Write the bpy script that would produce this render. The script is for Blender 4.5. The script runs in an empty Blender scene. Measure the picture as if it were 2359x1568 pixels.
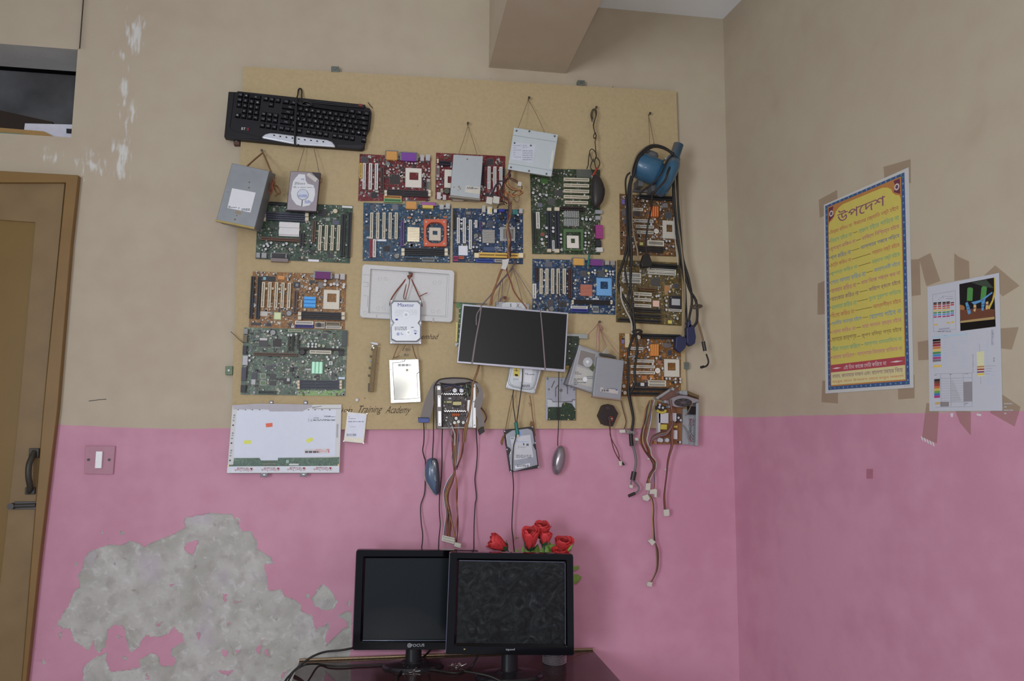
import bpy, math, random
import numpy as np
from mathutils import Matrix, Vector
from mathutils.geometry import delaunay_2d_cdt

# ---------------------------------------------------------------- camera, world, light, exposure
W, H, F = 2359, 1568, 1770.0
YAW, PITCH, ROLL = math.radians(8.8), math.radians(6.5), 0.0077
CAM = Vector((0.0, -2.42, 1.47))
fwd = Vector((math.sin(YAW)*math.cos(PITCH), math.cos(YAW)*math.cos(PITCH), math.sin(PITCH)))
r0 = Vector((math.cos(YAW), -math.sin(YAW), 0)); u0 = r0.cross(fwd)
RGT = r0*math.cos(ROLL) + u0*math.sin(ROLL); UPV = u0*math.cos(ROLL) - r0*math.sin(ROLL)
SC = bpy.context.scene; COL = SC.collection
cam = bpy.data.objects.new('camera', bpy.data.cameras.new('camera')); COL.objects.link(cam)
cam.data.sensor_width = 36; cam.data.sensor_fit = 'HORIZONTAL'; cam.data.lens = 36*F/W
cam.data.clip_start = 0.02
cam.matrix_world = Matrix(((RGT.x, UPV.x, -fwd.x, CAM.x), (RGT.y, UPV.y, -fwd.y, CAM.y), (RGT.z, UPV.z, -fwd.z, CAM.z), (0, 0, 0, 1)))
SC.camera = cam
SC.view_settings.view_transform = 'Standard'; SC.view_settings.look = 'None'
SC.view_settings.gamma = 1; SC.view_settings.use_curve_mapping = False
SC.view_settings.exposure = -0.13
w = bpy.data.worlds.new('world'); SC.world = w; w.use_nodes = True
w.node_tree.nodes['Background'].inputs[0].default_value = (0.88, 0.94, 1.10, 1)
w.node_tree.nodes['Background'].inputs[1].default_value = 0.39

def area(name, loc, target, sx, sy, power, col):
    l = bpy.data.lights.new(name, 'AREA'); l.shape = 'RECTANGLE'; l.size = sx; l.size_y = sy; l.energy = power; l.color = col
    o = bpy.data.objects.new(name, l); COL.objects.link(o); o.location = loc
    o.rotation_euler = (Vector(target)-Vector(loc)).to_track_quat('-Z', 'Y').to_euler()
    return o
area('window_light', (-0.35, -4.2, 2.47), (0.2, 0, 2.0), 2.5, 1.28, 13, (0.95, 0.98, 1.0))     # daylit opening behind the photographer
area('side_window_light', (-1.90, -3.50, 1.60), (1.2, -2.3, 2.35), 1.3, 1.3, 98, (0.88, 0.95, 1.08))     # daylit window in the left wall
area('camera_flash', (0.02, -2.40, 1.56), (0.15, 0, 1.50), 0.06, 0.04, 2.9, (1.0, 0.97, 0.93)).data.spread = math.radians(105)

# ---------------------------------------------------------------- pixels to points on real planes
def ray(px, py): return (fwd + RGT*((px-W/2)/F) - UPV*((py-H/2)/F)).normalized()
class Plane:
    def __init__(s, o, u, n): s.o, s.u, s.n = Vector(o), Vector(u).normalized(), Vector(n).normalized(); s.v = Vector((0, 0, 1))
    def hit(s, px, py, d=0):
        r = ray(px, py); o = s.o + s.n*d
        return CAM + r*((o-CAM).dot(s.n)/r.dot(s.n))
BACK = Plane((0, 0, 0), (1, 0, 0), (0, -1, 0))
XC = BACK.hit(1677, 500).x
PHI = math.atan((W/2-750)/F) - YAW
RU = Vector((math.sin(PHI), -math.cos(PHI), 0))
RIGHT = Plane((XC, 0, 0), RU, RU.cross(Vector((0, 0, 1))))
def P(px, py, d=0): return BACK.hit(px, py, d)
def hitz(px, py, z):
    r = ray(px, py); return CAM + r*((z-CAM.z)/r.z)
def crop(x0, y0, s): return lambda x, y: (x0+x/s, y0+y/s)
FULL = crop(0, 0, 1)
A1 = crop(480, 130, 5.808); A2 = crop(480, 320, 5.228); A3 = crop(800, 320, 5.226); A4 = crop(1140, 200, 3.733)
A5 = crop(1400, 240, 4.127); A6 = crop(500, 600, 4.753); A7 = crop(800, 590, 3.564); A8 = crop(1020, 590, 5.407)
B1 = crop(1380, 560, 3.92); B2 = crop(500, 900, 6.553); B3 = crop(920, 840, 3.5625); B4 = crop(1120, 820, 5.228)
B5 = crop(1360, 860, 3.014); B6 = crop(640, 1170, 3.104); B7 = crop(1840, 340, 2.177); B8 = crop(0, 0, 3.564)
C1 = crop(0, 380, 2.613); C2 = crop(0, 940, 2.497); C3 = crop(60, 1150, 2.949); C5 = crop(1880, 370, 5.808)
C6 = crop(1880, 640, 5.6); C7 = crop(2120, 620, 4.61); C8 = crop(640, 1450, 3.024)
D1 = crop(640, 1480, 5.8975); D3 = crop(1100, 1180, 8.71); D4 = crop(1420, 300, 7.84); D5 = crop(1470, 870, 8.711); D8 = crop(980, 860, 10.456)

# ---------------------------------------------------------------- materials
K = 0.60
def s2l(c): c /= 255.0; return c/12.92 if c <= 0.04045 else ((c+0.055)/1.055)**2.4
def lin(rgb, k=None):
    k = K if k is None else k
    return tuple(min(0.92, max(s2l(c)/k*.12, s2l(c)/k-0.016)) for c in rgb) + (1,)
MATS = {}
def M(name, rgb, rough=0.55, metal=0.0, var=0.10, scale=60, bump=0.0, bscale=250, coat=0.0, alpha=1.0, k=None, spec=0.4):
    if name in MATS: return MATS[name]
    if min(rgb) > 150 and metal < .5: rgb = tuple(x*.935 for x in rgb)
    m = bpy.data.materials.new(name); m.use_nodes = True; nt = m.node_tree; b = nt.nodes['Principled BSDF']
    c = lin(rgb, k if k is not None else (0.9 if metal > 0.5 else None)); g = .3*c[0]+.59*c[1]+.11*c[2]; c = tuple(x*.84+g*.16 for x in c[:3])+(1,)      # everything wears a film of dust
    tc = nt.nodes.new('ShaderNodeTexCoord'); nz = nt.nodes.new('ShaderNodeTexNoise'); nz.inputs['Scale'].default_value = scale; nz.inputs['Detail'].default_value = 4
    nt.links.new(tc.outputs['Object'], nz.inputs['Vector'])
    mx = nt.nodes.new('ShaderNodeMix'); mx.data_type = 'RGBA'
    mx.inputs[6].default_value = tuple(x*(1-var) for x in c[:3])+(1,); mx.inputs[7].default_value = tuple(min(1, x*(1+var)) for x in c[:3])+(1,)
    nt.links.new(nz.outputs['Fac'], mx.inputs[0]); nt.links.new(mx.outputs[2], b.inputs['Base Color'])
    b.inputs['Roughness'].default_value = rough; b.inputs['Metallic'].default_value = metal
    b.inputs['Specular IOR Level'].default_value = spec
    if coat: b.inputs['Coat Weight'].default_value = coat; b.inputs['Coat Roughness'].default_value = 0.12
    if alpha < 1: b.inputs['Alpha'].default_value = alpha
    if bump:
        n2 = nt.nodes.new('ShaderNodeTexNoise'); n2.inputs['Scale'].default_value = bscale; n2.inputs['Detail'].default_value = 3
        bp = nt.nodes.new('ShaderNodeBump'); bp.inputs['Strength'].default_value = bump; bp.inputs['Distance'].default_value = 0.002
        nt.links.new(tc.outputs['Object'], n2.inputs['Vector']); nt.links.new(n2.outputs['Fac'], bp.inputs['Height']); nt.links.new(bp.outputs['Normal'], b.inputs['Normal'])
    MATS[name] = m; return m
def pcb(name, rgb, light):
    g = sum(rgb)/3; rgb = tuple((.86*x+.14*g)*.93 for x in rgb); light = tuple(.9*x for x in light)
    """solder mask with fine copper traces and print speckle"""
    if name in MATS: return MATS[name]
    m = bpy.data.materials.new(name); m.use_nodes = True; nt = m.node_tree; b = nt.nodes['Principled BSDF']; N = nt.nodes.new; L = nt.links.new
    tc = N('ShaderNodeTexCoord'); v = N('ShaderNodeTexVoronoi'); v.inputs['Scale'].default_value = 240; v.distance = 'MANHATTAN'
    n = N('ShaderNodeTexNoise'); n.inputs['Scale'].default_value = 45; n.inputs['Detail'].default_value = 5
    L(tc.outputs['Object'], v.inputs['Vector']); L(tc.outputs['Object'], n.inputs['Vector'])
    mu = N('ShaderNodeMath'); mu.operation = 'MULTIPLY'; L(v.outputs['Color'], mu.inputs[0]); L(n.outputs['Fac'], mu.inputs[1])
    cr = N('ShaderNodeValToRGB'); e = cr.color_ramp.elements
    a = lin(rgb); e[0].position = 0.10; e[0].color = tuple(x*0.6 for x in a[:3])+(1,); e[1].position = 0.52; e[1].color = lin(light)
    x = cr.color_ramp.elements.new(0.34); x.color = a
    L(mu.outputs[0], cr.inputs[0]); L(cr.outputs[0], b.inputs['Base Color']); b.inputs['Roughness'].default_value = 0.4
    MATS[name] = m; return m

# ---------------------------------------------------------------- mesh builder
def area2(p): return sum(p[i][0]*p[(i+1) % len(p)][1]-p[(i+1) % len(p)][0]*p[i][1] for i in range(len(p)))
def smooth(pts, k=6):
    pts = [Vector(p) for p in pts]
    if len(pts) < 3: return pts
    q = [pts[0]*2-pts[1]] + pts + [pts[-1]*2-pts[-2]]; out = []
    for i in range(1, len(q)-2):
        a, b, c, d = q[i-1], q[i], q[i+1], q[i+2]
        for j in range(k):
            t = j/k
            out.append(0.5*((2*b)+(c-a)*t+(2*a-5*b+4*c-d)*t*t+(3*b-a-3*c+d)*t**3))
    return out+[pts[-1]]
TXT = {}
def text_geo(s, font=None):
    if s in TXT: return TXT[s]
    c = bpy.data.curves.new('t', 'FONT'); c.body = s; c.resolution_u = 2; c.fill_mode = 'NONE'
    o = bpy.data.objects.new('t', c); m = bpy.data.meshes.new_from_object(o)
    V = np.array([v.co[:2] for v in m.vertices]); E = [tuple(e.vertices) for e in m.edges]; vs, fs = V, []
    if len(V):                                                    # fill by winding number: glyph outlines may overlap
        r = delaunay_2d_cdt([Vector(v) for v in V], E, [], 0, 1e-6); vs = np.array([v[:] for v in r[0]]); e = np.array(E); A, B = V[e[:, 0]], V[e[:, 1]]
        for f in r[2]:
            x, y = vs[list(f)].mean(0); cr = (B[:, 0]-A[:, 0])*(y-A[:, 1])-(x-A[:, 0])*(B[:, 1]-A[:, 1]); u = A[:, 1] <= y; q = B[:, 1] <= y
            if (u & ~q & (cr > 0)).sum() != (~u & q & (cr < 0)).sum(): fs.append(list(f))
    bpy.data.objects.remove(o); bpy.data.meshes.remove(m); bpy.data.curves.remove(c)
    if len(vs):
        lo, hi = vs.min(0), vs.max(0); asp = (hi[0]-lo[0])/max(1e-6, hi[1]-lo[1]); vs = (vs-lo)/np.maximum(hi-lo, 1e-6)
    else: asp = 1
    TXT[s] = (vs, fs, asp); return TXT[s]
class MB:
    def __init__(s): s.v, s.f, s.m, s.sm = [], [], [], []
    def add(s, vs, fs, m=0, sm=False):
        b = len(s.v); s.v += [tuple(v) for v in vs]
        for f in fs: s.f.append([b+i for i in f]); s.m.append(m); s.sm.append(sm)
        return s
    def prism(s, pts, z0, z1, m=0, mtop=None):
        pts = [tuple(p[:2]) for p in pts]
        if area2(pts) < 0: pts = pts[::-1]
        n = len(pts); vs = [(x, y, z0) for x, y in pts]+[(x, y, z1) for x, y in pts]
        s.add(vs, [list(range(n))[::-1]]+[[i, (i+1) % n, n+(i+1) % n, n+i] for i in range(n)], m)
        b = len(s.v)-2*n; s.f.append([b+n+i for i in range(n)]); s.m.append(m if mtop is None else mtop); s.sm.append(False)
        return s
    def box(s, x0, y0, z0, x1, y1, z1, m=0, mtop=None):
        return s.prism([(x0, y0), (x1, y0), (x1, y1), (x0, y1)], z0, z1, m, mtop)
    def ring(s, a, b, z0, z1, m=0):
        """flat frame between outer loop a and inner loop b (same count)"""
        if area2(a) < 0: a = a[::-1]; b = b[::-1]
        n = len(a); vs = [(p[0], p[1], z) for z in (z0, z1) for l in (a, b) for p in l]; fs = []
        for i in range(n):
            j = (i+1) % n
            fs += [[2*n+i, 2*n+j, 3*n+j, 3*n+i], [j, i, n+i, n+j], [i, j, 2*n+j, 2*n+i], [n+j, n+i, 3*n+i, 3*n+j]]
        return s.add(vs, fs, m)
    def cyl(s, cx, cy, r, z0, z1, n=16, r2=None, m=0, mtop=None, sm=False):
        r2 = r if r2 is None else r2
        vs = [(cx+q*math.cos(2*math.pi*i/n), cy+q*math.sin(2*math.pi*i/n), z) for q, z in ((r, z0), (r2, z1)) for i in range(n)]
        s.add(vs, [[i, (i+1) % n, n+(i+1) % n, n+i] for i in range(n)], m, sm)
        s.add(vs[n:], [list(range(n))], m if mtop is None else mtop); s.add(vs[:n], [list(range(n))[::-1]], m); return s
    def tube(s, pts, r, n=6, m=0, k=6):
        p = smooth(pts, k); L = len(p); vs = []; T = (p[1]-p[0]).normalized()
        nn = T.orthogonal().normalized()
        for i in range(L):
            t = (p[min(i+1, L-1)]-p[max(i-1, 0)])
            if t.length > 1e-9: t.normalize(); nn = (nn-t*nn.dot(t)); nn = nn.normalized() if nn.length > 1e-6 else t.orthogonal().normalized(); T = t
            bb = T.cross(nn)
            for j in range(n):
                a = 2*math.pi*j/n; vs.append(p[i]+(nn*math.cos(a)+bb*math.sin(a))*r)
        fs = [[i*n+j, i*n+(j+1) % n, (i+1)*n+(j+1) % n, (i+1)*n+j] for i in range(L-1) for j in range(n)]
        s.add(vs, fs, m, True); s.add(vs[:n], [list(range(n))[::-1]], m); s.add(vs[-n:], [list(range(n))], m); return s
    def ribbon(s, pts, wid, th=0.0012, m=0, k=6):
        """flat ribbon in the xy plane following pts"""
        p = smooth(pts, k); L = len(p); vs = []
        for i in range(L):
            t = p[min(i+1, L-1)]-p[max(i-1, 0)]; nrm = Vector((-t.y, t.x, 0)).normalized()
            w_ = wid if not isinstance(wid, (list, tuple)) else np.interp(i/(L-1), np.linspace(0, 1, len(wid)), wid)
            for q, z in ((-.5, 0), (.5, 0), (.5, th), (-.5, th)): vs.append(p[i]+nrm*w_*q+Vector((0, 0, z)))
        fs = [[i*4+j, i*4+(j+1) % 4, i*4+4+(j+1) % 4, i*4+4+j] for i in range(L-1) for j in range(4)]
        return s.add(vs, fs+[[0, 3, 2, 1], [L*4-4, L*4-3, L*4-2, L*4-1]], m)
    def dome(s, pts, z0, h, m=0, rings=6, cx=None, cy=None, belly=0.35):
        """pillow over an outline"""
        if area2(pts) < 0: pts = pts[::-1]
        n = len(pts); c = (sum(p[0] for p in pts)/n, sum(p[1] for p in pts)/n)
        if cx is not None: c = (cx, cy)
        vs = [(c[0]+(p[0]-c[0])*0.9, c[1]+(p[1]-c[1])*0.9, z0) for p in pts]
        for r in range(rings):
            a = (r/(rings))*math.pi/2; k = math.cos(a)**0.7; z = z0+h*(belly+(1-belly)*math.sin(a))
            vs += [(c[0]+(p[0]-c[0])*k, c[1]+(p[1]-c[1])*k, z) for p in pts]
        vs.append((c[0], c[1], z0+h)); fs = [list(range(n))[::-1]]
        for r in range(rings): fs += [[r*n+i, r*n+(i+1) % n, (r+1)*n+(i+1) % n, (r+1)*n+i] for i in range(n)]
        fs += [[rings*n+i, rings*n+(i+1) % n, len(vs)-1] for i in range(n)]
        return s.add(vs, fs, m, True)
    def text(s, t, x, y, wid, hgt, z, rot=0.0, m=0, shear=0.0):
        vs, fs, _ = text_geo(t)
        if not len(vs): return s
        c, n = math.cos(rot), math.sin(rot)
        return s.add([(x+((a-.5)*wid+shear*(b-.5)*hgt)*c-((b-.5)*hgt)*n, y+((a-.5)*wid)*n+((b-.5)*hgt)*c, z) for a, b in vs], fs, m)
    def xf(s, mat):
        s.v = [tuple(mat @ Vector(v)) for v in s.v]; return s
    def mesh(s, name, mats):
        me = bpy.data.meshes.new(name); me.from_pydata(s.v, [], s.f)
        for q in (mats if isinstance(mats, (list, tuple)) else [mats]): me.materials.append(q)
        me.polygons.foreach_set('material_index', s.m); me.polygons.foreach_set('use_smooth', s.sm); me.update(); return me
    def build(s, name, mats, parent=None, bevel=0, kind=None, label=None):
        o = bpy.data.objects.new(name, s.mesh(name, mats)); COL.objects.link(o)
        if parent is not None: o.parent = parent
        if bevel:
            bm = o.modifiers.new('bevel', 'BEVEL'); bm.width = bevel; bm.segments = 2; bm.limit_method = 'ANGLE'; bm.harden_normals = False
        if kind or 'print' in name: o['kind'] = kind or 'stuff'
        if label: o['label'] = label
        return o
def tag(o, label, cat, group=None):
    o['label'] = label; o['category'] = cat
    if group: o['group'] = group
    return o
def empty(name, loc, label, cat, group=None, mat=None):
    o = bpy.data.objects.new(name, None); o.empty_display_size = 0.02; COL.objects.link(o)
    if mat is not None: o.matrix_world = mat
    else: o.location = loc
    return tag(o, label, cat, group)
class It:
    """a thing mounted on a wall plane: an Empty with its own local frame (x right, y up, z out of the wall)"""
    def __init__(s, name, label, cat, quad, c=FULL, d=0.02, plane=BACK, group=None, upright=False):
        s.c, s.d, s.pl = c, d, plane
        p = [plane.hit(*c(*q), d) for q in quad]
        o = (p[0]+p[1]+p[2]+p[3])/4; u = (p[1]-p[0])+(p[2]-p[3]); vv = (p[0]-p[3])+(p[1]-p[2])
        ang = math.atan2(u.z, u.dot(plane.u)); ang2 = math.atan2(-vv.dot(plane.u), vv.z)
        a = 0 if upright else 0.5*(ang+ang2) if abs(ang-ang2) < 0.4 else ang
        s.u = plane.u*math.cos(a)+plane.v*math.sin(a); s.v = plane.v*math.cos(a)-plane.u*math.sin(a); s.n = plane.n; s.o = o
        s.mat = Matrix(((s.u.x, s.v.x, s.n.x, o.x), (s.u.y, s.v.y, s.n.y, o.y), (s.u.z, s.v.z, s.n.z, o.z), (0, 0, 0, 1)))
        s.e = empty(name, None, label, cat, group, s.mat)
        s.q = [s.L(*q) for q in quad]; s.quad = quad
        s.hw = sum(abs(q[0]) for q in s.q)/4; s.hh = sum(abs(q[1]) for q in s.q)/4
    def L(s, x, y, z=0.0, c=None):
        r = s.pl.hit(*(c or s.c)(x, y), s.d+z)-s.o
        return Vector((r.dot(s.u), r.dot(s.v), z))
    def R(s, r, z=0.0):
        x0, y0, x1, y1 = r; mx, my = (x0+x1)/2, (y0+y1)/2; c = s.L(mx, my, z)
        return c.x, c.y, (s.L(x1, my, z)-s.L(x0, my, z)).length, (s.L(mx, y1, z)-s.L(mx, y0, z)).length
    def rect(s, name, r, z0, z1, mat, parent=None, bevel=0, label=None):
        x, y, a, b = s.R(r, z1); return MB().box(x-a/2, y-b/2, z0, x+a/2, y+b/2, z1).build(name, mat, parent or s.e, bevel, label=label)
    def poly(s, name, pts, z0, z1, mat, parent=None, bevel=0, label=None, c=None):
        return MB().prism([s.L(x, y, z1, c) for x, y in pts], z0, z1).build(name, mat, parent or s.e, bevel, label=label)
    def slab(s, name, z0, z1, mat, parent=None, bevel=0, label=None):
        return MB().prism([s.L(x, y, z1) for x, y in s.quad], z0, z1).build(name, mat, parent or s.e, bevel, label=label)
    def hull(s, name, front, z1, back, z0, mat, parent=None, bevel=0):
        """a leaning box: front face and back face given as crop quads"""
        a = [s.L(x, y, z0) for x, y in back]+[s.L(x, y, z1) for x, y in front]
        return MB().add(a, [[0, 1, 2, 3], [7, 6, 5, 4]]+[[i, 4+i, 4+(i+1) % 4, (i+1) % 4] for i in range(4)]).build(name, mat, parent or s.e, bevel)
    def disc(s, name, x, y, r, z0, z1, mat, parent=None, n=20, r2=None, sm=False, label=None):
        p = s.L(x, y, z1); q = (s.L(x+r, y, z1)-p).length
        return MB().cyl(p.x, p.y, q, z0, z1, n, None if r2 is None else q*r2, sm=sm).build(name, mat, parent or s.e, label=label)
    def text(s, mb, t, r, z, rot=0.0, m=0, shear=0.0):
        x, y, a, b = s.R(r, z); mb.text(t, x, y, a, b, z, rot, m, shear)
    def wire(s, name, pts, z, r, mat, parent=None, n=6, c=None):
        zz = z if isinstance(z, (list, tuple)) else [z]*len(pts)
        zz = np.interp(np.linspace(0, 1, len(pts)), np.linspace(0, 1, len(zz)), zz)
        return MB().tube([s.L(x, y, float(q), c) for (x, y), q in zip(pts, zz)], r, n).build(name, mat, parent or s.e)
    def bars(s, mb, r, n, z, seed=0, m=0, fill=0.45):
        """rows of illegible small print: thin dashes of irregular length"""
        rnd = random.Random(seed); x0, y0, x1, y1 = r; hh = (y1-y0)/n
        for i in range(n):
            x = x0
            while x < x1:
                l = rnd.uniform(.06, .3)*(x1-x0); e = min(x1, x+l)
                mb.prism([s.L(a, b, z) for a, b in ((x, y0+i*hh), (e, y0+i*hh), (e, y0+i*hh+hh*fill), (x, y0+i*hh+hh*fill))], z-0.0001, z, m)
                x = e+(x1-x0)*.05
                if rnd.random() < .15: break
def cable(name, label, cat, pts, r, mat, group=None, n=6, c=FULL):
    """free hanging cable; pts = (px, py, distance from the wall)"""
    q = [P(*c(x, y), d) for x, y, d in pts]; o = q[0]
    ob = MB().tube([p-o for p in q], r, n).build(name, mat); ob.location = o
    return tag(ob, label, cat, group)
# ---------------------------------------------------------------- the room
def struct(o): o['kind'] = 'structure'; return o
CREAM, PINK, PLASTER = (152, 136, 119), (167, 119, 138), (146, 144, 140)
def wall_material():
    m = bpy.data.materials.new('painted_plaster'); m.use_nodes = True; nt = m.node_tree; b = nt.nodes['Principled BSDF']; N = nt.nodes.new; L = nt.links.new
    tc = N('ShaderNodeTexCoord')
    def noise(sc, det=4, vec=None, dist=0):
        n = N('ShaderNodeTexNoise'); n.inputs['Scale'].default_value = sc; n.inputs['Detail'].default_value = det; n.inputs['Distortion'].default_value = dist
        L(vec or tc.outputs['Object'], n.inputs['Vector']); return n.outputs['Fac']
    def math_(op, a, b_=None, c=None):
        x = N('ShaderNodeMath'); x.operation = op
        for i, v in enumerate((a, b_, c)):
            if v is None: continue
            if isinstance(v, (int, float)): x.inputs[i].default_value = v
            else: L(v, x.inputs[i])
        return x.outputs[0]
    def step(v, e0, e1):
        x = N('ShaderNodeMapRange'); x.interpolation_type = 'SMOOTHSTEP'; L(v, x.inputs[0]); x.inputs[1].default_value = e0; x.inputs[2].default_value = e1; return x.outputs[0]
    def mix(f, a, c):
        x = N('ShaderNodeMix'); x.data_type = 'RGBA'; L(f, x.inputs[0])
        for i, v in ((6, a), (7, c)):
            if isinstance(v, tuple): x.inputs[i].default_value = v
            else: L(v, x.inputs[i])
        return x.outputs[2]
    def at(n): a = N('ShaderNodeAttribute'); a.attribute_name = n; return a.outputs['Fac']
    big, mid, fine = noise(2.2, 5), noise(14, 5), noise(160, 3)
    blot = math_('ADD', math_('MULTIPLY', big, .6), math_('MULTIPLY', mid, .4))
    cream = mix(step(blot, .35, .65), lin((155, 146, 127)), lin((150, 138, 121)))
    pink = mix(step(blot, .38, .62), lin((168, 124, 139)), lin((161, 115, 131)))
    grime = step(noise(5.5, 6, None, .6), .60, .78)
    cream = mix(math_('MULTIPLY', grime, .14), cream, lin((128, 108, 92)))
    dado = step(math_('ADD', at('dado'), math_('MULTIPLY', math_('SUBTRACT', noise(20, 3), .5), .006)), -.0006, .0006)
    base = mix(dado, pink, cream)
    # bare plaster where the paint has peeled off
    pl1, pl2 = noise(30, 6), noise(7, 5)
    plast = mix(step(noise(12, 7, None, .4), .3, .75), lin((138, 137, 130)), lin((160, 159, 154)))
    plast = mix(math_('MULTIPLY', step(pl1, .46, .74), .6), plast, lin((124, 120, 116)))
    plast = mix(math_('MULTIPLY', step(noise(48, 6, None, .8), .55, .7), .45), plast, lin((172, 172, 170)))
    plast = mix(math_('MULTIPLY', step(pl2, .52, .7), .55), plast, lin((150, 141, 150)))
    plast = mix(math_('MULTIPLY', step(noise(90, 4), .64, .76), .35), plast, lin((178, 178, 180)))
    plast = mix(math_('MULTIPLY', step(noise(22, 6, None, 1.2), .66, .74), .6), plast, lin((116, 108, 104)))
    pe = math_('ADD', at('peel'), math_('ADD', math_('MULTIPLY', math_('SUBTRACT', noise(60, 6), .5), .018), math_('MULTIPLY', math_('SUBTRACT', noise(190, 3), .5), .010)))
    peel = step(pe, -.0005, .0005)
    edge = math_('MULTIPLY', math_('SUBTRACT', 1, step(pe, .0, .0022)), math_('MULTIPLY', step(noise(40, 2), .45, .55), .5))
    plast = mix(edge, plast, lin((96, 86, 84)))
    base = mix(peel, base, plast)
    # white scrapes where paint has been rubbed off
    sep = N('ShaderNodeMapping'); L(tc.outputs['Object'], sep.inputs[0]); sep.inputs['Scale'].default_value = (1, 1, .22)
    sc = math_('ADD', at('scrape'), math_('MULTIPLY', math_('SUBTRACT', noise(70, 7, sep.outputs[0]), .48), .13))
    base = mix(math_('MULTIPLY', step(sc, -.004, .022), .62), base, lin((186, 190, 188)))
    L(base, b.inputs['Base Color']); b.inputs['Roughness'].default_value = .55; b.inputs['Specular IOR Level'].default_value = .3
    bp = N('ShaderNodeBump'); bp.inputs['Distance'].default_value = .003; bp.inputs['Strength'].default_value = .35
    hh = math_('ADD', math_('MULTIPLY', mid, .5), math_('ADD', math_('MULTIPLY', fine, .06), math_('MULTIPLY', math_('MULTIPLY', pl1, peel), 2.0)))
    L(hh, bp.inputs['Height']); L(bp.outputs[0], b.inputs['Normal'])
    return m
WALLM = wall_material()
def seg_sdf(px, py, poly):
    """signed distance to a polygon (positive inside)"""
    p = np.array(poly); q = np.roll(p, -1, 0); d = np.full(px.shape, 1e9); ins = np.zeros(px.shape, bool)
    for (ax, ay), (bx, by) in zip(p, q):
        ex, ey = bx-ax, by-ay; t = np.clip(((px-ax)*ex+(py-ay)*ey)/(ex*ex+ey*ey+1e-12), 0, 1)
        d = np.minimum(d, np.hypot(px-ax-t*ex, py-ay-t*ey))
        c = ((ay > py) != (by > py)) & (px < (bx-ax)*(py-ay)/(by-ay+1e-12)+ax); ins ^= c
    return np.where(ins, d, -d)
def wz(pts, c): return [(lambda v: (v.x, v.z))(P(*c(*q))) for q in pts]
PEEL = [(1085,120),(1230,92),(1400,100),(1440,170),(1465,215),(1530,220),(1560,270),(1570,330),(1660,395),(1680,430),(1625,450),(1625,500),(1640,560),(1645,620),(1730,610),(1765,660),(1830,680),(1870,720),(1865,750),(1940,790),(1970,880),(2020,860),(2050,840),(2060,870),(2035,930),(2040,990),(2100,930),(2150,880),(2190,865),(2180,830),(2120,790),(2180,755),(2212,760),(2212,980),(2195,1080),(2205,1500),(1690,1500),(1730,1220),(1795,1150),(1740,1180),(1690,1300),(1600,1500),(390,1500),(390,1180),(385,1140),(440,1090),(480,1070),(550,1040),(545,1090),(575,1170),(650,1160),(780,1140),(765,1090),(850,1040),(895,1060),(910,1130),(1000,1130),(1025,1090),(985,1060),(985,1020),(1040,980),(1080,975),(1060,915),(1005,875),(960,910),(880,940),(820,920),(785,960),(770,1000),(700,1045),(690,980),(660,860),(600,845),(555,890),(540,1000),(500,1040),(460,1010),(460,960),(430,1020),(390,1010),(320,950),(300,880),(270,880),(225,870),(215,830),(250,770),(290,720),(310,650),(360,590),(355,510),(390,450),(400,390),(440,350),(550,310),(650,310),(710,280),(770,300),(800,320),(850,295),(930,265),(1010,230),(1080,190),(1070,150)]
PEEL_ADD = [[(2015,570),(2060,610),(2090,640),(2115,700),(2090,740),(2050,760),(1960,725),(1940,670)],
    [(330,430),(355,432),(352,455),(332,452)],[(645,217),(668,220),(662,236),(644,233)],[(90,1085),(150,1090),(155,1115),(90,1120)],[(70,1010),(100,1015),(95,1050),(72,1045)],
    [(168,850),(185,858),(180,885),(168,878)],[(1425,120),(1465,140),(1460,155)],[(605,915),(655,930),(620,945)],[(510,215),(528,218),(520,232)],[(552,260),(568,262),(560,275)],[(655,1060),(690,1075),(670,1100)],[(220,910),(245,900),(230,940)],
    [(1905,640),(1925,640),(1920,680),(1900,675)],[(2190,690),(2205,680),(2200,730),(2180,720)]]
PEEL_SUB = [[(1085,292),(1172,275),(1150,330),(1130,382),(1080,345)],[(1338,640),(1372,645),(1355,690),(1335,665)],[(1405,690),(1430,682),(1460,690),(1425,708)],[(1365,838),(1392,835),(1390,858),(1368,858)],[(878,842),(920,832),(900,858)],[(1420,1035),(1462,1018),(1440,1050)],[(1620,1025),(1645,1020),(1658,1070),(1625,1060)],[(1325,1015),(1365,1035),(1362,1068),(1335,1060)],[(1590,945),(1615,950),(1612,975)],[(1570,1000),(1600,985),(1590,1050),(1570,1045)],[(815,1190),(840,1195),(838,1225),(818,1220)],[(1310,1165),(1400,1162),(1370,1195)],[(975,575),(1000,578),(985,588)],[(1160,905),(1185,900),(1170,960)]]
SCRAPE = [[(1130,55),(1165,60),(1160,260),(1140,440),(1095,440),(1050,330),(1075,200),(1120,200)],[(1015,560),(1030,560),(1028,780),(1012,780)],[(1010,840),(1090,815),(1090,920),(1000,955)],[(998,950),(1022,950),(1015,1050),(1000,1040)],[(1040,965),(1085,965),(1085,1005),(1045,1005)],[(1040,1040),(1065,1045),(1060,1160),(1010,1160),(1015,1100)],[(995,1195),(1032,1200),(1040,1330),(1030,1465),(960,1440),(930,1400)],[(630,1295),(820,1325),(840,1410),(700,1375)],[(335,1275),(495,1275),(490,1310),(345,1310)],[(540,1500),(640,1440),(650,1500),(560,1540)],[(1035,40),(1060,42),(1058,70),(1040,68)],[(980,448),(1010,452),(1005,475),(982,470)],[(960,845),(985,848),(980,868),(962,865)],[(940,1150),(965,1155),(962,1220),(942,1215)],[(765,1258),(790,1262),(786,1284),(768,1280)],[(310,1232),(338,1236),(330,1258)]]
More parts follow.
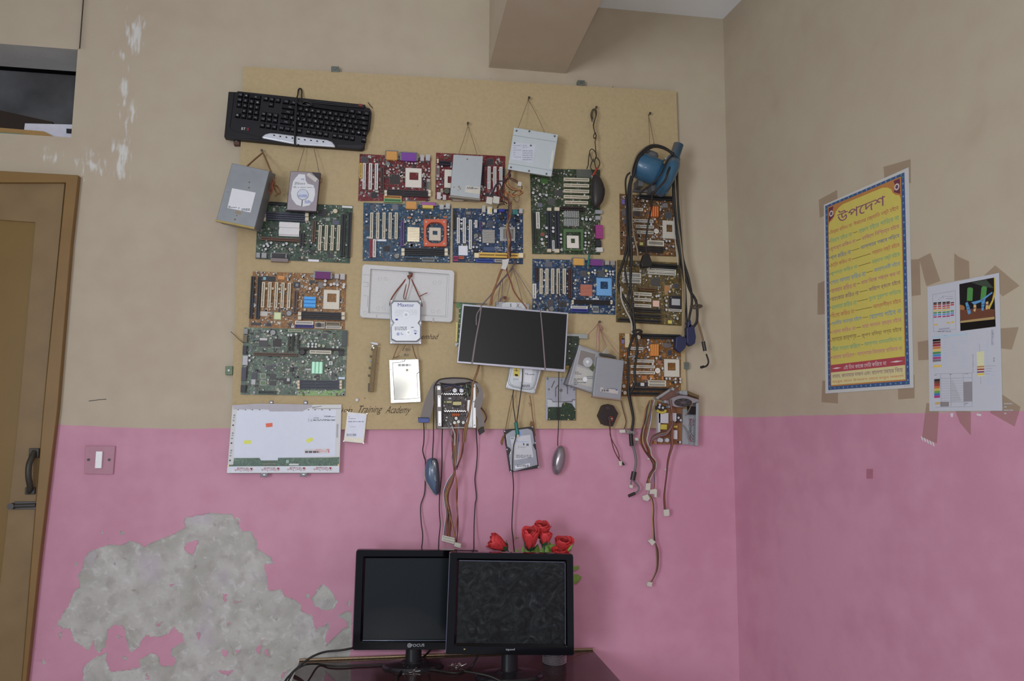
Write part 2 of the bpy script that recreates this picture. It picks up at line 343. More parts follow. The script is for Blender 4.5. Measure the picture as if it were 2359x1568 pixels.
ZL = [P(135, 978), P(270, 984), P(420, 988), P(1425, 972), P(1573, 958), P(1677, 958)]
def dado_z(x): return np.interp(x, [v.x for v in ZL], [v.z for v in ZL])
XL, ZT = -1.9, P(1668, 44).z
hole_x, hz0, hz1 = P(172, 210).x, P(90, 312).z, P(90, 104).z
lint_x = P(188, 50).x
def axis(lo, hi, dense, extra, coarse=.05):
    v = list(np.arange(lo, hi, coarse))+[hi]
    for a, b, s in dense: v = [q for q in v if not a-s < q < b+s]+list(np.arange(a, b, s))
    for e in extra: v = [q for q in v if abs(q-e) > .0012]+[e]
    return np.array(sorted(v))
pa, pb = P(125, 1400).x, P(835, 1400).x
gx = axis(XL, XC, [(pa, pb, .0026)], [hole_x, lint_x, lint_x+.002, XL, XC])
gz = axis(0, ZT+.25, [(P(400, 1568).z-.10, P(400, 1172).z, .0026), (P(250, 415).z, P(280, 5).z, .004)], [hz0, hz1])
def attrs(me, X, Z, right=False):
    n = len(X); d = Z-(dado_z(X) if not right else XR_d(X))
    a = me.attributes.new('dado', 'FLOAT', 'POINT'); a.data.foreach_set('value', d.astype(np.float32))
    pe = np.full(n, -1.0); sc = np.full(n, -1.0)
    if not right:
        k = (X > pa-.05) & (X < pb+.05) & (Z < P(400, 1150).z)
        v = seg_sdf(X[k], Z[k], wz(PEEL, C3))
        for q in PEEL_SUB: v = np.minimum(v, -seg_sdf(X[k], Z[k], wz(q, C3)))
        for q in PEEL_ADD: v = np.maximum(v, seg_sdf(X[k], Z[k], wz(q, C3)))
        pe[k] = v
        k = (X < P(340, 100).x) & (Z > P(250, 440).z); v = np.full(k.sum(), -1.0)
        for q in SCRAPE: v = np.maximum(v, seg_sdf(X[k], Z[k], wz(q, B8)))
        sc[k] = v
    for nm, val in (('peel', pe), ('scrape', sc)):
        a = me.attributes.new(nm, 'FLOAT', 'POINT'); a.data.foreach_set('value', val.astype(np.float32))
    return pe
def grid_wall():
    X, Z = np.meshgrid(gx, gz); nx, nz = len(gx), len(gz); X, Z = X.ravel(), Z.ravel()
    me = bpy.data.meshes.new('wall_back'); i, j = np.meshgrid(np.arange(nx-1), np.arange(nz-1))
    cxm, czm = (gx[:-1]+gx[1:])/2, (gz[:-1]+gz[1:])/2
    keep = ~((cxm[i] < hole_x) & (czm[j] > hz0) & (czm[j] < hz1)); i, j = i[keep], j[keep]
    f = np.stack([j*nx+i, j*nx+i+1, (j+1)*nx+i+1, (j+1)*nx+i], 1)
    Y = np.zeros_like(X)
    me.vertices.add(len(X)); me.vertices.foreach_set('co', np.stack([X, Y, Z], 1).ravel())
    me.loops.add(f.size); me.loops.foreach_set('vertex_index', f.ravel().astype(np.int32))
    me.polygons.add(len(f)); me.polygons.foreach_set('loop_start', (np.arange(len(f))*4).astype(np.int32))
    me.update(calc_edges=True); pe = attrs(me, X, Z)
    Y = np.where(pe > 0, np.minimum(pe*.6, .0018), 0.0)                       # the bare plaster lies below the paint skin
    Y[(X <= lint_x) & (Z >= hz1-1e-4)] += .010                               # lintel set back a little
    me.vertices.foreach_set('co', np.stack([X, Y, Z], 1).ravel()); me.materials.append(WALLM); me.update()
    o = bpy.data.objects.new('wall_back', me); COL.objects.link(o); return struct(o)
wall_back = grid_wall()
# right wall
RLEN = 3.2
def XR_d(X): return np.full(len(X), (RIGHT.hit(1900, 956).z))
def right_wall():
    mb = MB(); o = RIGHT.o; u = RIGHT.u
    ss = np.linspace(0, RLEN, 40); zz = np.linspace(0, ZT+.25, 40)
    vs = [o+u*float(s)+Vector((0, 0, float(z))) for z in zz for s in ss]
    mb.add(vs, [[j*40+i, j*40+i+1, (j+1)*40+i+1, (j+1)*40+i] for j in range(39) for i in range(39)])
    ob = mb.build('wall_right', WALLM); X = np.array([v[0] for v in vs]); Z = np.array([v[2] for v in vs]); attrs(ob.data, X, Z, True)
    return struct(ob)
wall_right = right_wall()
XRF = (RIGHT.o+RIGHT.u*RLEN).x; YF = -3.2
ceil_m = M('ceiling_whitewash', (206, 210, 212), .8, var=.06, scale=6, bump=.3, bscale=30)
floor_m = M('grey_cement_floor', (196, 193, 188), .7, var=.15, scale=8)
struct(MB().add([(XL, 0, ZT), (XC, 0, ZT), (XRF, YF, ZT), (XL, YF, ZT)], [[3, 2, 1, 0]]).add([(XL, 0, ZT+.1), (XC, 0, ZT+.1), (XRF, YF, ZT+.1), (XL, YF, ZT+.1)], [[0, 1, 2, 3]]).build('ceiling', ceil_m))
struct(MB().add([(XL, 0, 0), (XC, 0, 0), (XRF, YF, 0), (XL, YF, 0)], [[0, 1, 2, 3]]).build('floor', floor_m))
wl_m = M('cream_paint', (152, 136, 119), .6, var=.06, scale=5)
struct(MB().add([(XL, 0, 0), (XL, YF, 0), (XL, YF, ZT), (XL, 0, ZT)], [[0, 1, 2, 3]]).build('wall_left', wl_m))
# concrete beam running out of the back wall under the ceiling
bl, br = P(1126, 158), P(1303, 167); bz = (bl.z+br.z)/2
beam = struct(MB().add([(x, y, z) for x in (bl.x, br.x) for y in (.0, YF) for z in (bz, ZT)], [[0, 4, 6, 2], [0, 2, 3, 1], [4, 5, 7, 6], [2, 6, 7, 3]]).build('trim_1', WALLM))
for nm, v in (('dado', .5), ('peel', -1), ('scrape', -1)):
    a = beam.data.attributes.new(nm, 'FLOAT', 'POINT'); a.data.foreach_set('value', [v]*len(beam.data.vertices))
# loft opening over the door: lintel underside, sill and the dark store behind it
raw = M('raw_concrete', (168, 170, 166), .9, var=.12, scale=14, bump=.4, bscale=60)
dark = M('dark_mottled_plaster', (112, 111, 110), .9, var=.75, scale=7, bump=.3, bscale=40)  # dark grey, strongly mottled plaster at the back of the loft
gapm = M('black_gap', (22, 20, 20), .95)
TW = .17
struct(MB().add([(XL, .010, hz1), (hole_x, .010, hz1), (hole_x, TW, hz1), (XL, TW, hz1)], [[0, 1, 2, 3]]).build('trim_2', raw))
struct(MB().add([(XL, 0, hz0), (hole_x, 0, hz0), (hole_x, 1.0, hz0), (XL, 1.0, hz0)], [[3, 2, 1, 0]]).add([(hole_x, 0, hz0), (hole_x, 0, hz1), (hole_x, TW, hz1), (hole_x, TW, hz0)], [[0, 1, 2, 3]]).build('trim_3', wl_m))
zb = P(90, 168, -.9).z
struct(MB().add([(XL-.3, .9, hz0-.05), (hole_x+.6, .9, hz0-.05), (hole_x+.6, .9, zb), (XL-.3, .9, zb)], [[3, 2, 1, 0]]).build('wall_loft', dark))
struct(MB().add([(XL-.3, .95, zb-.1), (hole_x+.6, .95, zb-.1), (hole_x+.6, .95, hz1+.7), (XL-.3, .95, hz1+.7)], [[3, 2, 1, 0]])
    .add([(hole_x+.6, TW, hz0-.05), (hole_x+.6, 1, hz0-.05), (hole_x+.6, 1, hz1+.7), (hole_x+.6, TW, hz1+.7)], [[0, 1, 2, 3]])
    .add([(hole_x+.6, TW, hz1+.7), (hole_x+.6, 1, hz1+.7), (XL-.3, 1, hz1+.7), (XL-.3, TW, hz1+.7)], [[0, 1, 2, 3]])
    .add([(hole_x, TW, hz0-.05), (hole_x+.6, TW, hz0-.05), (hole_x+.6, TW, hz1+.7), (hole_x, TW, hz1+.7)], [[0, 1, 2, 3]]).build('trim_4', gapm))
struct(MB().box(lint_x-.0015, -.0004, hz1, lint_x+.0006, .012, ZT).build('trim_5', M('painted_shadow_line', (70, 58, 48), .9)))  # dark strip standing in for the shadow line at the lintel step
# ---- things lying in the loft
def loft_thing(name, label, cat, pts, y0, y1, mat, extra=None):
    a = [P(*B8(*q), -y0) for q in pts]
    mb = MB(); n = len(a); vs = [v for v in a]+[Vector((v.x, y1, v.z)) for v in a]
    mb.add(vs, [list(range(n)), list(range(n, 2*n))[::-1]]+[[i, n+i, n+(i+1) % n, (i+1) % n] for i in range(n)])
    o = mb.build(name, mat); return tag(o, label, cat)
loft_thing('carton', 'dark brown flattened carton leaning at the back of the loft opening', 'carton', [(-900, 760), (0, 905), (430, 1000), (440, 1150), (-900, 1150)], .42, .44, M('brown_board', (62, 52, 46), .9))
wb = loft_thing('white_case', 'pale grey plastic case lying at the right end of the loft', 'case', [(205, 1012), (592, 1022), (600, 1090), (586, 1136), (560, 1146), (190, 1120)], .03, .30, M('white_plastic', (178, 180, 190), .4))
sl = [P(*B8(*q), -.028) for q in ((545, 1055), (592, 1058), (592, 1096), (545, 1092))]
MB().add([v-Vector((0, 0, 0)) for v in sl]+[v+Vector((0, .006, 0)) for v in sl], [[0, 1, 2, 3], [0, 4, 5, 1], [1, 5, 6, 2], [2, 6, 7, 3], [3, 7, 4, 0]]).build('socket_recess', M('black_plastic', (30, 30, 32), .4), wb)
loft_thing('folder', 'yellowish brown paper folder lying at the front of the loft', 'folder', [(-900, 1000), (0, 1048), (360, 1078), (470, 1136), (-900, 1080)], .016, .036, M('manila_paper', (140, 108, 56), .8))
loft_thing('cloth_bag', 'crumpled green bag under the yellowish folder in the loft', 'bag', [(-900, 1020), (0, 1084), (170, 1094), (230, 1112), (200, 1136), (150, 1134), (-900, 1114)], .002, .014, M('green_cloth', (96, 112, 84), .9))

# ---------------------------------------------------------------- wooden door
wood = M('ochre_enamel', (112, 84, 38), .45, var=.18, scale=9, bump=.1); stile_m = M('worn_ochre_enamel', (112, 90, 55), .5, var=.25, scale=12); panel_m = M('ochre_panel_enamel', (106, 82, 32), .45, var=.12, scale=5)
D = It('door_1', 'ochre painted wooden door in a worn frame left of the display board', 'door', [(0, 393), (180, 403), (60, 1568), (0, 1568)], FULL, .001)
D.e['kind'] = 'structure'
del D.e['category']
D.poly('door_frame', [(-600, 365), (0, 393), (180, 403), (163, 560), (132, 940), (90, 1288), (60, 1568), (20, 1950), (-30, 1950), (50, 1568), (82, 1164), (100, 940), (151, 420), (0, 420), (-600, 395)], 0, .022, wood, bevel=.002)
D.poly('door_stile', [(-600, 380), (0, 408), (150, 412), (100, 940), (82, 1164), (50, 1568), (-30, 1950), (-130, 1950), (-30, 1568), (0, 1340), (40, 980), (81, 512), (0, 506), (-600, 480)], 0, .010, stile_m, bevel=.0015)
D.poly('door_panel', [(-600, 475), (0, 504), (83, 510), (42, 980), (2, 1340), (-28, 1568), (-100, 1950), (-600, 1950)], -.004, .0045, panel_m)
iron = M('black_iron', (54, 52, 46), .42, metal=.0, var=.3)
hb = MB(); hp = [(195, 242), (172, 290), (163, 350), (165, 410), (172, 480)]
hb.tube([D.L(x, y, z, C2) for (x, y), z in zip([(200, 250), (182, 285), (166, 330), (164, 395), (172, 445), (170, 480)], (.014, .03, .04, .04, .03, .014))], .0085, 8)
for r in ((168, 230, 222, 285), (145, 455, 200, 495)):
    a = D.L(r[0], r[1], .016, C2); b2 = D.L(r[2], r[3], .016, C2); hb.box(a.x, b2.y, .009, b2.x, a.y, .018)
hb.build('door_handle', iron, D.e, .002)
bb = MB(); a = D.L(75, 538, .02, C2); b2 = D.L(206, 582, .02, C2); bb.box(a.x, b2.y, .009, b2.x, a.y, .014)
bb.tube([D.L(66, 562, .019, C2), D.L(140, 560, .019, C2), D.L(206, 557, .019, C2)], .006, 8); p = D.L(66, 563, .02, C2); bb.cyl(p.x, p.y, .009, .012, .027, 10)
bb.build('door_bolt', M('worn_steel', (84, 82, 80), .4, metal=.6), D.e, .001)
pm = M('pencil_grey', (62, 54, 48), .9)
MB().tube([P(*C1(535, 1420), .0004), P(*C1(590, 1413), .0004), P(*C1(640, 1409), .0004)], .0011, 4).build('pencil_line', pm, wall_back)
# light switch
S = It('light_switch', 'clear square switch plate with one white rocker on the pink wall by the door', 'switch', [(490, 215), (663, 217), (650, 380), (483, 378)], C2, .001)
S.slab('cover_plate', 0, .006, M('pink_tinted_acrylic', (170, 118, 134), .3, alpha=.6, spec=.2), bevel=.0015)
S.rect('rocker', (548, 248, 586, 345), .004, .012, M('white_switch_plastic', (205, 205, 205), .35), bevel=.001)
for x in (508, 627): S.disc('screw', x, 296, 8, .005, .0075, iron, n=10)
# ---------------------------------------------------------------- the display board and its fixings
hb_m = M('hardboard', (153, 134, 95), .75, var=.13, scale=90, bump=.15, bscale=300)
HB = It('display_board', 'large tan hardboard sheet fixed to the wall carrying computer parts', 'board', [(560, 153), (1558, 210), (1584, 986), (533, 990)], FULL, .010)
HB.slab('hardboard_sheet', 0, .008, hb_m)
ink = M('black_ink', (66, 56, 46), .8)
mb = MB()
x, y, a, b = HB.R((826, 934, 880, 951), .0083)
for t, r in (('t', (778, 936, 783, 950)), ('ion', (788, 939, 812, 949)), ('Training', (824, 934, 879, 955)), ('Academy', (890, 935, 945, 957)), ('emhad', (972, 769, 1009, 781))):
    HB.text(mb, t, r, .0083, shear=.45)
mb.build('handwriting', ink, HB.e)
spots = MB(); rnd = random.Random(5)
for i in range(46):
    px, py = rnd.uniform(565, 1550), rnd.uniform(170, 985); p = HB.L(px, py, .0082); spots.cyl(p.x, p.y, rnd.uniform(.0008, .0022), .008, .0082, 6)
o = spots.build('stain_spots', M('brown_stain', (98, 80, 56), .9), HB.e, kind='stuff')
clip_m = M('grey_clip_metal', (92, 98, 90), .4, metal=.3, var=.3); clip2 = M('rusty_clip', (88, 62, 54), .7, var=.3)
for nm, q, m_, lab in ((1, (763, 153, 781, 166), clip_m, 'small grey metal clip on the top edge of the board above the keyboard'), (2, (1331, 185, 1347, 197), clip_m, 'small grey metal clip on the top edge of the board right of the beam'),
        (3, (538, 318, 552, 333), clip2, 'small rusty clip on the left board edge below the keyboard'), (4, (519, 843, 536, 863), M('green_scrap_board', (92, 108, 84), .6, var=.6, scale=300), 'small green scrap clip on the left board edge beside the big green circuit board'),
        (5, (1575, 834, 1587, 850), clip_m, 'small grey clip on the right board edge near the lowest orange circuit board')):
    c = It('board_clip', lab, 'clip', [(q[0], q[1]), (q[2], q[1]), (q[2], q[3]), (q[0], q[3])], FULL, .0185, group='clips on the board edge')
    w2, h2 = c.hw, c.hh
    MB().box(-w2, -h2, -.018, w2, h2, .0015).build('clip_plate', m_, c.e, .0008)
    MB().cyl(0, 0, .0035, .0015, .004, 10).build('screw', M('dull_steel', (130, 130, 128), .35, metal=.8), c.e)
nail_m = M('nail_steel', (92, 86, 78), .4, metal=.6)
def nail(px, py, lab, d=.018):
    p = P(px, py, d); mb = MB().cyl(0, 0, .0016, -.004, .016, 8).cyl(0, 0, .0042, .016, .018, 10)
    o = mb.build('nail', nail_m); o.matrix_world = Matrix(((1, 0, 0, p.x), (0, 0, -1, p.y), (0, 1, 0, p.z), (0, 0, 0, 1)))
    return tag(o, lab, 'nail', 'nails in the board')

# ---------------------------------------------------------------- component library for circuit boards
cream = (172, 163, 140); white = (188, 186, 180); blk = (48, 47, 48); gry = (130, 130, 132); dgry = (80, 80, 84)
def cm(rgb, rough=.45, **k): return M('plastic_%d_%d_%d' % rgb, rgb, rough, var=.08, scale=150, **k)
metal_m = M('tinned_metal', (128, 128, 126), .45, metal=.6, var=.12); gold_m = M('gold_contact', (190, 158, 92), .35, metal=.8); groove = M('slot_groove', (92, 86, 76), .8)
def slot(it, r, rgb=cream, h=.0125, name='expansion_slot', notch=.72):
    x, y, a, b = it.R(r, h); vert = b > a; mb = MB(); L_, S_ = (b, a) if vert else (a, b); g = S_*.16
    def bx(u0, u1, v0, v1, z0, z1, m): mb.box(*( (x+v0, y+u0, z0, x+v1, y+u1, z1) if vert else (x+u0, y+v0, z0, x+u1, y+v1, z1)), m)
    bx(-L_/2, L_/2, -S_/2, S_/2, .0016, h-.003, 0); bx(-L_/2, L_/2, -g, g, h-.003, h-.0026, 1)
    bx(-L_/2, L_/2, -S_/2, -g, h-.003, h, 0); bx(-L_/2, L_/2, g, S_/2, h-.003, h, 0)
    for e0, e1 in ((-L_/2, -L_/2+.003), (L_/2-.003, L_/2), (-L_/2+L_*(1-notch)-.001, -L_/2+L_*(1-notch)+.001)): bx(e0, e1, -g, g, h-.003, h-.0004, 0)
    dk = tuple(int(q*.62) for q in rgb)
    return mb.build(name, [cm(rgb), cm(dk)], it.e)
def dimm(it, r, rgb=blk, latch=(170, 160, 136), n=1, name='memory_slot'):
    x0, y0, x1, y1 = r; vert = (y1-y0) > (x1-x0)
    for i in range(n):
        rr = (x0+(x1-x0)*i/n, y0, x0+(x1-x0)*(i+.86)/n, y1) if vert else (x0, y0+(y1-y0)*i/n, x1, y0+(y1-y0)*(i+.86)/n)
        o = slot(it, rr, rgb, .011, name, .6)
        if latch:
            s = (rr[2]-rr[0]) if vert else (rr[3]-rr[1])
            for e in (0, 1):
                if vert: lr = (rr[0], rr[1]-s*.75, rr[2], rr[1]) if e == 0 else (rr[0], rr[3], rr[2], rr[3]+s*.75)
                else: lr = (rr[0]-s*.95, rr[1], rr[0], rr[3]) if e == 0 else (rr[2], rr[1], rr[2]+s*.95, rr[3])
                it.rect('latch', lr, .0016, .015, cm(latch), o, .0006)
def chip(it, r, rgb=(58, 57, 58), h=.0036, mark=None, name='chip'):
    x, y, a, b = it.R(r, h); mb = MB(); mb.box(x-a/2, y-b/2, .002, x+a/2, y+b/2, h)
    n = max(3, int(a/.004))
    for i in range(n):
        q = x-a/2+a*(i+.5)/n
        for s in (-1, 1): e = y+s*b/2; mb.box(q-.0007, min(e, e+s*.0018), .0017, q+.0007, max(e, e+s*.0018), .0024, 1)
    n = max(3, int(b/.004))
    for i in range(n):
        q = y-b/2+b*(i+.5)/n
        for s in (-1, 1): e = x+s*a/2; mb.box(min(e, e+s*.0018), q-.0007, .0017, max(e, e+s*.0018), q+.0007, .0024, 1)
    mb.cyl(x-a*.36, y+b*.36, min(a, b)*.05, h, h+.0001, 8, m=1)
    o = mb.build(name, [cm(rgb), cm((112, 111, 108))], it.e)
    if mark: it.rect('sticker', mark[:4], h, h+.0003, cm(mark[4]), o)
    return o
CAPS = {}
def caps(it, pts, r, rgb=(186, 186, 188), h=.012, base=(46, 46, 60), name='capacitor'):
    for x, y in pts:
        p = it.L(x, y, h); q = (it.L(x+r, y, h)-p).length; key = (round(q, 4), rgb, base, h)
        if key not in CAPS:
            mb = MB().cyl(0, 0, q*1.02, .0016, h*.93, 10, m=1, sm=False).cyl(0, 0, q*1.02, h*.93, h, 10, q*.86, m=0).box(-q*.75, -.0003, h, q*.75, .0003, h+.0002, 1)
            CAPS[key] = mb.mesh(name, [cm(rgb, .35), cm(base)])
        o = bpy.data.objects.new(name, CAPS[key]); COL.objects.link(o); o.parent = it.e; o.location = (p.x, p.y, 0)
def batt(it, x, y, r):
    p = it.L(x, y, .006); q = (it.L(x+r, y, .006)-p).length
    o = MB().cyl(p.x, p.y, q*1.12, .0016, .004, 20).build('battery_holder', cm(blk), it.e)
    MB().cyl(p.x, p.y, q*.95, .004, .0062, 24, q*.88).cyl(p.x, p.y, q*.7, .0062, .0065, 20).build('coin_cell', metal_m, o)
def socket(it, r, hole, rgb=(190, 186, 172), h=.007, lever=True):
    x, y, a, b = it.R(r, h); hx, hy, ha, hb_ = it.R(hole, h)
    rc = lambda x, y, a, b: [(x-a/2, y-b/2), (x+a/2, y-b/2), (x+a/2, y+b/2), (x-a/2, y+b/2)]
    mb = MB().ring(rc(x, y, a, b), rc(hx, hy, ha, hb_), .0016, h)
    o = mb.build('processor_socket', cm(rgb), it.e, .0008)
    pin = MB(); n = 9
    for i in range(n):                                              # pin field: fine dimples on the socket face
        for j in range(n):
            q, w_ = x-a*.44+a*.88*i/(n-1), y-b*.44+b*.88*j/(n-1)
            if abs(q-hx) > ha*.56 or abs(w_-hy) > hb_*.56: pin.box(q-.0005, w_-.0005, h, q+.0005, w_+.0005, h+.00015)
    pin.build('pin_holes', cm(tuple(int(v*.72) for v in rgb)), o, kind='stuff')
    if lever: MB().tube([(x+a/2+.0015, y+b/2, .005), (x+a/2+.0015, y, .006), (x+a/2+.0015, y-b/2, .005)], .0009, 5).build('lever', metal_m, o)
    return o
def sink(it, r, rgb, n=8, h=.016, vert=True, mat=None, name='heatsink', pins=False):
    x, y, a, b = it.R(r, h); mb = MB().box(x-a/2, y-b/2, .002, x+a/2, y+b/2, .006)
    if pins:
        for i in range(n):
            for j in range(n): p, q = x-a/2+a*(i+.5)/n, y-b/2+b*(j+.5)/n; mb.box(p-a/n*.28, q-b/n*.28, .006, p+a/n*.28, q+b/n*.28, h)
    else:
        for i in range(n):
            if vert: p = x-a/2+a*(i+.5)/n; mb.box(p-a/n*.32, y-b/2, .006, p+a/n*.32, y+b/2, h)
            else: q = y-b/2+b*(i+.5)/n; mb.box(x-a/2, q-b/n*.32, .006, x+a/2, q+b/n*.32, h)
    return mb.build(name, mat or M('anodised_%d_%d_%d' % rgb, rgb, .4, metal=.25), it.e)
def port(it, r, rgb, h=.013, flange=True, name='port_connector'):
    x, y, a, b = it.R(r, h); mb = MB()
    mb.box(x-a/2, y-b/2, .0016, x+a/2, y+b/2, h).box(x-a*.42, y-b*.30, h, x+a*.42, y+b*.22, h+.0008)
    if flange:
        for s in (-1, 1):
            mb.box(x+s*a*.56-a*.06, y-b*.42, .0016, x+s*a*.56+a*.06, y+b*.42, h*.8, 1); mb.cyl(x+s*a*.56, y+b*.1, a*.035, h*.8, h*.95, 8, m=1)
        mb.box(x-a*.58, y+b*.42, .0016, x+a*.58, y+b*.52, h*1.05, 1)
    return mb.build(name, [cm(rgb), metal_m], it.e)
def header(it, r, rgb, h=.009, name='ribbon_header'):
    x, y, a, b = it.R(r, h); mb = MB().ring([(x-a/2, y-b/2), (x+a/2, y-b/2), (x+a/2, y+b/2), (x-a/2, y+b/2)], [(x-a*.44, y-b*.28), (x+a*.44, y-b*.28), (x+a*.44, y+b*.28), (x-a*.44, y+b*.28)], .0016, h)
    mb.box(x-a*.44, y-b*.28, .0016, x+a*.44, y+b*.28, .004, 1)
    return mb.build(name, [cm(rgb), cm(tuple(int(v*.7) for v in rgb))], it.e)
def sticker(it, r, rgb=(200, 200, 204), z=.002, name='sticker'): return it.rect(name, r, .0016, z, cm(rgb))
def holes(it, pts, r=9):
    for x, y in pts: it.disc('mounting_screw', x, y, r, .0016, .0042, metal_m, n=12)
def scatter(it, n, avoid, seed,  cols=((112, 110, 108), (170, 168, 160), (48, 47, 48), (82, 74, 62), (140, 132, 112), (76, 76, 84), (58, 56, 56))):
    """the hundreds of tiny surface parts between the larger ones"""
    rnd = random.Random(seed); mb = MB(); av = [it.R(r, .003) for r in avoid]; k = 0; n = int(n*1.7)
    while k < n:
        x, y = rnd.uniform(-it.hw*.97, it.hw*.97), rnd.uniform(-it.hh*.96, it.hh*.96)
        if any(abs(x-c[0]) < c[2]/2+.002 and abs(y-c[1]) < c[3]/2+.002 for c in av): k += .25; continue
        t = rnd.random(); c = rnd.randrange(len(cols)); k += 1
        if t < .55: a, b, h = rnd.uniform(.0009, .0018), rnd.uniform(.0006, .0011), .0028
        elif t < .85: a, b, h = rnd.uniform(.0015, .0032), rnd.uniform(.0012, .0026), .0042
        else: a, b, h = rnd.uniform(.003, .0055), rnd.uniform(.002, .004), .0036
        if rnd.random() < .5: a, b = b, a
        if rnd.random() < .10: mb.cyl(x, y, rnd.uniform(.0018, .003), .0016, rnd.uniform(.005, .009), 8, m=c, mtop=1)
        else: mb.box(x-a, y-b, .0016, x+a, y+b, h, c)
    mb.build('small_components', [cm(q) for q in cols], it.e, kind='stuff')
def board(label, quad, c, rgb, light, comps, seed, n=230, d=.0195, cols=None):
    it = It('circuit_board', label, 'circuit board', quad, c, d, group='circuit boards on the display board')
    pm_ = pcb('solder_mask_%d_%d_%d' % rgb, rgb, light)
    it.slab('board_panel', 0, .0016, pm_)
    av = []
    for q in comps:
        k, r = q[0], q[1]; o = q[2:]
        if k in ('caps',): av += [(x-o[0], y-o[0], x+o[0], y+o[0]) for x, y in r]
        elif k in ('batt', 'screws'): pass
        else: av.append(r)
        if k == 'slot': slot(it, r, *o)
        elif k == 'slots': pass
        elif k == 'dimm': dimm(it, r, *o)
        elif k == 'chip': chip(it, r, *o)
        elif k == 'caps': caps(it, r, *o)
        elif k == 'batt': batt(it, *r)
        elif k == 'socket': socket(it, r, *o)
        elif k == 'sink': sink(it, r, *o)
        elif k == 'pins': sink(it, r, *o, pins=True)
        elif k == 'port': port(it, r, *o)
        elif k == 'jack': port(it, r, o[0] if o else gry, .012, False, 'jack')
        elif k == 'header': header(it, r, *o)
        elif k == 'sticker': sticker(it, r, *o)
        elif k == 'screws': holes(it, r, *o)
    scatter(it, n, av, seed, *( [cols] if cols else []))
    return it
def row(xs, y0, y1, w_=36): return [('slot', (x, y0, x+w_, y1)) for x in xs]
GREEN, GLT = (58, 84, 58), (112, 124, 106)
BLUE, BLT = (38, 70, 98), (104, 122, 134)
RED, RLT = (112, 30, 32), (140, 98, 100)
ORG, OLT = (140, 90, 32), (156, 128, 88)
# 1 dark green board, left
g1 = board('dark green circuit board with white heatsink and four cream slots under the hanging round-label drive', [(600, 750), (1740, 805), (1702, 1495), (568, 1443)], A2, (50, 74, 54), GLT,
    [('dimm', (690, 888, 1165, 990), (58, 60, 72), (176, 166, 140), 2), ('sink', (850, 995, 1095, 1165), (196, 194, 192), 2, .012, False, cm((196, 194, 192))), ('slot', (632, 1190, 1108, 1226), (92, 62, 48)), ('slot', (1100, 1130, 1150, 1292), blk),
     ('slot', (1252, 980, 1292, 1240), (88, 62, 50))] + row((1325, 1400, 1474, 1549), 1036, 1340) + [('slot', (1600, 900, 1645, 1410), (44, 44, 46)), ('slot', (1675, 880, 1718, 1420), (44, 44, 46)),
     ('chip', (1320, 850, 1415, 928), blk, .006), ('caps', [(668, 1285), (718, 1285), (690, 1325), (755, 1248), (705, 1262), (902, 1274), (942, 1258), (1048, 1278)], 17), ('caps', [(1528, 866)], 28, (178, 166, 136), .01, (150, 140, 110)),
     ('port', (765, 1372, 925, 1432), (50, 48, 50)), ('port', (750, 1436, 960, 1476), (112, 100, 98), .016, False), ('jack', (577, 1368, 622, 1426), gry), ('jack', (640, 1370, 700, 1430), gry),
     ('sticker', (1200, 1450, 1332, 1476)), ('sticker', (1610, 806, 1735, 830), (190, 190, 186)), ('chip', (1435, 1380, 1495, 1432)), ('chip', (1500, 985, 1575, 1030), (78, 80, 96)), ('chip', (1415, 950, 1462, 985), (120, 124, 120)), ('slot', (735, 757, 930, 790), blk), ('chip', (745, 1020, 790, 1075), (70, 80, 70))], 11, 300)
# 2 red boards
r1 = board('red circuit board with three white slots and purple and orange ports, left of the pair', [(150, 178), (1008, 228), (992, 742), (130, 745)], A3, RED, RLT,
    [('chip', (170, 215, 245, 280), (66, 64, 66)), ('slot', (148, 290, 181, 470), (178, 146, 50))] + [('slot', (186, 290, 222, 600), white), ('slot', (258, 290, 298, 605), white), ('slot', (331, 293, 370, 607), white),
     ('slot', (402, 340, 440, 630), (74, 56, 52)), ('port', (470, 140, 598, 250), (176, 124, 44)), ('port', (655, 158, 830, 262), (106, 56, 134)), ('jack', (880, 192, 926, 262), (150, 148, 146)), ('jack', (945, 187, 998, 258), (158, 158, 158)),
     ('batt', (488, 300, 30)), ('chip', (510, 430, 632, 540), (54, 50, 50), .004), ('socket', (700, 350, 895, 582), (750, 402, 856, 492), (196, 190, 176)), ('dimm', (478, 615, 975, 690), (54, 50, 52), (180, 170, 146), 2), ('chip', (288, 640, 362, 710), (48, 46, 48)),
     ('header', (440, 682, 655, 716), (178, 128, 62)), ('header', (440, 718, 655, 760), (96, 142, 92)), ('caps', [(743, 293), (780, 293), (820, 293), (480, 410), (655, 400), (650, 320), (515, 365), (555, 365), (985, 385), (985, 355), (935, 455), (985, 455)], 12, (180, 176, 180), .011, (70, 40, 44)),
     ('header', (925, 500, 950, 600), (62, 58, 60)), ('header', (956, 480, 996, 640), (142, 138, 134))], 21, 260)
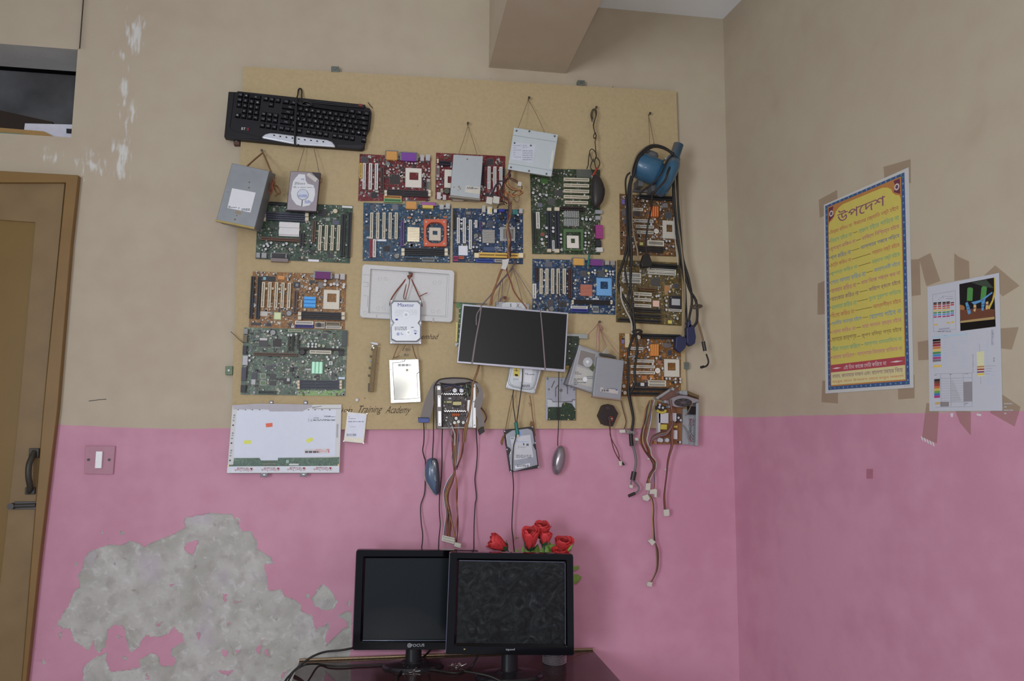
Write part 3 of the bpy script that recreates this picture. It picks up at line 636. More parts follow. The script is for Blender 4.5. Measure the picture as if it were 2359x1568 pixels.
r2 = board('red circuit board half hidden behind the grey disc drive', [(1070, 165), (1902, 206), (1890, 762), (1060, 725)], A3, RED, RLT,
    [('slot', (1110, 262, 1248, 316), (40, 36, 46)), ('caps', [(1090, 250), (1090, 276)], 14, (186, 174, 146)), ('sticker', (1237, 280, 1256, 342)), ('header', (1076, 320, 1110, 460), (140, 132, 130)), ('socket', (1170, 370, 1380, 590), (1210, 450, 1300, 530), (190, 184, 170)),
     ('chip', (1682, 240, 1760, 312), (52, 50, 52)), ('slot', (1690, 330, 1725, 600), white), ('slot', (1760, 330, 1795, 632), white), ('slot', (1833, 335, 1868, 600), white), ('slot', (1876, 350, 1896, 440), blk), ('slot', (1620, 310, 1652, 545), (48, 36, 40)),
     ('jack', (1080, 640, 1126, 722), (176, 172, 170)), ('jack', (1150, 672, 1190, 732), (170, 160, 160)), ('caps', [(1200, 625)], 34, (70, 78, 66), .012, (50, 44, 40)), ('port', (1270, 706, 1400, 742), (150, 136, 120)), ('port', (1450, 712, 1560, 748), (140, 124, 108)), ('caps', [(1085, 480), (1085, 570), (1120, 545), (1125, 480), (1140, 330), (1130, 700), (1650, 660)], 13, (176, 174, 176), .011, (60, 50, 50)), ('chip', (1665, 650, 1705, 690), blk), ('chip', (1740, 660, 1790, 710), (58, 52, 54))], 22, 190)
# 3 blue boards
b1 = board('blue circuit board with an orange square cooler frame and five cream slots', [(195, 765), (1248, 805), (1236, 1492), (185, 1465)], A3, BLUE, BLT,
    row((275, 349, 423, 498, 571), 884, 1198) + [('slot', (642, 985, 684, 1292), (84, 62, 116)), ('port', (708, 745, 832, 840), (176, 122, 46)), ('port', (895, 760, 1060, 800), (138, 76, 130)), ('port', (905, 796, 1035, 832), (176, 152, 48), .014, False), ('jack', (1112, 786, 1162, 842), (150, 148, 146)), ('jack', (1186, 772, 1236, 838), (160, 160, 160)),
     ('chip', (285, 800, 330, 852), (70, 74, 80)), ('chip', (545, 790, 610, 850), (92, 96, 104)), ('sink', (725, 1060, 870, 1225), (206, 190, 160), 9, .014, False, M('polished_heatsink', (225, 212, 186), .18, metal=.95)),
     ('socket', (985, 1065, 1126, 1222), (1030, 1105, 1086, 1152), (186, 176, 156), .008), ('dimm', (690, 1315, 1172, 1408), (44, 44, 46), (182, 172, 148), 2), ('slot', (270, 1206, 302, 1420), (136, 44, 54)), ('slot', (307, 1206, 345, 1420), white), ('chip', (430, 1285, 515, 1356), (46, 46, 48)), ('batt', (595, 1408, 34)), ('sticker', (350, 1206, 470, 1230)),
     ('chip', (212, 1040, 265, 1100), (58, 60, 66)), ('header', (695, 1425, 870, 1462), (62, 66, 72)), ('header', (900, 1425, 1050, 1472), (112, 116, 116)), ('caps', [(232, 910), (232, 992), (778, 908), (900, 880), (1003, 888), (832, 1278), (580, 1333), (1215, 1055), (1215, 1095), (1215, 1145)], 14, (192, 190, 190)), ('caps', [(695, 995), (738, 985), (832, 980), (872, 975)], 17, (170, 166, 160)),
     ('chip', (930, 915, 970, 945), blk, .006), ('chip', (1000, 920, 1040, 950), (56, 52, 52), .006), ('chip', (1070, 925, 1110, 955), blk, .006), ('sticker', (1155, 930, 1205, 948), (164, 92, 48)), ('sticker', (720, 935, 770, 955), (160, 104, 60)), ('screws', [(215, 1440), (1220, 1470), (1225, 905)], 12)], 31, 300)
fr = MB(); ox = [b1.L(*q, .02) for q in ((920, 965), (1195, 965), (1195, 1290), (920, 1290))]
def rr(x0, y0, x1, y1, r, n=6):
    out = []
    for cx, cy, a0 in ((x1-r, y0+r, -90), (x1-r, y1-r, 0), (x0+r, y1-r, 90), (x0+r, y0+r, 180)):
        for i in range(n+1): a = math.radians(a0+90*i/n); out.append((cx+r*math.cos(a), cy+r*math.sin(a)))
    return out
fo = [b1.L(x, y, .02) for x, y in rr(922, 965, 1195, 1290, 8)]; fi = [b1.L(x, y, .02) for x, y in rr(950, 1000, 1168, 1255, 85)]
fr.ring(fo, fi, .0016, .02)
frame_o = fr.build('cooler_frame', cm((176, 78, 44)), b1.e, label='orange plastic cooler frame')
for q in ((950, 998), (1165, 998), (950, 1260), (1165, 1260)): p = b1.L(*q, .022); MB().cyl(p.x, p.y, .003, .02, .022, 10).build('rivet', cm((170, 140, 128)), frame_o)
b2 = board('small blue circuit board with a long yellow memory slot and metal processor clamp', [(1270, 832), (2116, 850), (2115, 1506), (1268, 1482)], A3, (30, 54, 88), (88, 106, 128),
    [('slot', (1276, 895, 1308, 1082), blk), ('slot', (1320, 945, 1355, 1250), white), ('slot', (1392, 945, 1428, 1250), white), ('slot', (1465, 970, 1500, 1322), white), ('slot', (1536, 975, 1566, 1066), white), ('slot', (1590, 990, 1612, 1100), (80, 66, 110)), ('chip', (1415, 865, 1500, 920), (58, 58, 62), .004, (1430, 875, 1485, 905, (110, 110, 112))),
     ('batt', (1550, 1165, 30)), ('pins', (1630, 1088, 1778, 1246), (150, 146, 140), 8, .012), ('sticker', (1340, 1285, 1450, 1400), (192, 194, 200), .006), ('dimm', (1585, 1370, 2065, 1436), (188, 148, 48), (190, 176, 140), 1), ('header', (1555, 1446, 1770, 1482), (52, 74, 150)), ('header', (1775, 1446, 1930, 1482), (150, 146, 140)), ('header', (1276, 1410, 1336, 1466), (150, 48, 92)), ('header', (1345, 1412, 1405, 1440), (186, 92, 40)),
     ('jack', (1687, 815, 1745, 902), (192, 188, 176)), ('sticker', (1720, 835, 1742, 880), (190, 170, 60), .0165), ('jack', (1765, 845, 1802, 882), (190, 190, 190)), ('jack', (1828, 840, 1896, 876), (52, 58, 136)), ('jack', (1995, 850, 2050, 906), (52, 122, 124)), ('jack', (2070, 836, 2112, 892), (160, 158, 154)), ('jack', (1622, 800, 1665, 880), (164, 160, 152)),
     ('caps', [(1645, 912), (2055, 912), (1600, 1190), (1600, 1222), (1520, 1300), (1560, 1300), (1375, 970), (1375, 1015), (1375, 1080), (1690, 1265), (1765, 1060), (1810, 1240), (2060, 1070)], 14, (192, 192, 194)), ('caps', [(1550, 1335), (2050, 960), (1860, 940)], 24, (44, 46, 52)), ('screws', [(1295, 1130), (1470, 1460)], 16), ('chip', (1690, 985, 1750, 1060), (66, 70, 80)), ('sticker', (1640, 1300, 1780, 1345), (60, 74, 100))], 32, 240)
rc_ = lambda r, it, z: [it.L(x, y, z) for x, y in ((r[0], r[1]), (r[2], r[1]), (r[2], r[3]), (r[0], r[3]))]
o = MB().ring(rc_((1840, 1058, 2022, 1228), b2, .008), rc_((1885, 1088, 1998, 1195), b2, .008), .0016, .008).build('processor_clamp', M('steel_plate', (172, 174, 174), .35, metal=.7), b2.e, .001)
MB().prism(rc_((1885, 1088, 1998, 1195), b2, .004), .0016, .004).build('contact_field', cm((112, 110, 100)), o)
mb = MB(); b2.text(mb, 'ASRock', (1768, 1296, 1882, 1318), .0018); b2.text(mb, 'P4i65G-L', (1775, 1326, 1875, 1346), .0018); b2.bars(mb, (1900, 1300, 2010, 1365), 4, .0018, 3); mb.build('lettering', cm((188, 192, 198)), b2.e)
b3 = board('blue circuit board with light blue processor socket and copper heatsink right of the white tray', [(1118, 32), (2156, 60), (2150, 728), (1114, 697)], A8, (36, 62, 96), BLT,
    [('slot', (1156, 135, 1195, 310), (56, 44, 44))] + row((1208, 1281, 1353, 1421, 1497), 152, 467) + [('slot', (1568, 150, 1606, 522), (72, 48, 42)), ('slot', (1122, 340, 1164, 525), white), ('port', (1628, 20, 1758, 110), (178, 132, 44)), ('port', (1838, 34, 1990, 116), (104, 50, 112)), ('jack', (2022, 56, 2075, 106), (136, 130, 124)), ('jack', (2090, 56, 2145, 110), (128, 122, 116)),
     ('sink', (1718, 350, 1862, 490), (160, 96, 76), 8, .012, False, M('copper_heatsink', (170, 104, 84), .5, metal=.2)), ('socket', (1916, 270, 2104, 490), (1966, 316, 2060, 406), (86, 140, 184)), ('dimm', (1632, 545, 2092, 600), (48, 44, 44), (182, 172, 146), 2), ('header', (1596, 620, 1805, 652), (194, 190, 184)), ('header', (1602, 655, 1806, 692), (54, 60, 132)),
     ('chip', (1300, 545, 1376, 606), (70, 64, 66)), ('chip', (1455, 560, 1545, 632), (52, 52, 54)), ('chip', (1720, 186, 1795, 250), (70, 68, 70)), ('batt', (1355, 655, 34)), ('header', (1870, 620, 1942, 702), (120, 124, 124)), ('caps', [(1265, 298), (1655, 298), (1645, 398), (1770, 322), (1770, 280), (1897, 175), (1865, 198), (2083, 190), (2120, 190), (2053, 220), (2088, 224), (2122, 226), (1895, 210), (1218, 525)], 14, (196, 196, 196)), ('chip', (1280, 70, 1360, 130), (84, 84, 92)), ('chip', (1930, 180, 2020, 250), (70, 72, 74)), ('sticker', (1868, 524, 1945, 540)), ('caps', [(1820, 210), (2036, 180)], 18, (170, 168, 110))], 33, 300)
# 4 tall dark green board
t1 = board('tall green circuit board with five cream slots across, behind the hanging black mouse', [(302, 702), (905, 712), (906, 1442), (322, 1436)], A4, (50, 66, 42), (108, 110, 100),
    [('slot', (595, y, 812, y+27), cream) for y in (783, 833, 882, 932)] + [('slot', (605, 980, 802, 1006), cream), ('slot', (570, 1030, 765, 1062), (50, 40, 40)), ('dimm', (452, 1064, 492, 1392), (48, 50, 58), (170, 160, 136), 1), ('dimm', (515, 1064, 562, 1392), (48, 50, 58), (170, 160, 136), 1), ('slot', (355, 1075, 386, 1216), (182, 180, 170)), ('slot', (326, 1080, 352, 1352), (50, 50, 48)),
     ('chip', (520, 890, 580, 936), (62, 60, 60)), ('chip', (460, 960, 516, 1010), (70, 70, 68)), ('chip', (368, 1000, 406, 1032), (90, 92, 104)), ('pins', (598, 1064, 728, 1118), (150, 152, 148), 7, .014), ('pins', (598, 1130, 728, 1190), (150, 152, 148), 7, .014),
     ('socket', (620, 1278, 722, 1386), (656, 1304, 690, 1342), (198, 192, 178)), ('jack', (865, 1058, 925, 1090), gry), ('jack', (866, 1108, 908, 1142), gry), ('port', (868, 1186, 930, 1302), (132, 46, 104), .015, False), ('jack', (865, 1318, 916, 1372), (44, 44, 46)), ('jack', (875, 1380, 928, 1418), (184, 180, 176)),
     ('caps', [(445, 1212), (445, 1287), (405, 1310), (412, 1345), (330, 910), (390, 925), (445, 930), (755, 1133), (788, 1138), (822, 1138), (502, 1212), (502, 1242)], 12, (186, 186, 188)), ('caps', [(780, 1255), (780, 1282), (780, 1336), (780, 1362), (810, 1255), (810, 1338), (570, 1270), (570, 1305), (570, 1335)], 10, (188, 186, 186)), ('chip', (396, 1255, 425, 1280), (130, 62, 46)), ('slot', (494, 1318, 514, 1410), (176, 176, 170)), ('chip', (396, 1335, 428, 1358), (150, 130, 60)), ('chip', (705, 712, 828, 775), (78, 80, 72), .003), ('sticker', (395, 785, 455, 832), (62, 96, 48), .0019)], 41, 300)
rc = rc_((590, 1222, 762, 1408), t1, .01); ri = rc_((612, 1250, 740, 1395), t1, .01)
MB().ring(rc, ri, .0016, .011).build('cooler_frame', cm((70, 96, 60)), t1.e, .001)
# 5 brown and orange boards on the right
o1 = board('brown circuit board with orange heatsink just under the blue pump', [(112, 850), (655, 890), (652, 1447), (120, 1430)], A5, (104, 72, 42), (124, 104, 84),
    [('slot', (300, 866, 640, 906), (42, 42, 44)), ('slot', (245, 985, 336, 1012), (166, 160, 146)), ('sink', (408, 970, 486, 1066), (190, 96, 30), 4, .016, True, M('orange_heatsink', (200, 104, 26), .45, metal=.1)), ('chip', (555, 1028, 602, 1086), (64, 68, 76)), ('slot', (255, 1094, 436, 1122), (150, 146, 136)), ('slot', (270, 1148, 440, 1176), (150, 146, 136)), ('slot', (280, 1202, 436, 1230), (150, 146, 136)),
     ('socket', (524, 1105, 652, 1276), (560, 1145, 616, 1212), (176, 170, 156)), ('caps', [(463, 1206)], 24, (196, 190, 178), .006), ('header', (380, 1294, 536, 1346), (166, 160, 144)), ('dimm', (290, 1352, 534, 1404), (52, 48, 46), None, 2), ('sticker', (305, 1312, 336, 1340), (166, 166, 92), .005), ('chip', (250, 1020, 310, 1060), (66, 60, 60)), ('chip', (520, 940, 570, 980), (110, 106, 108)),
     ('sticker', (136, 905, 162, 950), (96, 84, 140), .008), ('caps', [(290, 888), (375, 920), (450, 1092), (415, 1140), (560, 1300), (590, 1300), (560, 1370), (625, 1350)], 11, (180, 178, 172)), ('chip', (150, 1090, 200, 1130), (70, 66, 70)), ('chip', (140, 1000, 185, 1060), (84, 76, 80))], 51, 260, cols=((120, 118, 116), (170, 168, 160), (54, 53, 54), (92, 72, 56), (160, 100, 40), (84, 84, 92)))
o2 = board('olive brown circuit board, middle of the three at the right edge', [(165, 150), (752, 178), (745, 746), (154, 712)], B1, (98, 80, 44), (122, 110, 86),
    [('slot', (470, 186, 712, 232), (42, 42, 42)), ('slot', (438, 226, 696, 255), (168, 164, 150)), ('slot', (445, 258, 696, 284), (164, 160, 146)), ('header', (214, 265, 380, 312), (180, 178, 170)), ('header', (214, 318, 380, 358), (176, 174, 164)), ('chip', (470, 314, 550, 386), (68, 66, 62)), ('slot', (366, 402, 512, 430), (88, 64, 42)), ('slot', (320, 444, 476, 473), (166, 160, 144)), ('slot', (320, 496, 472, 523), (166, 160, 144)), ('slot', (320, 550, 472, 578), (166, 160, 144)),
     ('sticker', (487, 518, 544, 573), (190, 152, 136), .004), ('chip', (636, 475, 742, 592), (46, 44, 46), .006, (656, 502, 732, 560, (150, 150, 148))), ('header', (630, 594, 746, 616), (186, 180, 166)), ('slot', (330, 590, 560, 622), (50, 48, 46)), ('slot', (330, 640, 560, 672), (50, 48, 46)), ('slot', (180, 684, 560, 713), (48, 46, 44)), ('sticker', (624, 696, 658, 726), (176, 164, 60), .006), ('chip', (590, 380, 640, 450), (150, 104, 56)), ('caps', [(520, 478), (540, 474), (610, 520), (610, 560), (610, 600), (710, 680), (640, 436)], 11, (184, 182, 176)), ('chip', (680, 365, 715, 405), (66, 66, 78)), ('chip', (270, 440, 300, 470), (120, 114, 104))], 52, 260, cols=((120, 118, 110), (160, 156, 140), (54, 53, 50), (92, 78, 50), (140, 120, 70), (84, 84, 82)))
o3 = board('orange circuit board lowest at the right edge, beside the grey floppy drive', [(183, 812), (738, 830), (738, 1386), (192, 1382)], B1, (124, 80, 34), (140, 114, 82),
    [('sticker', (236, 815, 276, 940), (170, 156, 120), .006), ('sticker', (205, 872, 228, 905), (106, 92, 140), .008), ('slot', (386, 820, 735, 862), (40, 40, 42)), ('sink', (470, 912, 540, 1016), (204, 120, 34), 4, .016, True, M('orange_heatsink_2', (206, 126, 36), .45, metal=.1)), ('slot', (320, 1050, 500, 1076), (170, 164, 150)), ('slot', (290, 1102, 506, 1126), (170, 164, 150)), ('slot', (290, 1154, 506, 1180), (170, 164, 150)), ('slot', (275, 936, 402, 962), (160, 156, 146)),
     ('socket', (590, 1046, 726, 1206), (622, 1080, 693, 1148), (182, 176, 160)), ('caps', [(530, 1150)], 24, (200, 194, 182), .006), ('header', (445, 1238, 606, 1264), (174, 168, 150)), ('header', (445, 1266, 606, 1292), (174, 168, 150)), ('chip', (335, 1256, 440, 1296), (44, 44, 46), .005, (375, 1260, 408, 1288, (196, 194, 190))), ('dimm', (280, 1304, 640, 1336), (44, 42, 42), None, 1), ('dimm', (272, 1342, 548, 1376), (44, 42, 42), None, 1), ('chip', (620, 966, 656, 1012), (60, 60, 66)), ('chip', (590, 905, 650, 940), (90, 86, 88)),
     ('caps', [(445, 874), (440, 938), (455, 962), (520, 1038), (486, 1090), (575, 1130), (610, 1222), (640, 1222), (692, 1225), (735, 1225), (692, 1255), (735, 1252), (320, 1254)], 11, (186, 182, 176)), ('chip', (530, 1060, 560, 1090), (140, 84, 66)), ('caps', [(345, 836), (360, 850), (225, 1290), (235, 1350)], 16, (190, 180, 160)), ('chip', (385, 1196, 430, 1232), (160, 96, 34))], 53, 240, cols=((120, 118, 116), (170, 168, 160), (54, 53, 54), (92, 72, 56), (170, 104, 36), (84, 84, 92)))
# 6 orange board left and the big green one
o4 = board('orange circuit board with blue heatsink and purple port on the left side', [(392, 118), (1416, 152), (1394, 757), (348, 726)], A6, ORG, OLT,
    [('slot', (362, 170, 398, 630), (42, 42, 44)), ('slot', (434, 175, 470, 636), (42, 42, 44)), ('chip', (498, 172, 634, 222), (44, 46, 48), .006, (505, 180, 535, 212, (100, 150, 160))), ('slot', (486, 235, 520, 512), cream), ('slot', (557, 235, 591, 514), cream), ('slot', (630, 236, 664, 516), cream), ('slot', (700, 240, 734, 518), cream), ('slot', (770, 243, 804, 520), cream), ('slot', (838, 328, 878, 576), (82, 64, 54)),
     ('port', (1075, 116, 1240, 200), (92, 34, 90), .016), ('jack', (1290, 146, 1336, 196), (150, 146, 142)), ('jack', (1348, 142, 1400, 206), (152, 148, 146)), ('sink', (950, 390, 1080, 512), (52, 132, 188), 3, .014, False, M('blue_heatsink', (48, 134, 192), .4, metal=.1)), ('socket', (1165, 320, 1340, 532), (1208, 362, 1306, 453), (190, 184, 166)), ('dimm', (922, 562, 1362, 652), (42, 40, 42), (186, 176, 152), 2),
     ('batt', (788, 577, 33)), ('chip', (622, 565, 703, 646), (150, 156, 104), .004, (630, 572, 695, 638, (174, 186, 136))), ('sticker', (470, 556, 553, 608), (160, 156, 146), .003), ('header', (855, 662, 1054, 700), (190, 186, 176)), ('header', (852, 704, 1052, 736), (64, 56, 120)), ('header', (1070, 672, 1180, 742), (146, 140, 130)), ('chip', (1095, 680, 1130, 728), (50, 48, 50), .0095), ('header', (1194, 672, 1348, 714), (128, 118, 96)), ('header', (1190, 718, 1364, 746), (186, 182, 172)), ('sticker', (668, 166, 738, 206), (180, 116, 44), .003), ('chip', (836, 236, 906, 296), (50, 50, 52), .004, (860, 250, 890, 282, (110, 112, 116))),
     ('caps', [(1185, 222), (1180, 262), (1247, 262), (1282, 255), (1318, 265), (1390, 262), (1385, 290), (1018, 305), (1090, 325), (1095, 300)], 17, (194, 192, 188)), ('caps', [(960, 535), (540, 305), (610, 305), (682, 310), (748, 312)], 15, (176, 160, 130), .009, (150, 120, 80)), ('chip', (1010, 215, 1070, 245), (62, 58, 56)), ('chip', (370, 680, 480, 704), (60, 54, 50), .006), ('chip', (1110, 240, 1160, 300), (110, 104, 100)), ('slot', (918, 432, 930, 512), (180, 172, 150)), ('chip', (545, 685, 590, 718), (52, 50, 50)), ('screws', [(1130, 175), (770, 175)], 13)], 61, 330, cols=((120, 118, 116), (170, 168, 160), (54, 53, 54), (110, 84, 52), (150, 130, 100), (84, 84, 92)))
big = board('largest green circuit board with pale mint heatsink at the lower left of the display board', [(296, 732), (1428, 762), (1402, 1482), (256, 1466)], A6, (78, 98, 78), (134, 142, 126),
    [('jack', (290, 746, 336, 802), (120, 118, 116)), ('jack', (285, 812, 330, 892), (96, 84, 62)), ('jack', (280, 930, 325, 1022), (50, 50, 56)), ('jack', (280, 1040, 336, 1142), (150, 150, 156)), ('jack', (266, 1170, 320, 1312), (62, 60, 70)), ('jack', (258, 1362, 315, 1442), (44, 44, 48)), ('batt', (612, 787, 33)), ('chip', (460, 845, 556, 942), (64, 62, 60), .004, (468, 848, 550, 872, (176, 174, 172))), ('chip', (612, 858, 702, 942), (50, 46, 44), .004),
     ('slot', (775, 830, 796, 990), (66, 66, 62)), ('slot', (818, 812, 838, 990), (56, 54, 50)), ('slot', (876, 802, 898, 962), (62, 60, 58)), ('slot', (400, 1010, 882, 1043), (82, 60, 44)), ('slot', (890, 955, 1386, 978), (50, 42, 40), .02), ('slot', (1015, 982, 1250, 1020), (172, 168, 150), .022), ('caps', [(930, 1000)], 36, (52, 46, 46), .016), ('sink', (1035, 1108, 1156, 1236), (138, 186, 160), 3, .014, True, M('mint_heatsink', (146, 196, 168), .4, metal=.1)),
     ('chip', (535, 1150, 602, 1190), (70, 68, 72)), ('chip', (470, 1236, 536, 1292), (130, 134, 122), .004, (478, 1244, 528, 1284, (84, 100, 78))), ('chip', (575, 1240, 646, 1302), (60, 60, 58)), ('chip', (470, 1312, 536, 1366), (130, 134, 122), .004, (478, 1320, 528, 1358, (84, 106, 66))), ('chip', (575, 1316, 646, 1366), (60, 60, 58)), ('chip', (725, 1286, 806, 1352), (54, 50, 50), .005, (765, 1288, 795, 1320, (150, 156, 156))), ('chip', (1150, 800, 1202, 846), (64, 66, 66)), ('chip', (375, 1300, 420, 1356), (160, 160, 158), .005), ('chip', (376, 1225, 436, 1300), (64, 66, 70), .005), ('chip', (385, 930, 425, 970), (66, 70, 66)),
     ('dimm', (905, 1310, 1340, 1410), (58, 60, 72), (182, 162, 136), 3), ('chip', (1366, 768, 1420, 936), (62, 70, 68), .01), ('screws', [(895, 1446), (1376, 1460), (1385, 1157), (437, 830), (920, 840), (405, 1442)], 16), ('screws', [(963, 1442), (1128, 1442), (1280, 1444)], 11), ('caps', [(1000, 912), (1045, 912), (1083, 915), (1000, 940), (1043, 942), (1080, 945), (1272, 950), (1318, 950), (355, 1040), (355, 1092), (1205, 1055), (1218, 1080), (1280, 1065), (940, 1105), (1245, 1222), (1360, 1195), (780, 816), (812, 816), (865, 806), (700, 770), (555, 775)], 14, (198, 200, 196)), ('caps', [(1118, 930), (1165, 935)], 18, (150, 156, 130)),
     ('sticker', (1330, 1275, 1400, 1298), (176, 190, 206), .006), ('sticker', (968, 1182, 1030, 1200), (160, 160, 156), .003), ('header', (780, 755, 945, 780), (150, 160, 130)), ('header', (450, 1425, 640, 1460), (58, 66, 58)), ('chip', (1255, 1230, 1285, 1300), (70, 72, 70)), ('chip', (1330, 970, 1385, 1040), (48, 46, 48), .012), ('slot', (1225, 1102, 1265, 1142), (176, 176, 172), .01), ('chip', (830, 1162, 880, 1190), (60, 58, 58)), ('chip', (1310, 1110, 1345, 1165), (66, 80, 62)), ('chip', (800, 1172, 830, 1215), (46, 44, 46), .01)], 62, 420)
big.poly('edge_strip', [(880, 1422), (1345, 1424), (1385, 1395), (1390, 1420), (1330, 1480), (880, 1476)], .0016, .0019, cm((110, 142, 82)), label='bare light green strip')
# ---------------------------------------------------------------- keyboard (hung upside down)
kb = It('keyboard', 'black computer keyboard with silver button strip hung upside down at the top of the board', 'keyboard', [(385, 455), (2150, 650), (2080, 1235), (222, 1085)], A1, .020)
kbk = M('black_keyboard_plastic', (38, 37, 39), .42, var=.1, spec=.25); kcap = M('black_keycap', (30, 29, 31), .45, var=.08, spec=.25); silver = M('silver_plastic', (178, 182, 188), .3, metal=.35)
MB().prism([kb.L(x, y, .022) for x, y in [(268, 465), (380, 470), (388, 457), (2098, 640), (2108, 675), (2160, 688), (2182, 735), (2178, 800), (2162, 955), (2112, 1040), (2090, 1180), (2088, 1225), (2050, 1242), (1700, 1216), (1180, 1180), (215, 1086), (210, 1060)]], 0, .020).build('case', kbk, kb.e, .003)
kb.poly('palm_edge', [(268, 470), (352, 475), (290, 940), (330, 990), (700, 1075), (705, 1108), (222, 1080), (218, 1060)], .018, .0225, kbk, bevel=.002)
kb.poly('bottom_edge', [(1712, 1172), (2085, 1180), (2080, 1212), (2045, 1236), (1712, 1212)], .018, .023, M('glossy_black_plastic', (44, 43, 46), .15, var=.05), bevel=.002)
sp = kb.poly('silver_strip', [(706, 1076), (760, 1035), (822, 1020), (900, 1024), (1590, 1112), (1655, 1138), (1690, 1180), (1702, 1212), (1180, 1176), (735, 1094)], .018, .026, silver, bevel=.004)
for x, y in ((880, 1055), (962, 1068), (1043, 1080), (1125, 1091), (1210, 1104), (1290, 1114), (1373, 1122), (1455, 1132), (1537, 1140)):
    p = kb.L(x, y, .027); mb = MB(); mb.prism([(p.x+.0028*math.cos(a), p.y+.0019*math.sin(a)) for a in np.linspace(0, 2*math.pi, 13)[:-1]], .026, .0275); mb.build('media_button', kbk, sp)
# key field in key units, origin at Esc; the whole board is turned by 180 degrees
KU = (kb.L(2118, 1080, .02)-kb.L(395, 893, .02)).length/21.75
org = kb.L(2080, 1122, .02)                                            # Esc key centre
kx, ky = Vector((-1, 0)), Vector((0, -1))
rows_ = [(0, ['Esc:0', 'F1:2', 'F2:3', 'F3:4', 'F4:5', 'F5:6.5', 'F6:7.5', 'F7:8.5', 'F8:9.5', 'F9:11', 'F10:12', 'F11:13', 'F12:14', 'Pr:15.25', 'Sl:16.25', 'Pa:17.25']),
    (1.25, [f'{c}:{i}' for i, c in enumerate('`1234567890-=')]+['Back:13:2', 'In:15.25', 'Ho:16.25', 'PU:17.25', 'Nu:18.5', '/:19.5', '*:20.5', '-:21.5']),
    (2.25, ['Tab:0:1.5']+[f'{c}:{i+1.5}' for i, c in enumerate('QWERTYUIOP[]')]+['\\:13.5:1.5', 'De:15.25', 'En:16.25', 'PD:17.25', '7:18.5', '8:19.5', '9:20.5']),
    (3.25, ['Caps:0:1.75']+[f'{c}:{i+1.75}' for i, c in enumerate("ASDFGHJKL;'")]+['Enter:12.75:2.25', '4:18.5', '5:19.5', '6:20.5', '+:21.5']),
    (4.25, ['Shift:0:2.25']+[f'{c}:{i+2.25}' for i, c in enumerate('ZXCVBNM,./')]+['Shift:12.25:2.75', 'Up:16.25', '1:18.5', '2:19.5', '3:20.5', 'En:21.5']),
    (5.25, ['Ctrl:0:1.25', 'Wn:1.25:1.25', 'Alt:2.5:1.25', ' :3.75:6.25', 'Alt:10:1.25', 'Wn:11.25:1.25', 'Mn:12.5:1.25', 'Ctrl:13.75:1.25', 'Lt:15.25', 'Dn:16.25', 'Rt:17.25', '0:18.5:2', '.:20.5', 'En:21.5'])]
keymesh = {}; leg = MB()
for ry, ks in rows_:
    for k in ks:
        q = k.rsplit(':', 2) if k.count(':') == 2 else k.rsplit(':', 1); t = q[0]; x = float(q[1]); wd = float(q[2]) if len(q) > 2 else 1
        if wd not in keymesh:
            a, b = KU*(wd-.12)/2, KU*.43; mb = MB()
            vs = [(s*a, r*b, 0) for s, r in ((-1, -1), (1, -1), (1, 1), (-1, 1))]+[(s*(a-KU*.1), r*(b-KU*.1)+KU*.03, .008) for s, r in ((-1, -1), (1, -1), (1, 1), (-1, 1))]
            mb.add(vs, [[3, 2, 1, 0], [4, 5, 6, 7]]+[[i, (i+1) % 4, 4+(i+1) % 4, 4+i] for i in range(4)]); keymesh[wd] = mb.mesh('key', kcap)
        cx = org.x-KU*(x+wd/2-.5); cy = org.y+KU*.92*ry
        o = bpy.data.objects.new('key', keymesh[wd]); COL.objects.link(o); o.parent = kb.e; o.location = (cx, cy, .019)
        if t.strip(): leg.text(t, cx+KU*.08*(wd > 1), cy-KU*.02, KU*min(.5, .2+.1*len(t)), KU*.26, .0273, math.pi)
leg.build('key_legends', M('legend_grey', (116, 118, 122), .6), kb.e)
mb = MB(); kb.text(mb, 'BT', (443, 950, 498, 984), .0235); mb.build('lettering', M('white_print', (190, 190, 190), .6), kb.e)
mb = MB(); kb.text(mb, 'S', (515, 955, 545, 990), .0235); mb.build('red_lettering', M('red_print', (150, 44, 40), .6), kb.e)
cab = M('black_cable', (36, 35, 36), .45, var=.1)
kb.wire('cable', [(1165, 600), (1195, 520), (1205, 450), (1225, 428), (1248, 450), (1250, 540), (1262, 600)], [.03, .012, .006, .004, .006, .012, .028], .0022, cab)
kb.wire('cable', [(1170, 580), (1178, 700), (1165, 900), (1160, 1050), (1158, 1160), (1175, 1196), (1205, 1185), (1195, 1170)], [.03, .033, .033, .033, .032, .030, .012], .0030, cab)
kb.wire('cable', [(1190, 560), (1165, 700), (1155, 900), (1150, 1050)], [.03, .033, .033, .033], .0024, cab)
kb.wire('cable', [(1240, 640), (1300, 600), (1390, 640), (1330, 660), (1230, 640), (1180, 600)], [.03, .032, .03], .0024, cab)
kb.wire('cable', [(1250, 585), (1500, 608), (1800, 640), (2095, 668)], .024, .0026, cab)
kb.wire('cable', [(1250, 600), (1500, 628), (1800, 658), (2080, 682)], .025, .0024, cab)
kb.rect('red_tag', (2010, 634, 2062, 664), .02, .027, M('red_plastic', (110, 44, 40), .5))
cable('bent_wire', 'bent bare wire sticking out left of the largest green circuit board', 'wire', [(*A6(150, 778), .03), (*A6(190, 812), .03), (*A6(250, 870), .028), (*A6(290, 900), .024)], .0011, M('tarnished_wire', (84, 74, 58), .6))
cable('stick', 'short dark splinter stuck on the board at the upper right of the keyboard', 'stick', [(*A1(2135, 612), .024), (*A1(2165, 655), .024), (*A1(2200, 692), .022)], .0012, M('dark_splinter', (70, 60, 44), .8))
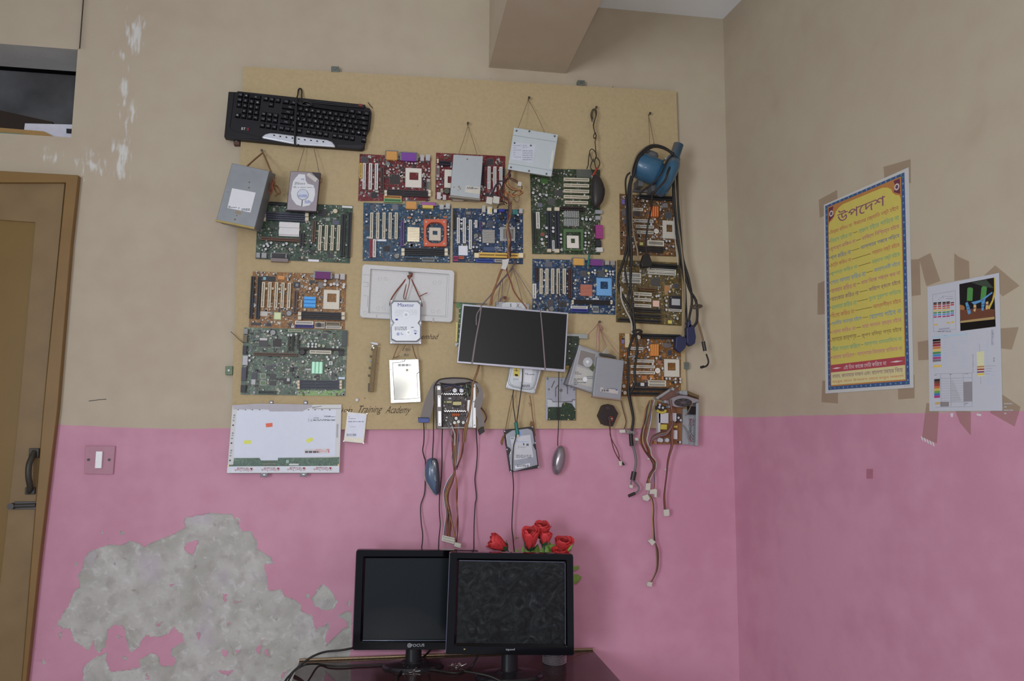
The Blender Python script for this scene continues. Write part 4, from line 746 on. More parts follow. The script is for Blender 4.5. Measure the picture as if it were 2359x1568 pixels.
# ---------------------------------------------------------------- helpers for drives and boxes
steel = M('brushed_steel', (150, 154, 158), .38, metal=.7, var=.08); lite = M('light_steel', (186, 190, 194), .35, metal=.6); alu = M('cast_aluminium', (160, 160, 164), .42, metal=.65)
zinc = M('galvanised_steel', (112, 116, 118), .5, metal=.35, var=.14, scale=30); paper = M('white_label', (192, 194, 196), .55, var=.03); prt = M('label_print', (84, 86, 92), .7); blu = M('blue_print', (44, 66, 150), .6)
twine = M('brown_twine', (112, 82, 52), .9, var=.25, scale=300); thread = M('grey_thread', (104, 88, 70), .9); rust = M('rust', (110, 78, 46), .9)
def hang(it, pts, z=0.0, r=.0011, mat=None, name='hanging_string', c=None): return it.wire(name, pts, z, r, mat or thread, n=5, c=c)
def screws(it, pts, z, r=6, mat=None):
    for x, y in pts: it.disc('screw', x, y, r, z-.001, z+.0012, mat or M('dull_steel', (130, 130, 128), .35, metal=.8), n=10)
# ---------------------------------------------------------------- grey power supply, left
ps1 = It('power_supply', 'old grey steel power supply hung on a rope at the left edge of the board', 'power supply', [(283, 290), (735, 385), (555, 1082), (92, 985)], A2, .036)
zt_ = .088
ps1.hull('casing', ps1.quad, zt_, [(x+78, y+40) for x, y in ps1.quad], 0, zinc, bevel=.0015)
fl = MB().prism([ps1.L(x, y, zt_+.002) for x, y in ((86, 968), (556, 1062), (553, 1086), (88, 990))], zt_-.006, zt_+.003); fl.build('bottom_flange', M('yellowed_paint', (142, 124, 62), .6, var=.15), ps1.e, .001)
lb = ps1.poly('sticker', [(285, 592), (570, 645), (508, 885), (228, 830)], zt_, zt_+.0006, paper)
mb = MB(); 
for r in ((240, 806, 340, 832), (360, 826, 385, 856), (400, 838, 500, 866)): ps1.bars(mb, r, 2, zt_+.0009, r[0], fill=.6)
mb.build('print', prt, lb)
ps1.rect('tape_scrap', (325, 870, 392, 900), zt_, zt_+.0006, M('brown_paper', (128, 112, 88), .8))
for x, y, r in ((492, 520, 9), (488, 585, 9), (320, 968, 10), (342, 920, 6), (230, 635, 5)): ps1.disc('rivet', x, y, r, zt_-.001, zt_+.001, rust, n=9)
hang(ps1, [(655, 165), (560, 245), (470, 325)], [.0, .04, .085], .0026, twine, 'rope'); hang(ps1, [(655, 165), (700, 260), (745, 370), (762, 395)], [.0, .03, .07, .08], .0026, twine, 'rope')
hang(ps1, [(775, 460), (800, 520), (790, 560), (830, 640), (865, 655), (850, 600), (812, 560), (800, 600), (838, 660), (800, 690)], [.06, .03, .03], .0024, twine, 'rope')
for pts in ([(745, 530), (735, 600), (755, 660), (775, 600), (770, 520), (800, 470)], [(790, 470), (775, 540), (750, 640)]): hang(ps1, pts, [.055, .06, .05], .002, M('rust_red_rope', (110, 60, 40), .9, var=.2), 'rope')
nail(480+655/5.228, 320+160/5.228, 'nail holding the rope of the old grey power supply')
# ---------------------------------------------------------------- hard drive with round label
h1 = It('hard_drive', 'hard drive with a round white label hung on thin string over the dark green board', 'hard drive', [(988, 385), (1352, 405), (1302, 880), (940, 860)], A2, .040)
h1.slab('drive_body', 0, .018, M('dark_drive_casting', (62, 58, 60), .5, metal=.3), bevel=.001)
h1.poly('top_cover', [(990, 388), (1245, 402), (1335, 492), (1300, 868), (945, 850)], .018, .0255, M('purple_grey_metal', (124, 116, 120), .42, metal=.4), bevel=.001)
lp = h1.poly('sticker', [(1090, 422), (1165, 428), (1172, 500), (1195, 538), (1265, 556), (1283, 600), (1285, 670), (1265, 745), (1215, 798), (1135, 815), (1060, 790), (1005, 720), (995, 650), (1010, 565), (1020, 512), (1048, 470)], .0255, .0262, paper)
h1.disc('hub_ring', 1138, 670, 70, .026, .0268, M('hub_grey', (120, 120, 122), .4, metal=.4), lp, 28); h1.disc('hub_label', 1138, 668, 62, .0268, .0272, M('pale_blue_label', (178, 186, 198), .5), lp, 28)
mb = MB(); h1.bars(mb, (1040, 520, 1165, 562), 4, .0265, 2); h1.bars(mb, (1025, 572, 1270, 590), 2, .0265, 4); h1.poly('hub_seam', [(1125, 735), (1138, 735), (1130, 812), (1118, 812)], .0262, .0266, prt, lp); mb.build('print', prt, lp)
mb = MB(); h1.text(mb, 'WD', (1115, 475, 1155, 495), .0266); h1.bars(mb, (1085, 672, 1185, 704), 3, .0275, 8); h1.bars(mb, (1160, 740, 1240, 780), 3, .0266, 9); mb.build('blue_print', blu, lp)
h1.poly('small_sticker', [(1205, 405), (1318, 480), (1290, 524), (1182, 436)], .0258, .0264, M('grey_label', (176, 172, 164), .6))
hang(h1, [(1165, 85), (1120, 230), (1075, 388)], [-.01, .005, .012], .0009); hang(h1, [(1265, 85), (1300, 240), (1332, 398)], [-.01, .005, .012], .0009)
h1.wire('wire_loop', [(1345, 470), (1368, 480), (1362, 520), (1345, 530)], .012, .001, M('red_wire', (120, 44, 34), .5))
# ---------------------------------------------------------------- grey disc drive over the red board
fd = It('disc_drive', 'flat light grey steel drive hung over the middle of the right red circuit board', 'disc drive', [(1280, 185), (1636, 206), (1596, 716), (1240, 674)], A3, .036)
fd.slab('casing', 0, .022, M('pale_drive_steel', (146, 152, 154), .45, metal=.3, var=.05), bevel=.0015)
fd.poly('front_bezel', [(1240, 676), (1596, 716), (1602, 738), (1240, 700)], .002, .020, M('dusty_bezel', (118, 112, 98), .6), bevel=.001)
lb = fd.poly('sticker', [(1428, 560), (1600, 582), (1594, 664), (1412, 640)], .022, .0226, M('beige_label', (168, 164, 150), .6)); mb = MB(); fd.bars(mb, (1440, 578, 1580, 606), 2, .0228, 3, fill=.7); mb.build('print', prt, lb)
for x, y, r in ((1285, 580, 8), (1345, 575, 12), (1360, 598, 10), (1335, 615, 6)): fd.disc('stain', x, y, r, .0218, .0223, M('brown_stain2', (120, 108, 86), .9), n=8)
fd.disc('screw', 1445, 242, 9, .0215, .0225, rust, n=8)
hang(fd, [(1078, 290), (1068, 322), (1056, 356)], [-.01, .004, .015], .0008, c=FULL); hang(fd, [(1078, 290), (1089, 322), (1099, 356)], [-.01, .004, .015], .0008, c=FULL)
nail(1077, 288, 'nail above the flat grey drive on the right red board')
# ---------------------------------------------------------------- white power supply with wire bundle
ps2 = It('power_supply', 'pale silver power supply trailing a long wire bundle, above the tall green circuit board', 'power supply', [(165, 348), (545, 410), (487, 771), (110, 708)], A4, .03)
ps2.hull('casing', ps2.quad, .060, [(x-2, y+9) for x, y in ps2.quad], 0, M('pale_psu_steel', (172, 182, 184), .42, metal=.25, var=.04), bevel=.0015)
for q in ([(155, 412), (530, 470), (529, 476), (154, 418)], [(118, 655), (498, 716), (497, 722), (117, 661)]): ps2.poly('seam', q, .0598, .0603, M('seam_grey', (132, 140, 142), .6))  # thin grey strips mark the casing seams
lb = ps2.poly('sticker', [(160, 470), (352, 500), (322, 655), (138, 622)], .060, .0605, M('lilac_label', (176, 180, 190), .55)); mb = MB(); ps2.bars(mb, (160, 500, 225, 620), 6, .0608, 5, fill=.35); ps2.bars(mb, (238, 545, 325, 640), 5, .0608, 6, fill=.5); ps2.bars(mb, (240, 500, 330, 530), 2, .0608, 7); mb.build('print', M('faint_print', (134, 138, 150), .7), lb)
ps2.poly('vent_strip', [(492, 545), (506, 548), (488, 700), (470, 698)], .060, .0605, M('faint_label', (186, 186, 178), .6))
screws(ps2, [(187, 377), (297, 381), (515, 423), (170, 482), (310, 504), (139, 691), (294, 722), (444, 747)], .0605, 8, M('dark_screw', (84, 86, 84), .4, metal=.5))
hang(ps2, [(287, 112), (245, 230), (198, 356)], [-.008, .02, .045], .0008); hang(ps2, [(287, 112), (360, 240), (428, 392)], [-.008, .02, .045], .0008)
nail(1140+287/3.733, 200+110/3.733, 'nail above the pale silver power supply')
WR = {k: M('wire_'+k, v, .5, var=.05) for k, v in dict(red=(108, 48, 40), orange=(132, 78, 46), yellow=(146, 120, 58), black=(44, 40, 42), brown=(86, 60, 48), purple=(78, 68, 84), grey=(104, 100, 98), white=(158, 154, 148), blue=(60, 70, 104), green=(70, 90, 72), tan=(118, 98, 74), maroon=(82, 46, 44)).items()}
mol = M('ivory_connector', (176, 172, 158), .5)
rnd = random.Random(9)
loopA = [(132, 722), (120, 770), (95, 820), (70, 870), (62, 920), (90, 960), (120, 990), (128, 1050), (122, 1130), (118, 1220), (130, 1300), (125, 1400), (130, 1460)]
loopB = [(138, 724), (112, 780), (110, 840), (160, 880), (215, 890), (235, 905), (210, 930), (150, 935), (110, 900), (100, 940), (125, 1000), (132, 1080), (105, 1180), (115, 1280), (125, 1380), (118, 1460)]
loopC = [(128, 722), (130, 770), (165, 795), (205, 822), (215, 832)]
loopD = [(120, 725), (85, 800), (40, 815), (5, 850), (-20, 900), (-55, 960)]
loopE = [(134, 725), (100, 790), (60, 810), (30, 815), (48, 860), (40, 920), (65, 985), (100, 1000), (45, 1010), (20, 1040)]
cols_ = ['red', 'orange', 'brown', 'yellow', 'black', 'maroon', 'tan', 'orange', 'brown', 'red']
for i in range(10):
    pts = loopA if i % 2 == 0 else loopB
    ps2.wire('wire', [(x+rnd.uniform(-14, 14)*(1 if 0 < j else .4), y+rnd.uniform(-10, 10)) for j, (x, y) in enumerate(pts)], [.03, .045+.006*rnd.random(), .05, .04, .03], .0016, WR[cols_[i]], n=5)
for i, (pts, cl) in enumerate(((loopC, 'maroon'), (loopD, 'purple'), (loopD, 'black'), (loopE, 'brown'), (loopE, 'black'), ([(150, 960), (190, 985), (208, 970), (196, 930), (160, 960), (140, 1010)], 'tan'), ([(145, 930), (185, 900), (235, 880), (225, 850), (170, 820), (120, 790)], 'brown'), ([(95, 880), (70, 960), (100, 1010), (150, 1000), (160, 960)], 'yellow'))):
    ps2.wire('wire', [(x+rnd.uniform(-6, 6), y+rnd.uniform(-6, 6)) for x, y in pts], [.03, .045, .04], .0018, WR[cl], n=5)
ps2.rect('connector', (198, 815, 230, 852), .038, .05, mol, bevel=.001)
ps2.rect('connector', (-72, 945, -20, 1005), .028, .042, mol, bevel=.001); ps2.rect('connector', (-15, 940, 40, 1000), .028, .042, mol, bevel=.001)
def w2(pts, cl, r=.0016, z=.05): ps2.wire('wire', pts, z, r, WR[cl], n=5, c=A8)
for i, cl in enumerate(('red', 'yellow', 'black', 'orange')):
    w2([(800+6*i, -70), (815+4*i, 30), (770-10*i, 120), (740-6*i, 170), (690-4*i, 290), (640+5*i, 400), (605+5*i, 500), (590+8*i, 605)], cl, .0017, [.045, .05, .055, .06])
for i, cl in enumerate(('red', 'brown', 'yellow')): w2([(820+4*i, -40), (790+5*i, 130), (815+7*i, 230), (850+7*i, 330), (880+7*i, 425), (940+6*i, 520), (1000+5*i, 590), (1045+4*i, 650)], cl, .0017, [.045, .05, .05, .05])
o = ps2.poly('connector', [(740, 40), (830, 30), (815, 90), (785, 170), (722, 150), (745, 100)], .044, .060, M('clear_connector', (178, 176, 168), .3), c=A8, bevel=.001)
# ---------------------------------------------------------------- hanging black mouse
ms = It('computer_mouse', 'black computer mouse hanging by its knotted cable over the tall green board', 'mouse', [(820, 765), (935, 765), (935, 1050), (820, 1050)], A4, .044)
MB().dome([ms.L(x, y, .0) for x, y in ((838, 768), (862, 764), (884, 772), (905, 800), (925, 845), (938, 895), (936, 940), (922, 990), (895, 1030), (865, 1050), (845, 1048), (828, 1015), (818, 960), (816, 900), (820, 840), (828, 795))], 0, .030).build('mouse_shell', M('black_mouse_plastic', (48, 45, 44), .42), ms.e)
ms.wire('cable_tail', [(842, 765), (860, 735), (885, 695)], [.012, .012, .004], .0035, M('red_sleeve', (142, 48, 36), .5))
for pts in ([(838, 300), (826, 240), (838, 200), (855, 190), (872, 205), (872, 245), (858, 290), (850, 340), (860, 395)], [(842, 280), (836, 240), (850, 200), (866, 215), (866, 260), (846, 330), (864, 400), (872, 420), (856, 445), (850, 420), (866, 395), (870, 440), (862, 470), (866, 520), (868, 580)],
            [(868, 560), (872, 600), (850, 640), (825, 600), (815, 560), (830, 535), (856, 550), (870, 590), (858, 640), (866, 690), (885, 770)], [(815, 555), (806, 620), (802, 670), (790, 705)], [(850, 620), (832, 650), (822, 690), (836, 712)], [(868, 600), (895, 630), (902, 665), (886, 695)], [(855, 640), (870, 700), (880, 770)]):
    ms.wire('cable', pts, [-.012, -.006, .006, .006], .0018, M('dark_olive_cable', (60, 54, 42), .5), n=5)
nail(1140+862/3.733, 200+192/3.733, 'nail holding the knotted cable of the black mouse')
# ---------------------------------------------------------------- blue pump
def dust_up(m, rgb):
    """dust settled on the faces that look upward"""
    nt = m.node_tree; b = nt.nodes['Principled BSDF']; src = b.inputs['Base Color'].links[0].from_socket; N = nt.nodes.new; L = nt.links.new
    g = N('ShaderNodeNewGeometry'); s = N('ShaderNodeSeparateXYZ'); L(g.outputs['Normal'], s.inputs[0]); mr = N('ShaderNodeMapRange'); mr.interpolation_type = 'SMOOTHSTEP'; L(s.outputs['Z'], mr.inputs[0]); mr.inputs[1].default_value = .5; mr.inputs[2].default_value = .95; mr.inputs[4].default_value = .8
    x = N('ShaderNodeMix'); x.data_type = 'RGBA'; L(mr.outputs[0], x.inputs[0]); L(src, x.inputs[6]); x.inputs[7].default_value = lin(rgb); L(x.outputs[2], b.inputs['Base Color'])
pb = M('blue_pump_enamel', (45, 82, 106), .35, var=.22, scale=30, bump=.1, coat=.2); dust_up(pb, (112, 104, 98)); pbd = M('dusty_blue_enamel', (84, 84, 84), .7, var=.2, scale=25)
pu = It('water_pump', 'small blue electric water pump hung among black cables at the top right of the board', 'pump', [(300, 220), (1250, 220), (1250, 1300), (300, 1300)], D4, .020, upright=True)
def lathe(mb, base, ax, prof, n=26, m=0):
    ax = Vector(ax).normalized(); e1 = ax.orthogonal().normalized(); e2 = ax.cross(e1); vs = []
    for t, r in prof:
        for i in range(n): a = 2*math.pi*i/n; vs.append(Vector(base)+ax*t+(e1*math.cos(a)+e2*math.sin(a))*r)
    L = len(prof); fs = [[j*n+i, j*n+(i+1) % n, (j+1)*n+(i+1) % n, (j+1)*n+i] for j in range(L-1) for i in range(n)]
    mb.add(vs, fs, m, True); mb.add(vs[:n], [list(range(n))[::-1]], m); mb.add(vs[-n:], [list(range(n))], m); return mb
s_ = (pu.L(1000, 700, .07)-pu.L(900, 700, .07)).length/100          # metres per crop pixel
cA = pu.L(415, 625, .066); axv = Vector((math.cos(math.radians(-26)), math.sin(math.radians(-26)), .20)).normalized()
R1 = 232*s_
lathe(MB(), cA, axv, [(-.008, R1*.86), (-.007, R1*.97), (-.004, R1), (.060, R1), (.0615, R1*.97), (.066, R1*.97), (.068, R1*.80), (.088, R1*.72)]).build('motor_housing', pb, pu.e)
cB = cA+axv*.078
lathe(MB(), cB, axv, [(-.002, .034), (.003, .056), (.011, .065), (.020, .067), (.030, .0655), (.039, .057), (.044, .042), (.046, .02), (.0465, .002)], 32).build('volute_casing', pb, pu.e)
up = Vector((math.sin(math.radians(19)), math.cos(math.radians(19)), .02)).normalized()
cP = cB+axv*.022
lathe(MB(), cP+up*.035, up, [(0, .023), (.028, .022), (.036, .0205), (.037, .0165), (.084, .0165), (.084, .013), (.070, .0125)], 22).build('outlet_pipe', pb, pu.e)
mb = MB(); lathe(mb, cB+axv*.030-up*.050, Vector((0, -.3, 1)), [(-.012, .006), (.012, .006), (.014, .0045)], 10); mb.build('drain_plug', pb, pu.e)
ft = MB()
for x, y in ((420, 960), (660, 1050)): p = pu.L(x, y, .04); ft.box(p.x-.009, p.y-.013, .0, p.x+.009, p.y+.013, .055)
p, q = pu.L(360, 960, .05), pu.L(720, 1040, .05); ft.box(p.x, q.y-.004, 0, q.x, q.y+.004, .012); ft.build('mounting_foot', pbd, pu.e, .002)
p = pu.L(640, 400, .075); lathe(MB(), p, Vector((.2, .9, .4)), [(-.03, .026), (-.004, .024), (.004, .018), (.006, .004)], 16).build('terminal_cover', pbd, pu.e)
for x, y in ((905, 850), (875, 520), (550, 380)): p = pu.L(x, y, .085); MB().cyl(p.x, p.y, .0035, .06, .092, 8).build('bolt', lite, pu.e)
hang(pu, [(388, 104), (395, 250), (398, 390)], [-.002, .02, .05], .0008, c=A5); hang(pu, [(388, 104), (418, 250), (446, 390)], [-.002, .02, .05], .0008, c=A5)
nail(1400+388/4.127, 240+104/4.127, 'nail above the blue pump')
# ---------------------------------------------------------------- white foam tray
tr = It('foam_tray', 'white expanded foam packing tray with a recessed middle behind the labelled drive', 'tray', [(125, 68), (880, 120), (862, 545), (103, 505)], A7, .019)
foam = M('white_foam', (184, 184, 182), .9, var=.05, scale=220, bump=.3, bscale=500); q = tr.hw
def bil(it, x0, y0, x1, y1, r, n=5, z=.012): return [it.L(x, y, z) for x, y in rr(x0, y0, x1, y1, r, n)]
def quadmap(x, y): u, v = (x-115)/755.0, (y-95)/430.0; a, b, c, d = (125, 68), (880, 120), (862, 545), (103, 505); return tuple((1-u)*(1-v)*a[i]+u*(1-v)*b[i]+u*v*c[i]+(1-u)*v*d[i] for i in (0, 1))
def tl(pts, z=.012): return [tr.L(*quadmap(x, y), z) for x, y in pts]
oo = tl(rr(115, 95, 870, 525, 28, 5)); ii = tl(rr(185, 130, 828, 485, 4, 5))
MB().prism(oo, 0, .010).build('tray_base', foam, tr.e, .003)
MB().ring(oo, ii, .010, .020).build('rim', foam, tr.e, .002)
MB().prism(tl(rr(198, 142, 812, 474, 4, 3)), .010, .0125).build('recess_panel', foam, tr.e, .0015)
gr_ = M('foam_groove', (150, 148, 142), .9)
for x, y in ((265, 183), (312, 183), (715, 213), (758, 213), (250, 425), (297, 425), (700, 450), (747, 453), (147, 465)):
    p = tr.L(x, y, .014); b = .02 if x == 147 else .0125
    MB().ring([(p.x+.0056*math.cos(a), p.y+.0056*math.sin(a)) for a in np.linspace(0, 6.283, 17)[:-1]], [(p.x+.0042*math.cos(a), p.y+.0042*math.sin(a)) for a in np.linspace(0, 6.283, 17)[:-1]], b, b+.0018).build('boss_ring', foam, tr.e)
for r in ((130, 150, 190, 154), (130, 212, 172, 216), (168, 214, 173, 246), (134, 246, 172, 250), (132, 322, 165, 326), (165, 326, 170, 420)): tr.rect('groove', r, .0195, .0203, gr_)
tr.rect('groove', (238, 480, 244, 515), .0195, .0203, gr_); tr.rect('groove', (700, 505, 715, 540), .0195, .0203, gr_)
# ---------------------------------------------------------------- labelled drive in front of the tray
mx_ = It('hard_drive', 'silver hard disk drive with large navy lettering hung before the white foam tray', 'hard drive', [(352, 362), (610, 364), (608, 720), (350, 718)], A7, .043)
mx_.slab('drive_body', 0, .016, alu, bevel=.001)
cov = [(378, 366), (580, 368), (606, 392), (604, 520), (584, 548), (604, 574), (604, 676), (572, 702), (398, 702), (360, 682), (358, 580), (382, 548), (360, 515), (358, 388)]
sc_ = lambda k: [(481+(x-481)*k, 535+(y-535)*k) for x, y in cov]
mx_.poly('gasket', cov, .016, .0215, M('gasket_grey', (96, 100, 100), .6)); pl = mx_.poly('top_cover', sc_(.955), .0215, .0255, M('satin_white_cover', (182, 186, 190), .35, metal=.2, var=.03), bevel=.0008)
mb = MB(); mx_.text(mb, 'Maxtor', (415, 386, 550, 414), .0258); mx_.bars(mb, (395, 512, 570, 530), 1, .0258, 4, fill=.8); mb.build('lettering', M('navy_print', (40, 50, 130), .5), pl)
mb = MB(); mx_.bars(mb, (392, 440, 575, 500), 6, .0257, 6, fill=.2); mb.build('pale_print', M('pale_print', (160, 164, 168), .6), pl); mb = MB(); mx_.bars(mb, (390, 580, 490, 612), 3, .0258, 8); mx_.bars(mb, (525, 580, 580, 595), 1, .0258, 2); mb.build('print', prt, pl)
mb = MB(); p = mx_.L(417, 638, .026); mb.ring(rc_((408, 628, 426, 648), mx_, .026), rc_((412, 632, 422, 644), mx_, .026), .0255, .0258); mx_.bars(mb, (438, 628, 460, 648), 2, .0258, 3); mx_.bars(mb, (545, 605, 575, 622), 2, .0258, 3); mb.prism([mx_.L(*q, .0258) for q in ((547, 628), (572, 628), (560, 644))], .0255, .0258); mb.build('blue_marks', blu, pl)
for x, y, r in ((482, 480, 27), (503, 625, 22)):
    o = mx_.disc('spindle_cap', x, y, r, .0255, .0266, lite, pl, 24); mx_.disc('cap_centre', x, y, r*.45, .0266, .0272, alu, o, 16)
for x, y in ((362, 366), (600, 368), (360, 548), (602, 548), (360, 710), (600, 712)): mx_.disc('corner_screw', x, y, 7, .0155, .0178, lite, n=8)
cord = M('red_brown_cord', (116, 62, 46), .85, var=.2, scale=200)
for pts, r in (([(508, 148), (460, 215), (400, 290), (362, 350), (350, 390), (352, 405)], .0022), ([(512, 150), (545, 230), (580, 310), (602, 355), (614, 410)], .0020), ([(505, 160), (485, 230), (468, 300), (462, 340), (478, 350), (490, 300), (508, 230), (515, 165)], .0013), ([(583, 335), (620, 315), (657, 300)], .0013), ([(495, 150), (530, 140), (525, 165), (498, 160), (510, 185), (520, 150)], .0024)):
    hang(mx_, pts, [-.018, .002, .012], r, cord, 'cord')
nail(800+512/3.564, 590+146/3.564, 'nail in the top rim of the white foam tray', .036)
# ---------------------------------------------------------------- mirror-like laptop drive
ld = It('hard_drive', 'mirror bright silver slim drive hung below the drive with large navy lettering', 'hard drive', [(343, 850), (586, 842), (604, 1196), (358, 1206)], A7, .030)
mir = M('mirror_steel', (232, 228, 216), .10, metal=1.0, var=.02, k=1.0); ld.slab('drive_body', 0, .007, M('satin_frame', (206, 208, 206), .3, metal=.6), bevel=.001)
pl = ld.poly('mirror_cover', [(374, 876), (430, 872), (470, 866), (476, 850), (582, 846), (588, 950), (570, 962), (578, 1164), (388, 1176)], .007, .0095, mir)
for v in pl.data.vertices:
    if v.co.z > .008: v.co.z += (v.co.x)*.055+.0012
ld.poly('cover_seam', [(370, 872), (430, 868), (466, 862), (472, 846), (479, 846), (474, 868), (432, 876), (378, 880), (392, 1172), (574, 1160), (566, 960), (586, 948), (592, 952), (574, 966), (582, 1168), (384, 1180)], .0068, .0075, M('gasket_grey', (96, 100, 100), .6))
mb = MB(); ld.bars(mb, (418, 884, 525, 904), 1, .0122, 5, fill=.9); mb.build('print', M('grey_print', (150, 150, 150), .6), pl); o = ld.disc('seal', 491, 934, 10, .0095, .0125, M('olive_seal', (140, 134, 100), .5), pl, 14)
for x, y in ((356, 930), (584, 860), (588, 1160), (366, 1170), (455, 855)): ld.disc('screw', x, y, 6, .0065, .0082, alu, n=8)
hang(ld, [(420, 730), (398, 780), (378, 834), (372, 850)], [.02, .008, .004], .0013, twine); hang(ld, [(535, 732), (550, 790), (566, 832), (600, 868)], [.02, .008, .006], .0016, twine); hang(ld, [(378, 832), (410, 826), (428, 815)], .004, .0012, twine); hang(ld, [(476, 730), (462, 760), (455, 775)], [.02, .01], .001, cord)
for x, y, k in ((486, 768, 'upper'), (474, 812, 'lower')): nail(800+x/3.564, 590+y/3.564, k+' of two small nails above the mirror bright drive')
# ---------------------------------------------------------------- card seen edge-on
cd = It('expansion_card', 'narrow brown circuit card hung edge-on below the white tray, left of the mirror bright drive', 'circuit card', [(208, 712), (246, 716), (212, 1114), (172, 1110)], A7, .020)
MB().prism([cd.L(x, y, .02) for x, y in ((212, 735), (246, 740), (212, 1114), (176, 1110))], 0, .020).build('card_edge', M('brown_card', (104, 88, 58), .7, var=.3, scale=80), cd.e, .0006)
cd.poly('bracket', [(183, 708), (215, 706), (250, 712), (250, 730), (215, 724)], .004, .018, alu); cd.poly('plug_row', [(172, 1040), (186, 1044), (182, 1112), (170, 1108)], .004, .018, cm((56, 50, 40)))
for x, y in ((208, 762), (200, 858), (187, 915), (181, 978), (196, 820)): cd.rect('component', (x-11, y-8, x+4, y+8), .006, .018, cm((74, 64, 46)) if y != 858 else cm((90, 120, 140)))
for x, y in ((208, 735), (216, 752)): cd.disc('solder_dot', x, y, 7, .018, .021, lite, n=8)
# ---------------------------------------------------------------- small white sealed drive
sd = It('hard_drive', 'small laptop hard drive with white label in shiny wrap beside the white screen panel', 'hard drive', [(1965, 312), (2266, 342), (2216, 796), (1908, 765)], B2, .013)
sd.slab('drive_body', 0, .010, M('foil_wrap', (166, 162, 148), .42, metal=.2, var=.12, scale=50, bump=.6, bscale=60), bevel=.0015)
lb = sd.poly('sticker', [(1985, 335), (2245, 362), (2205, 715), (1945, 690)], .010, .0106, M('bluish_label', (188, 192, 204), .4)); mb = MB(); sd.bars(mb, (1985, 385, 2095, 440), 2, .0109, 4, fill=.4); sd.bars(mb, (1980, 455, 2215, 490), 1, .0109, 6, fill=.5); sd.bars(mb, (1955, 645, 2150, 690), 1, .0109, 9, fill=.8); sd.bars(mb, (2010, 540, 2150, 556), 1, .0109, 3); mb.build('print', M('faint_print', (134, 138, 150), .7), lb)
for x, y in ((1966, 316), (2262, 344), (1914, 760), (2210, 790)): sd.disc('corner_knot', x, y, 10, .009, .013, lite, n=8)
hang(sd, [(1975, 310), (2030, 220), (2100, 145)], [.005, .004], .0006); hang(sd, [(2180, 335), (2160, 220), (2110, 145)], [.005, .004], .0006)
o = It('push_pin', 'white headed push pin above the small laptop drive', 'pin', [(2098, 112), (2142, 118), (2124, 165), (2086, 155)], B2, .018)
MB().cyl(0, 0, .0035, 0, .006, 12, .0028).cyl(0, 0, .0045, .006, .008, 12).build('pin_head', M('white_plastic', (178, 180, 190), .4), o.e); MB().cyl(0, 0, .0006, -.006, 0, 6).build('pin_point', nail_m, o.e)
# ---------------------------------------------------------------- white back of a laptop screen
lp_ = It('screen_panel', 'white rear side of a laptop screen panel with green strip at lower left', 'screen panel', [(232, 213), (1880, 205), (1846, 1238), (150, 1242)], B2, .020)
wpl = M('white_film', (186, 192, 204), .3, var=.03); ivr = M('ivory_film', (184, 186, 184), .45, var=.03)
lp_.slab('panel_body', 0, .0055, ivr, bevel=.0006)
lp_.poly('white_film', [(305, 285), (780, 290), (800, 310), (1300, 310), (1325, 285), (1800, 275), (1785, 980), (1400, 1000), (920, 1010), (918, 1048), (665, 1050), (640, 1010), (250, 1005), (262, 760), (290, 420)], .0055, .0062, wpl)
lp_.poly('foil_band', [(240, 215), (640, 192), (1435, 205), (1428, 248), (1375, 262), (1300, 300), (1290, 310), (800, 310), (770, 280), (245, 278)], .0055, .0066, M('grey_foil', (126, 122, 126), .4, metal=.25))
sh = M('slit_grey', (96, 96, 98), .8); wm = M('white_tape', (190, 192, 194), .5)  # sh: grey for the slits, top seam and thin wire
for x in (310, 420, 525, 635): lp_.rect('slit', (x, 280, x+20, 292), .0066, .0069, sh)
for x in (330, 440, 548, 655): lp_.rect('tape_dash', (x, 278, x+65, 290), .0066, .0069, wm)
for x in (1395, 1500, 1600, 1710): lp_.rect('tape_dash', (x, 275, x+70, 290), .0062, .0066, wm)
for x in (1370, 1470, 1575, 1690): lp_.rect('slit', (x, 278, x+22, 292), .0062, .0066, sh)
lp_.poly('thin_wire', [(1435, 245), (1500, 238), (1580, 226), (1580, 232), (1500, 246), (1440, 256)], .0058, .0064, sh); lp_.poly('top_seam', [(1435, 266), (1870, 264), (1870, 270), (1435, 272)], .0055, .0059, sh)
pc = lp_.poly('driver_strip', [(165, 1118), (243, 1112), (256, 1015), (640, 1012), (662, 1050), (918, 1048), (920, 1010), (1400, 1008), (1700, 1005), (1846, 998), (1838, 1130), (1000, 1135), (165, 1138)], .0055, .0070, pcb('driver_green', (76, 104, 84), (96, 118, 100)))
for y, c_ in ((1070, (70, 72, 56)), (1092, (96, 100, 84)), (1112, (84, 84, 72))): lp_.rect('contact_row', (680, y, 890, y+12), .0070, .0074, cm(c_), pc)
lp_.rect('sticker', (1088, 1098, 1232, 1124), .0070, .0075, cm((180, 184, 182)), pc); lp_.rect('test_pads', (1042, 1042, 1084, 1088), .0070, .0073, cm((120, 150, 140)), pc)
for x, y in ((168, 1128), (1830, 1120)): lp_.rect('gold_pad', (x-8, y-14, x+8, y+12), .0070, .0075, gold_m, pc)
ds = lp_.poly('warning_tape', [(155, 1142), (1000, 1137), (1842, 1132), (1844, 1222), (1000, 1226), (150, 1238)], .0055, .0064, M('white_tape2', (190, 194, 200), .4)); redp = M('red_print2', (132, 34, 44), .6)
mb = MB()
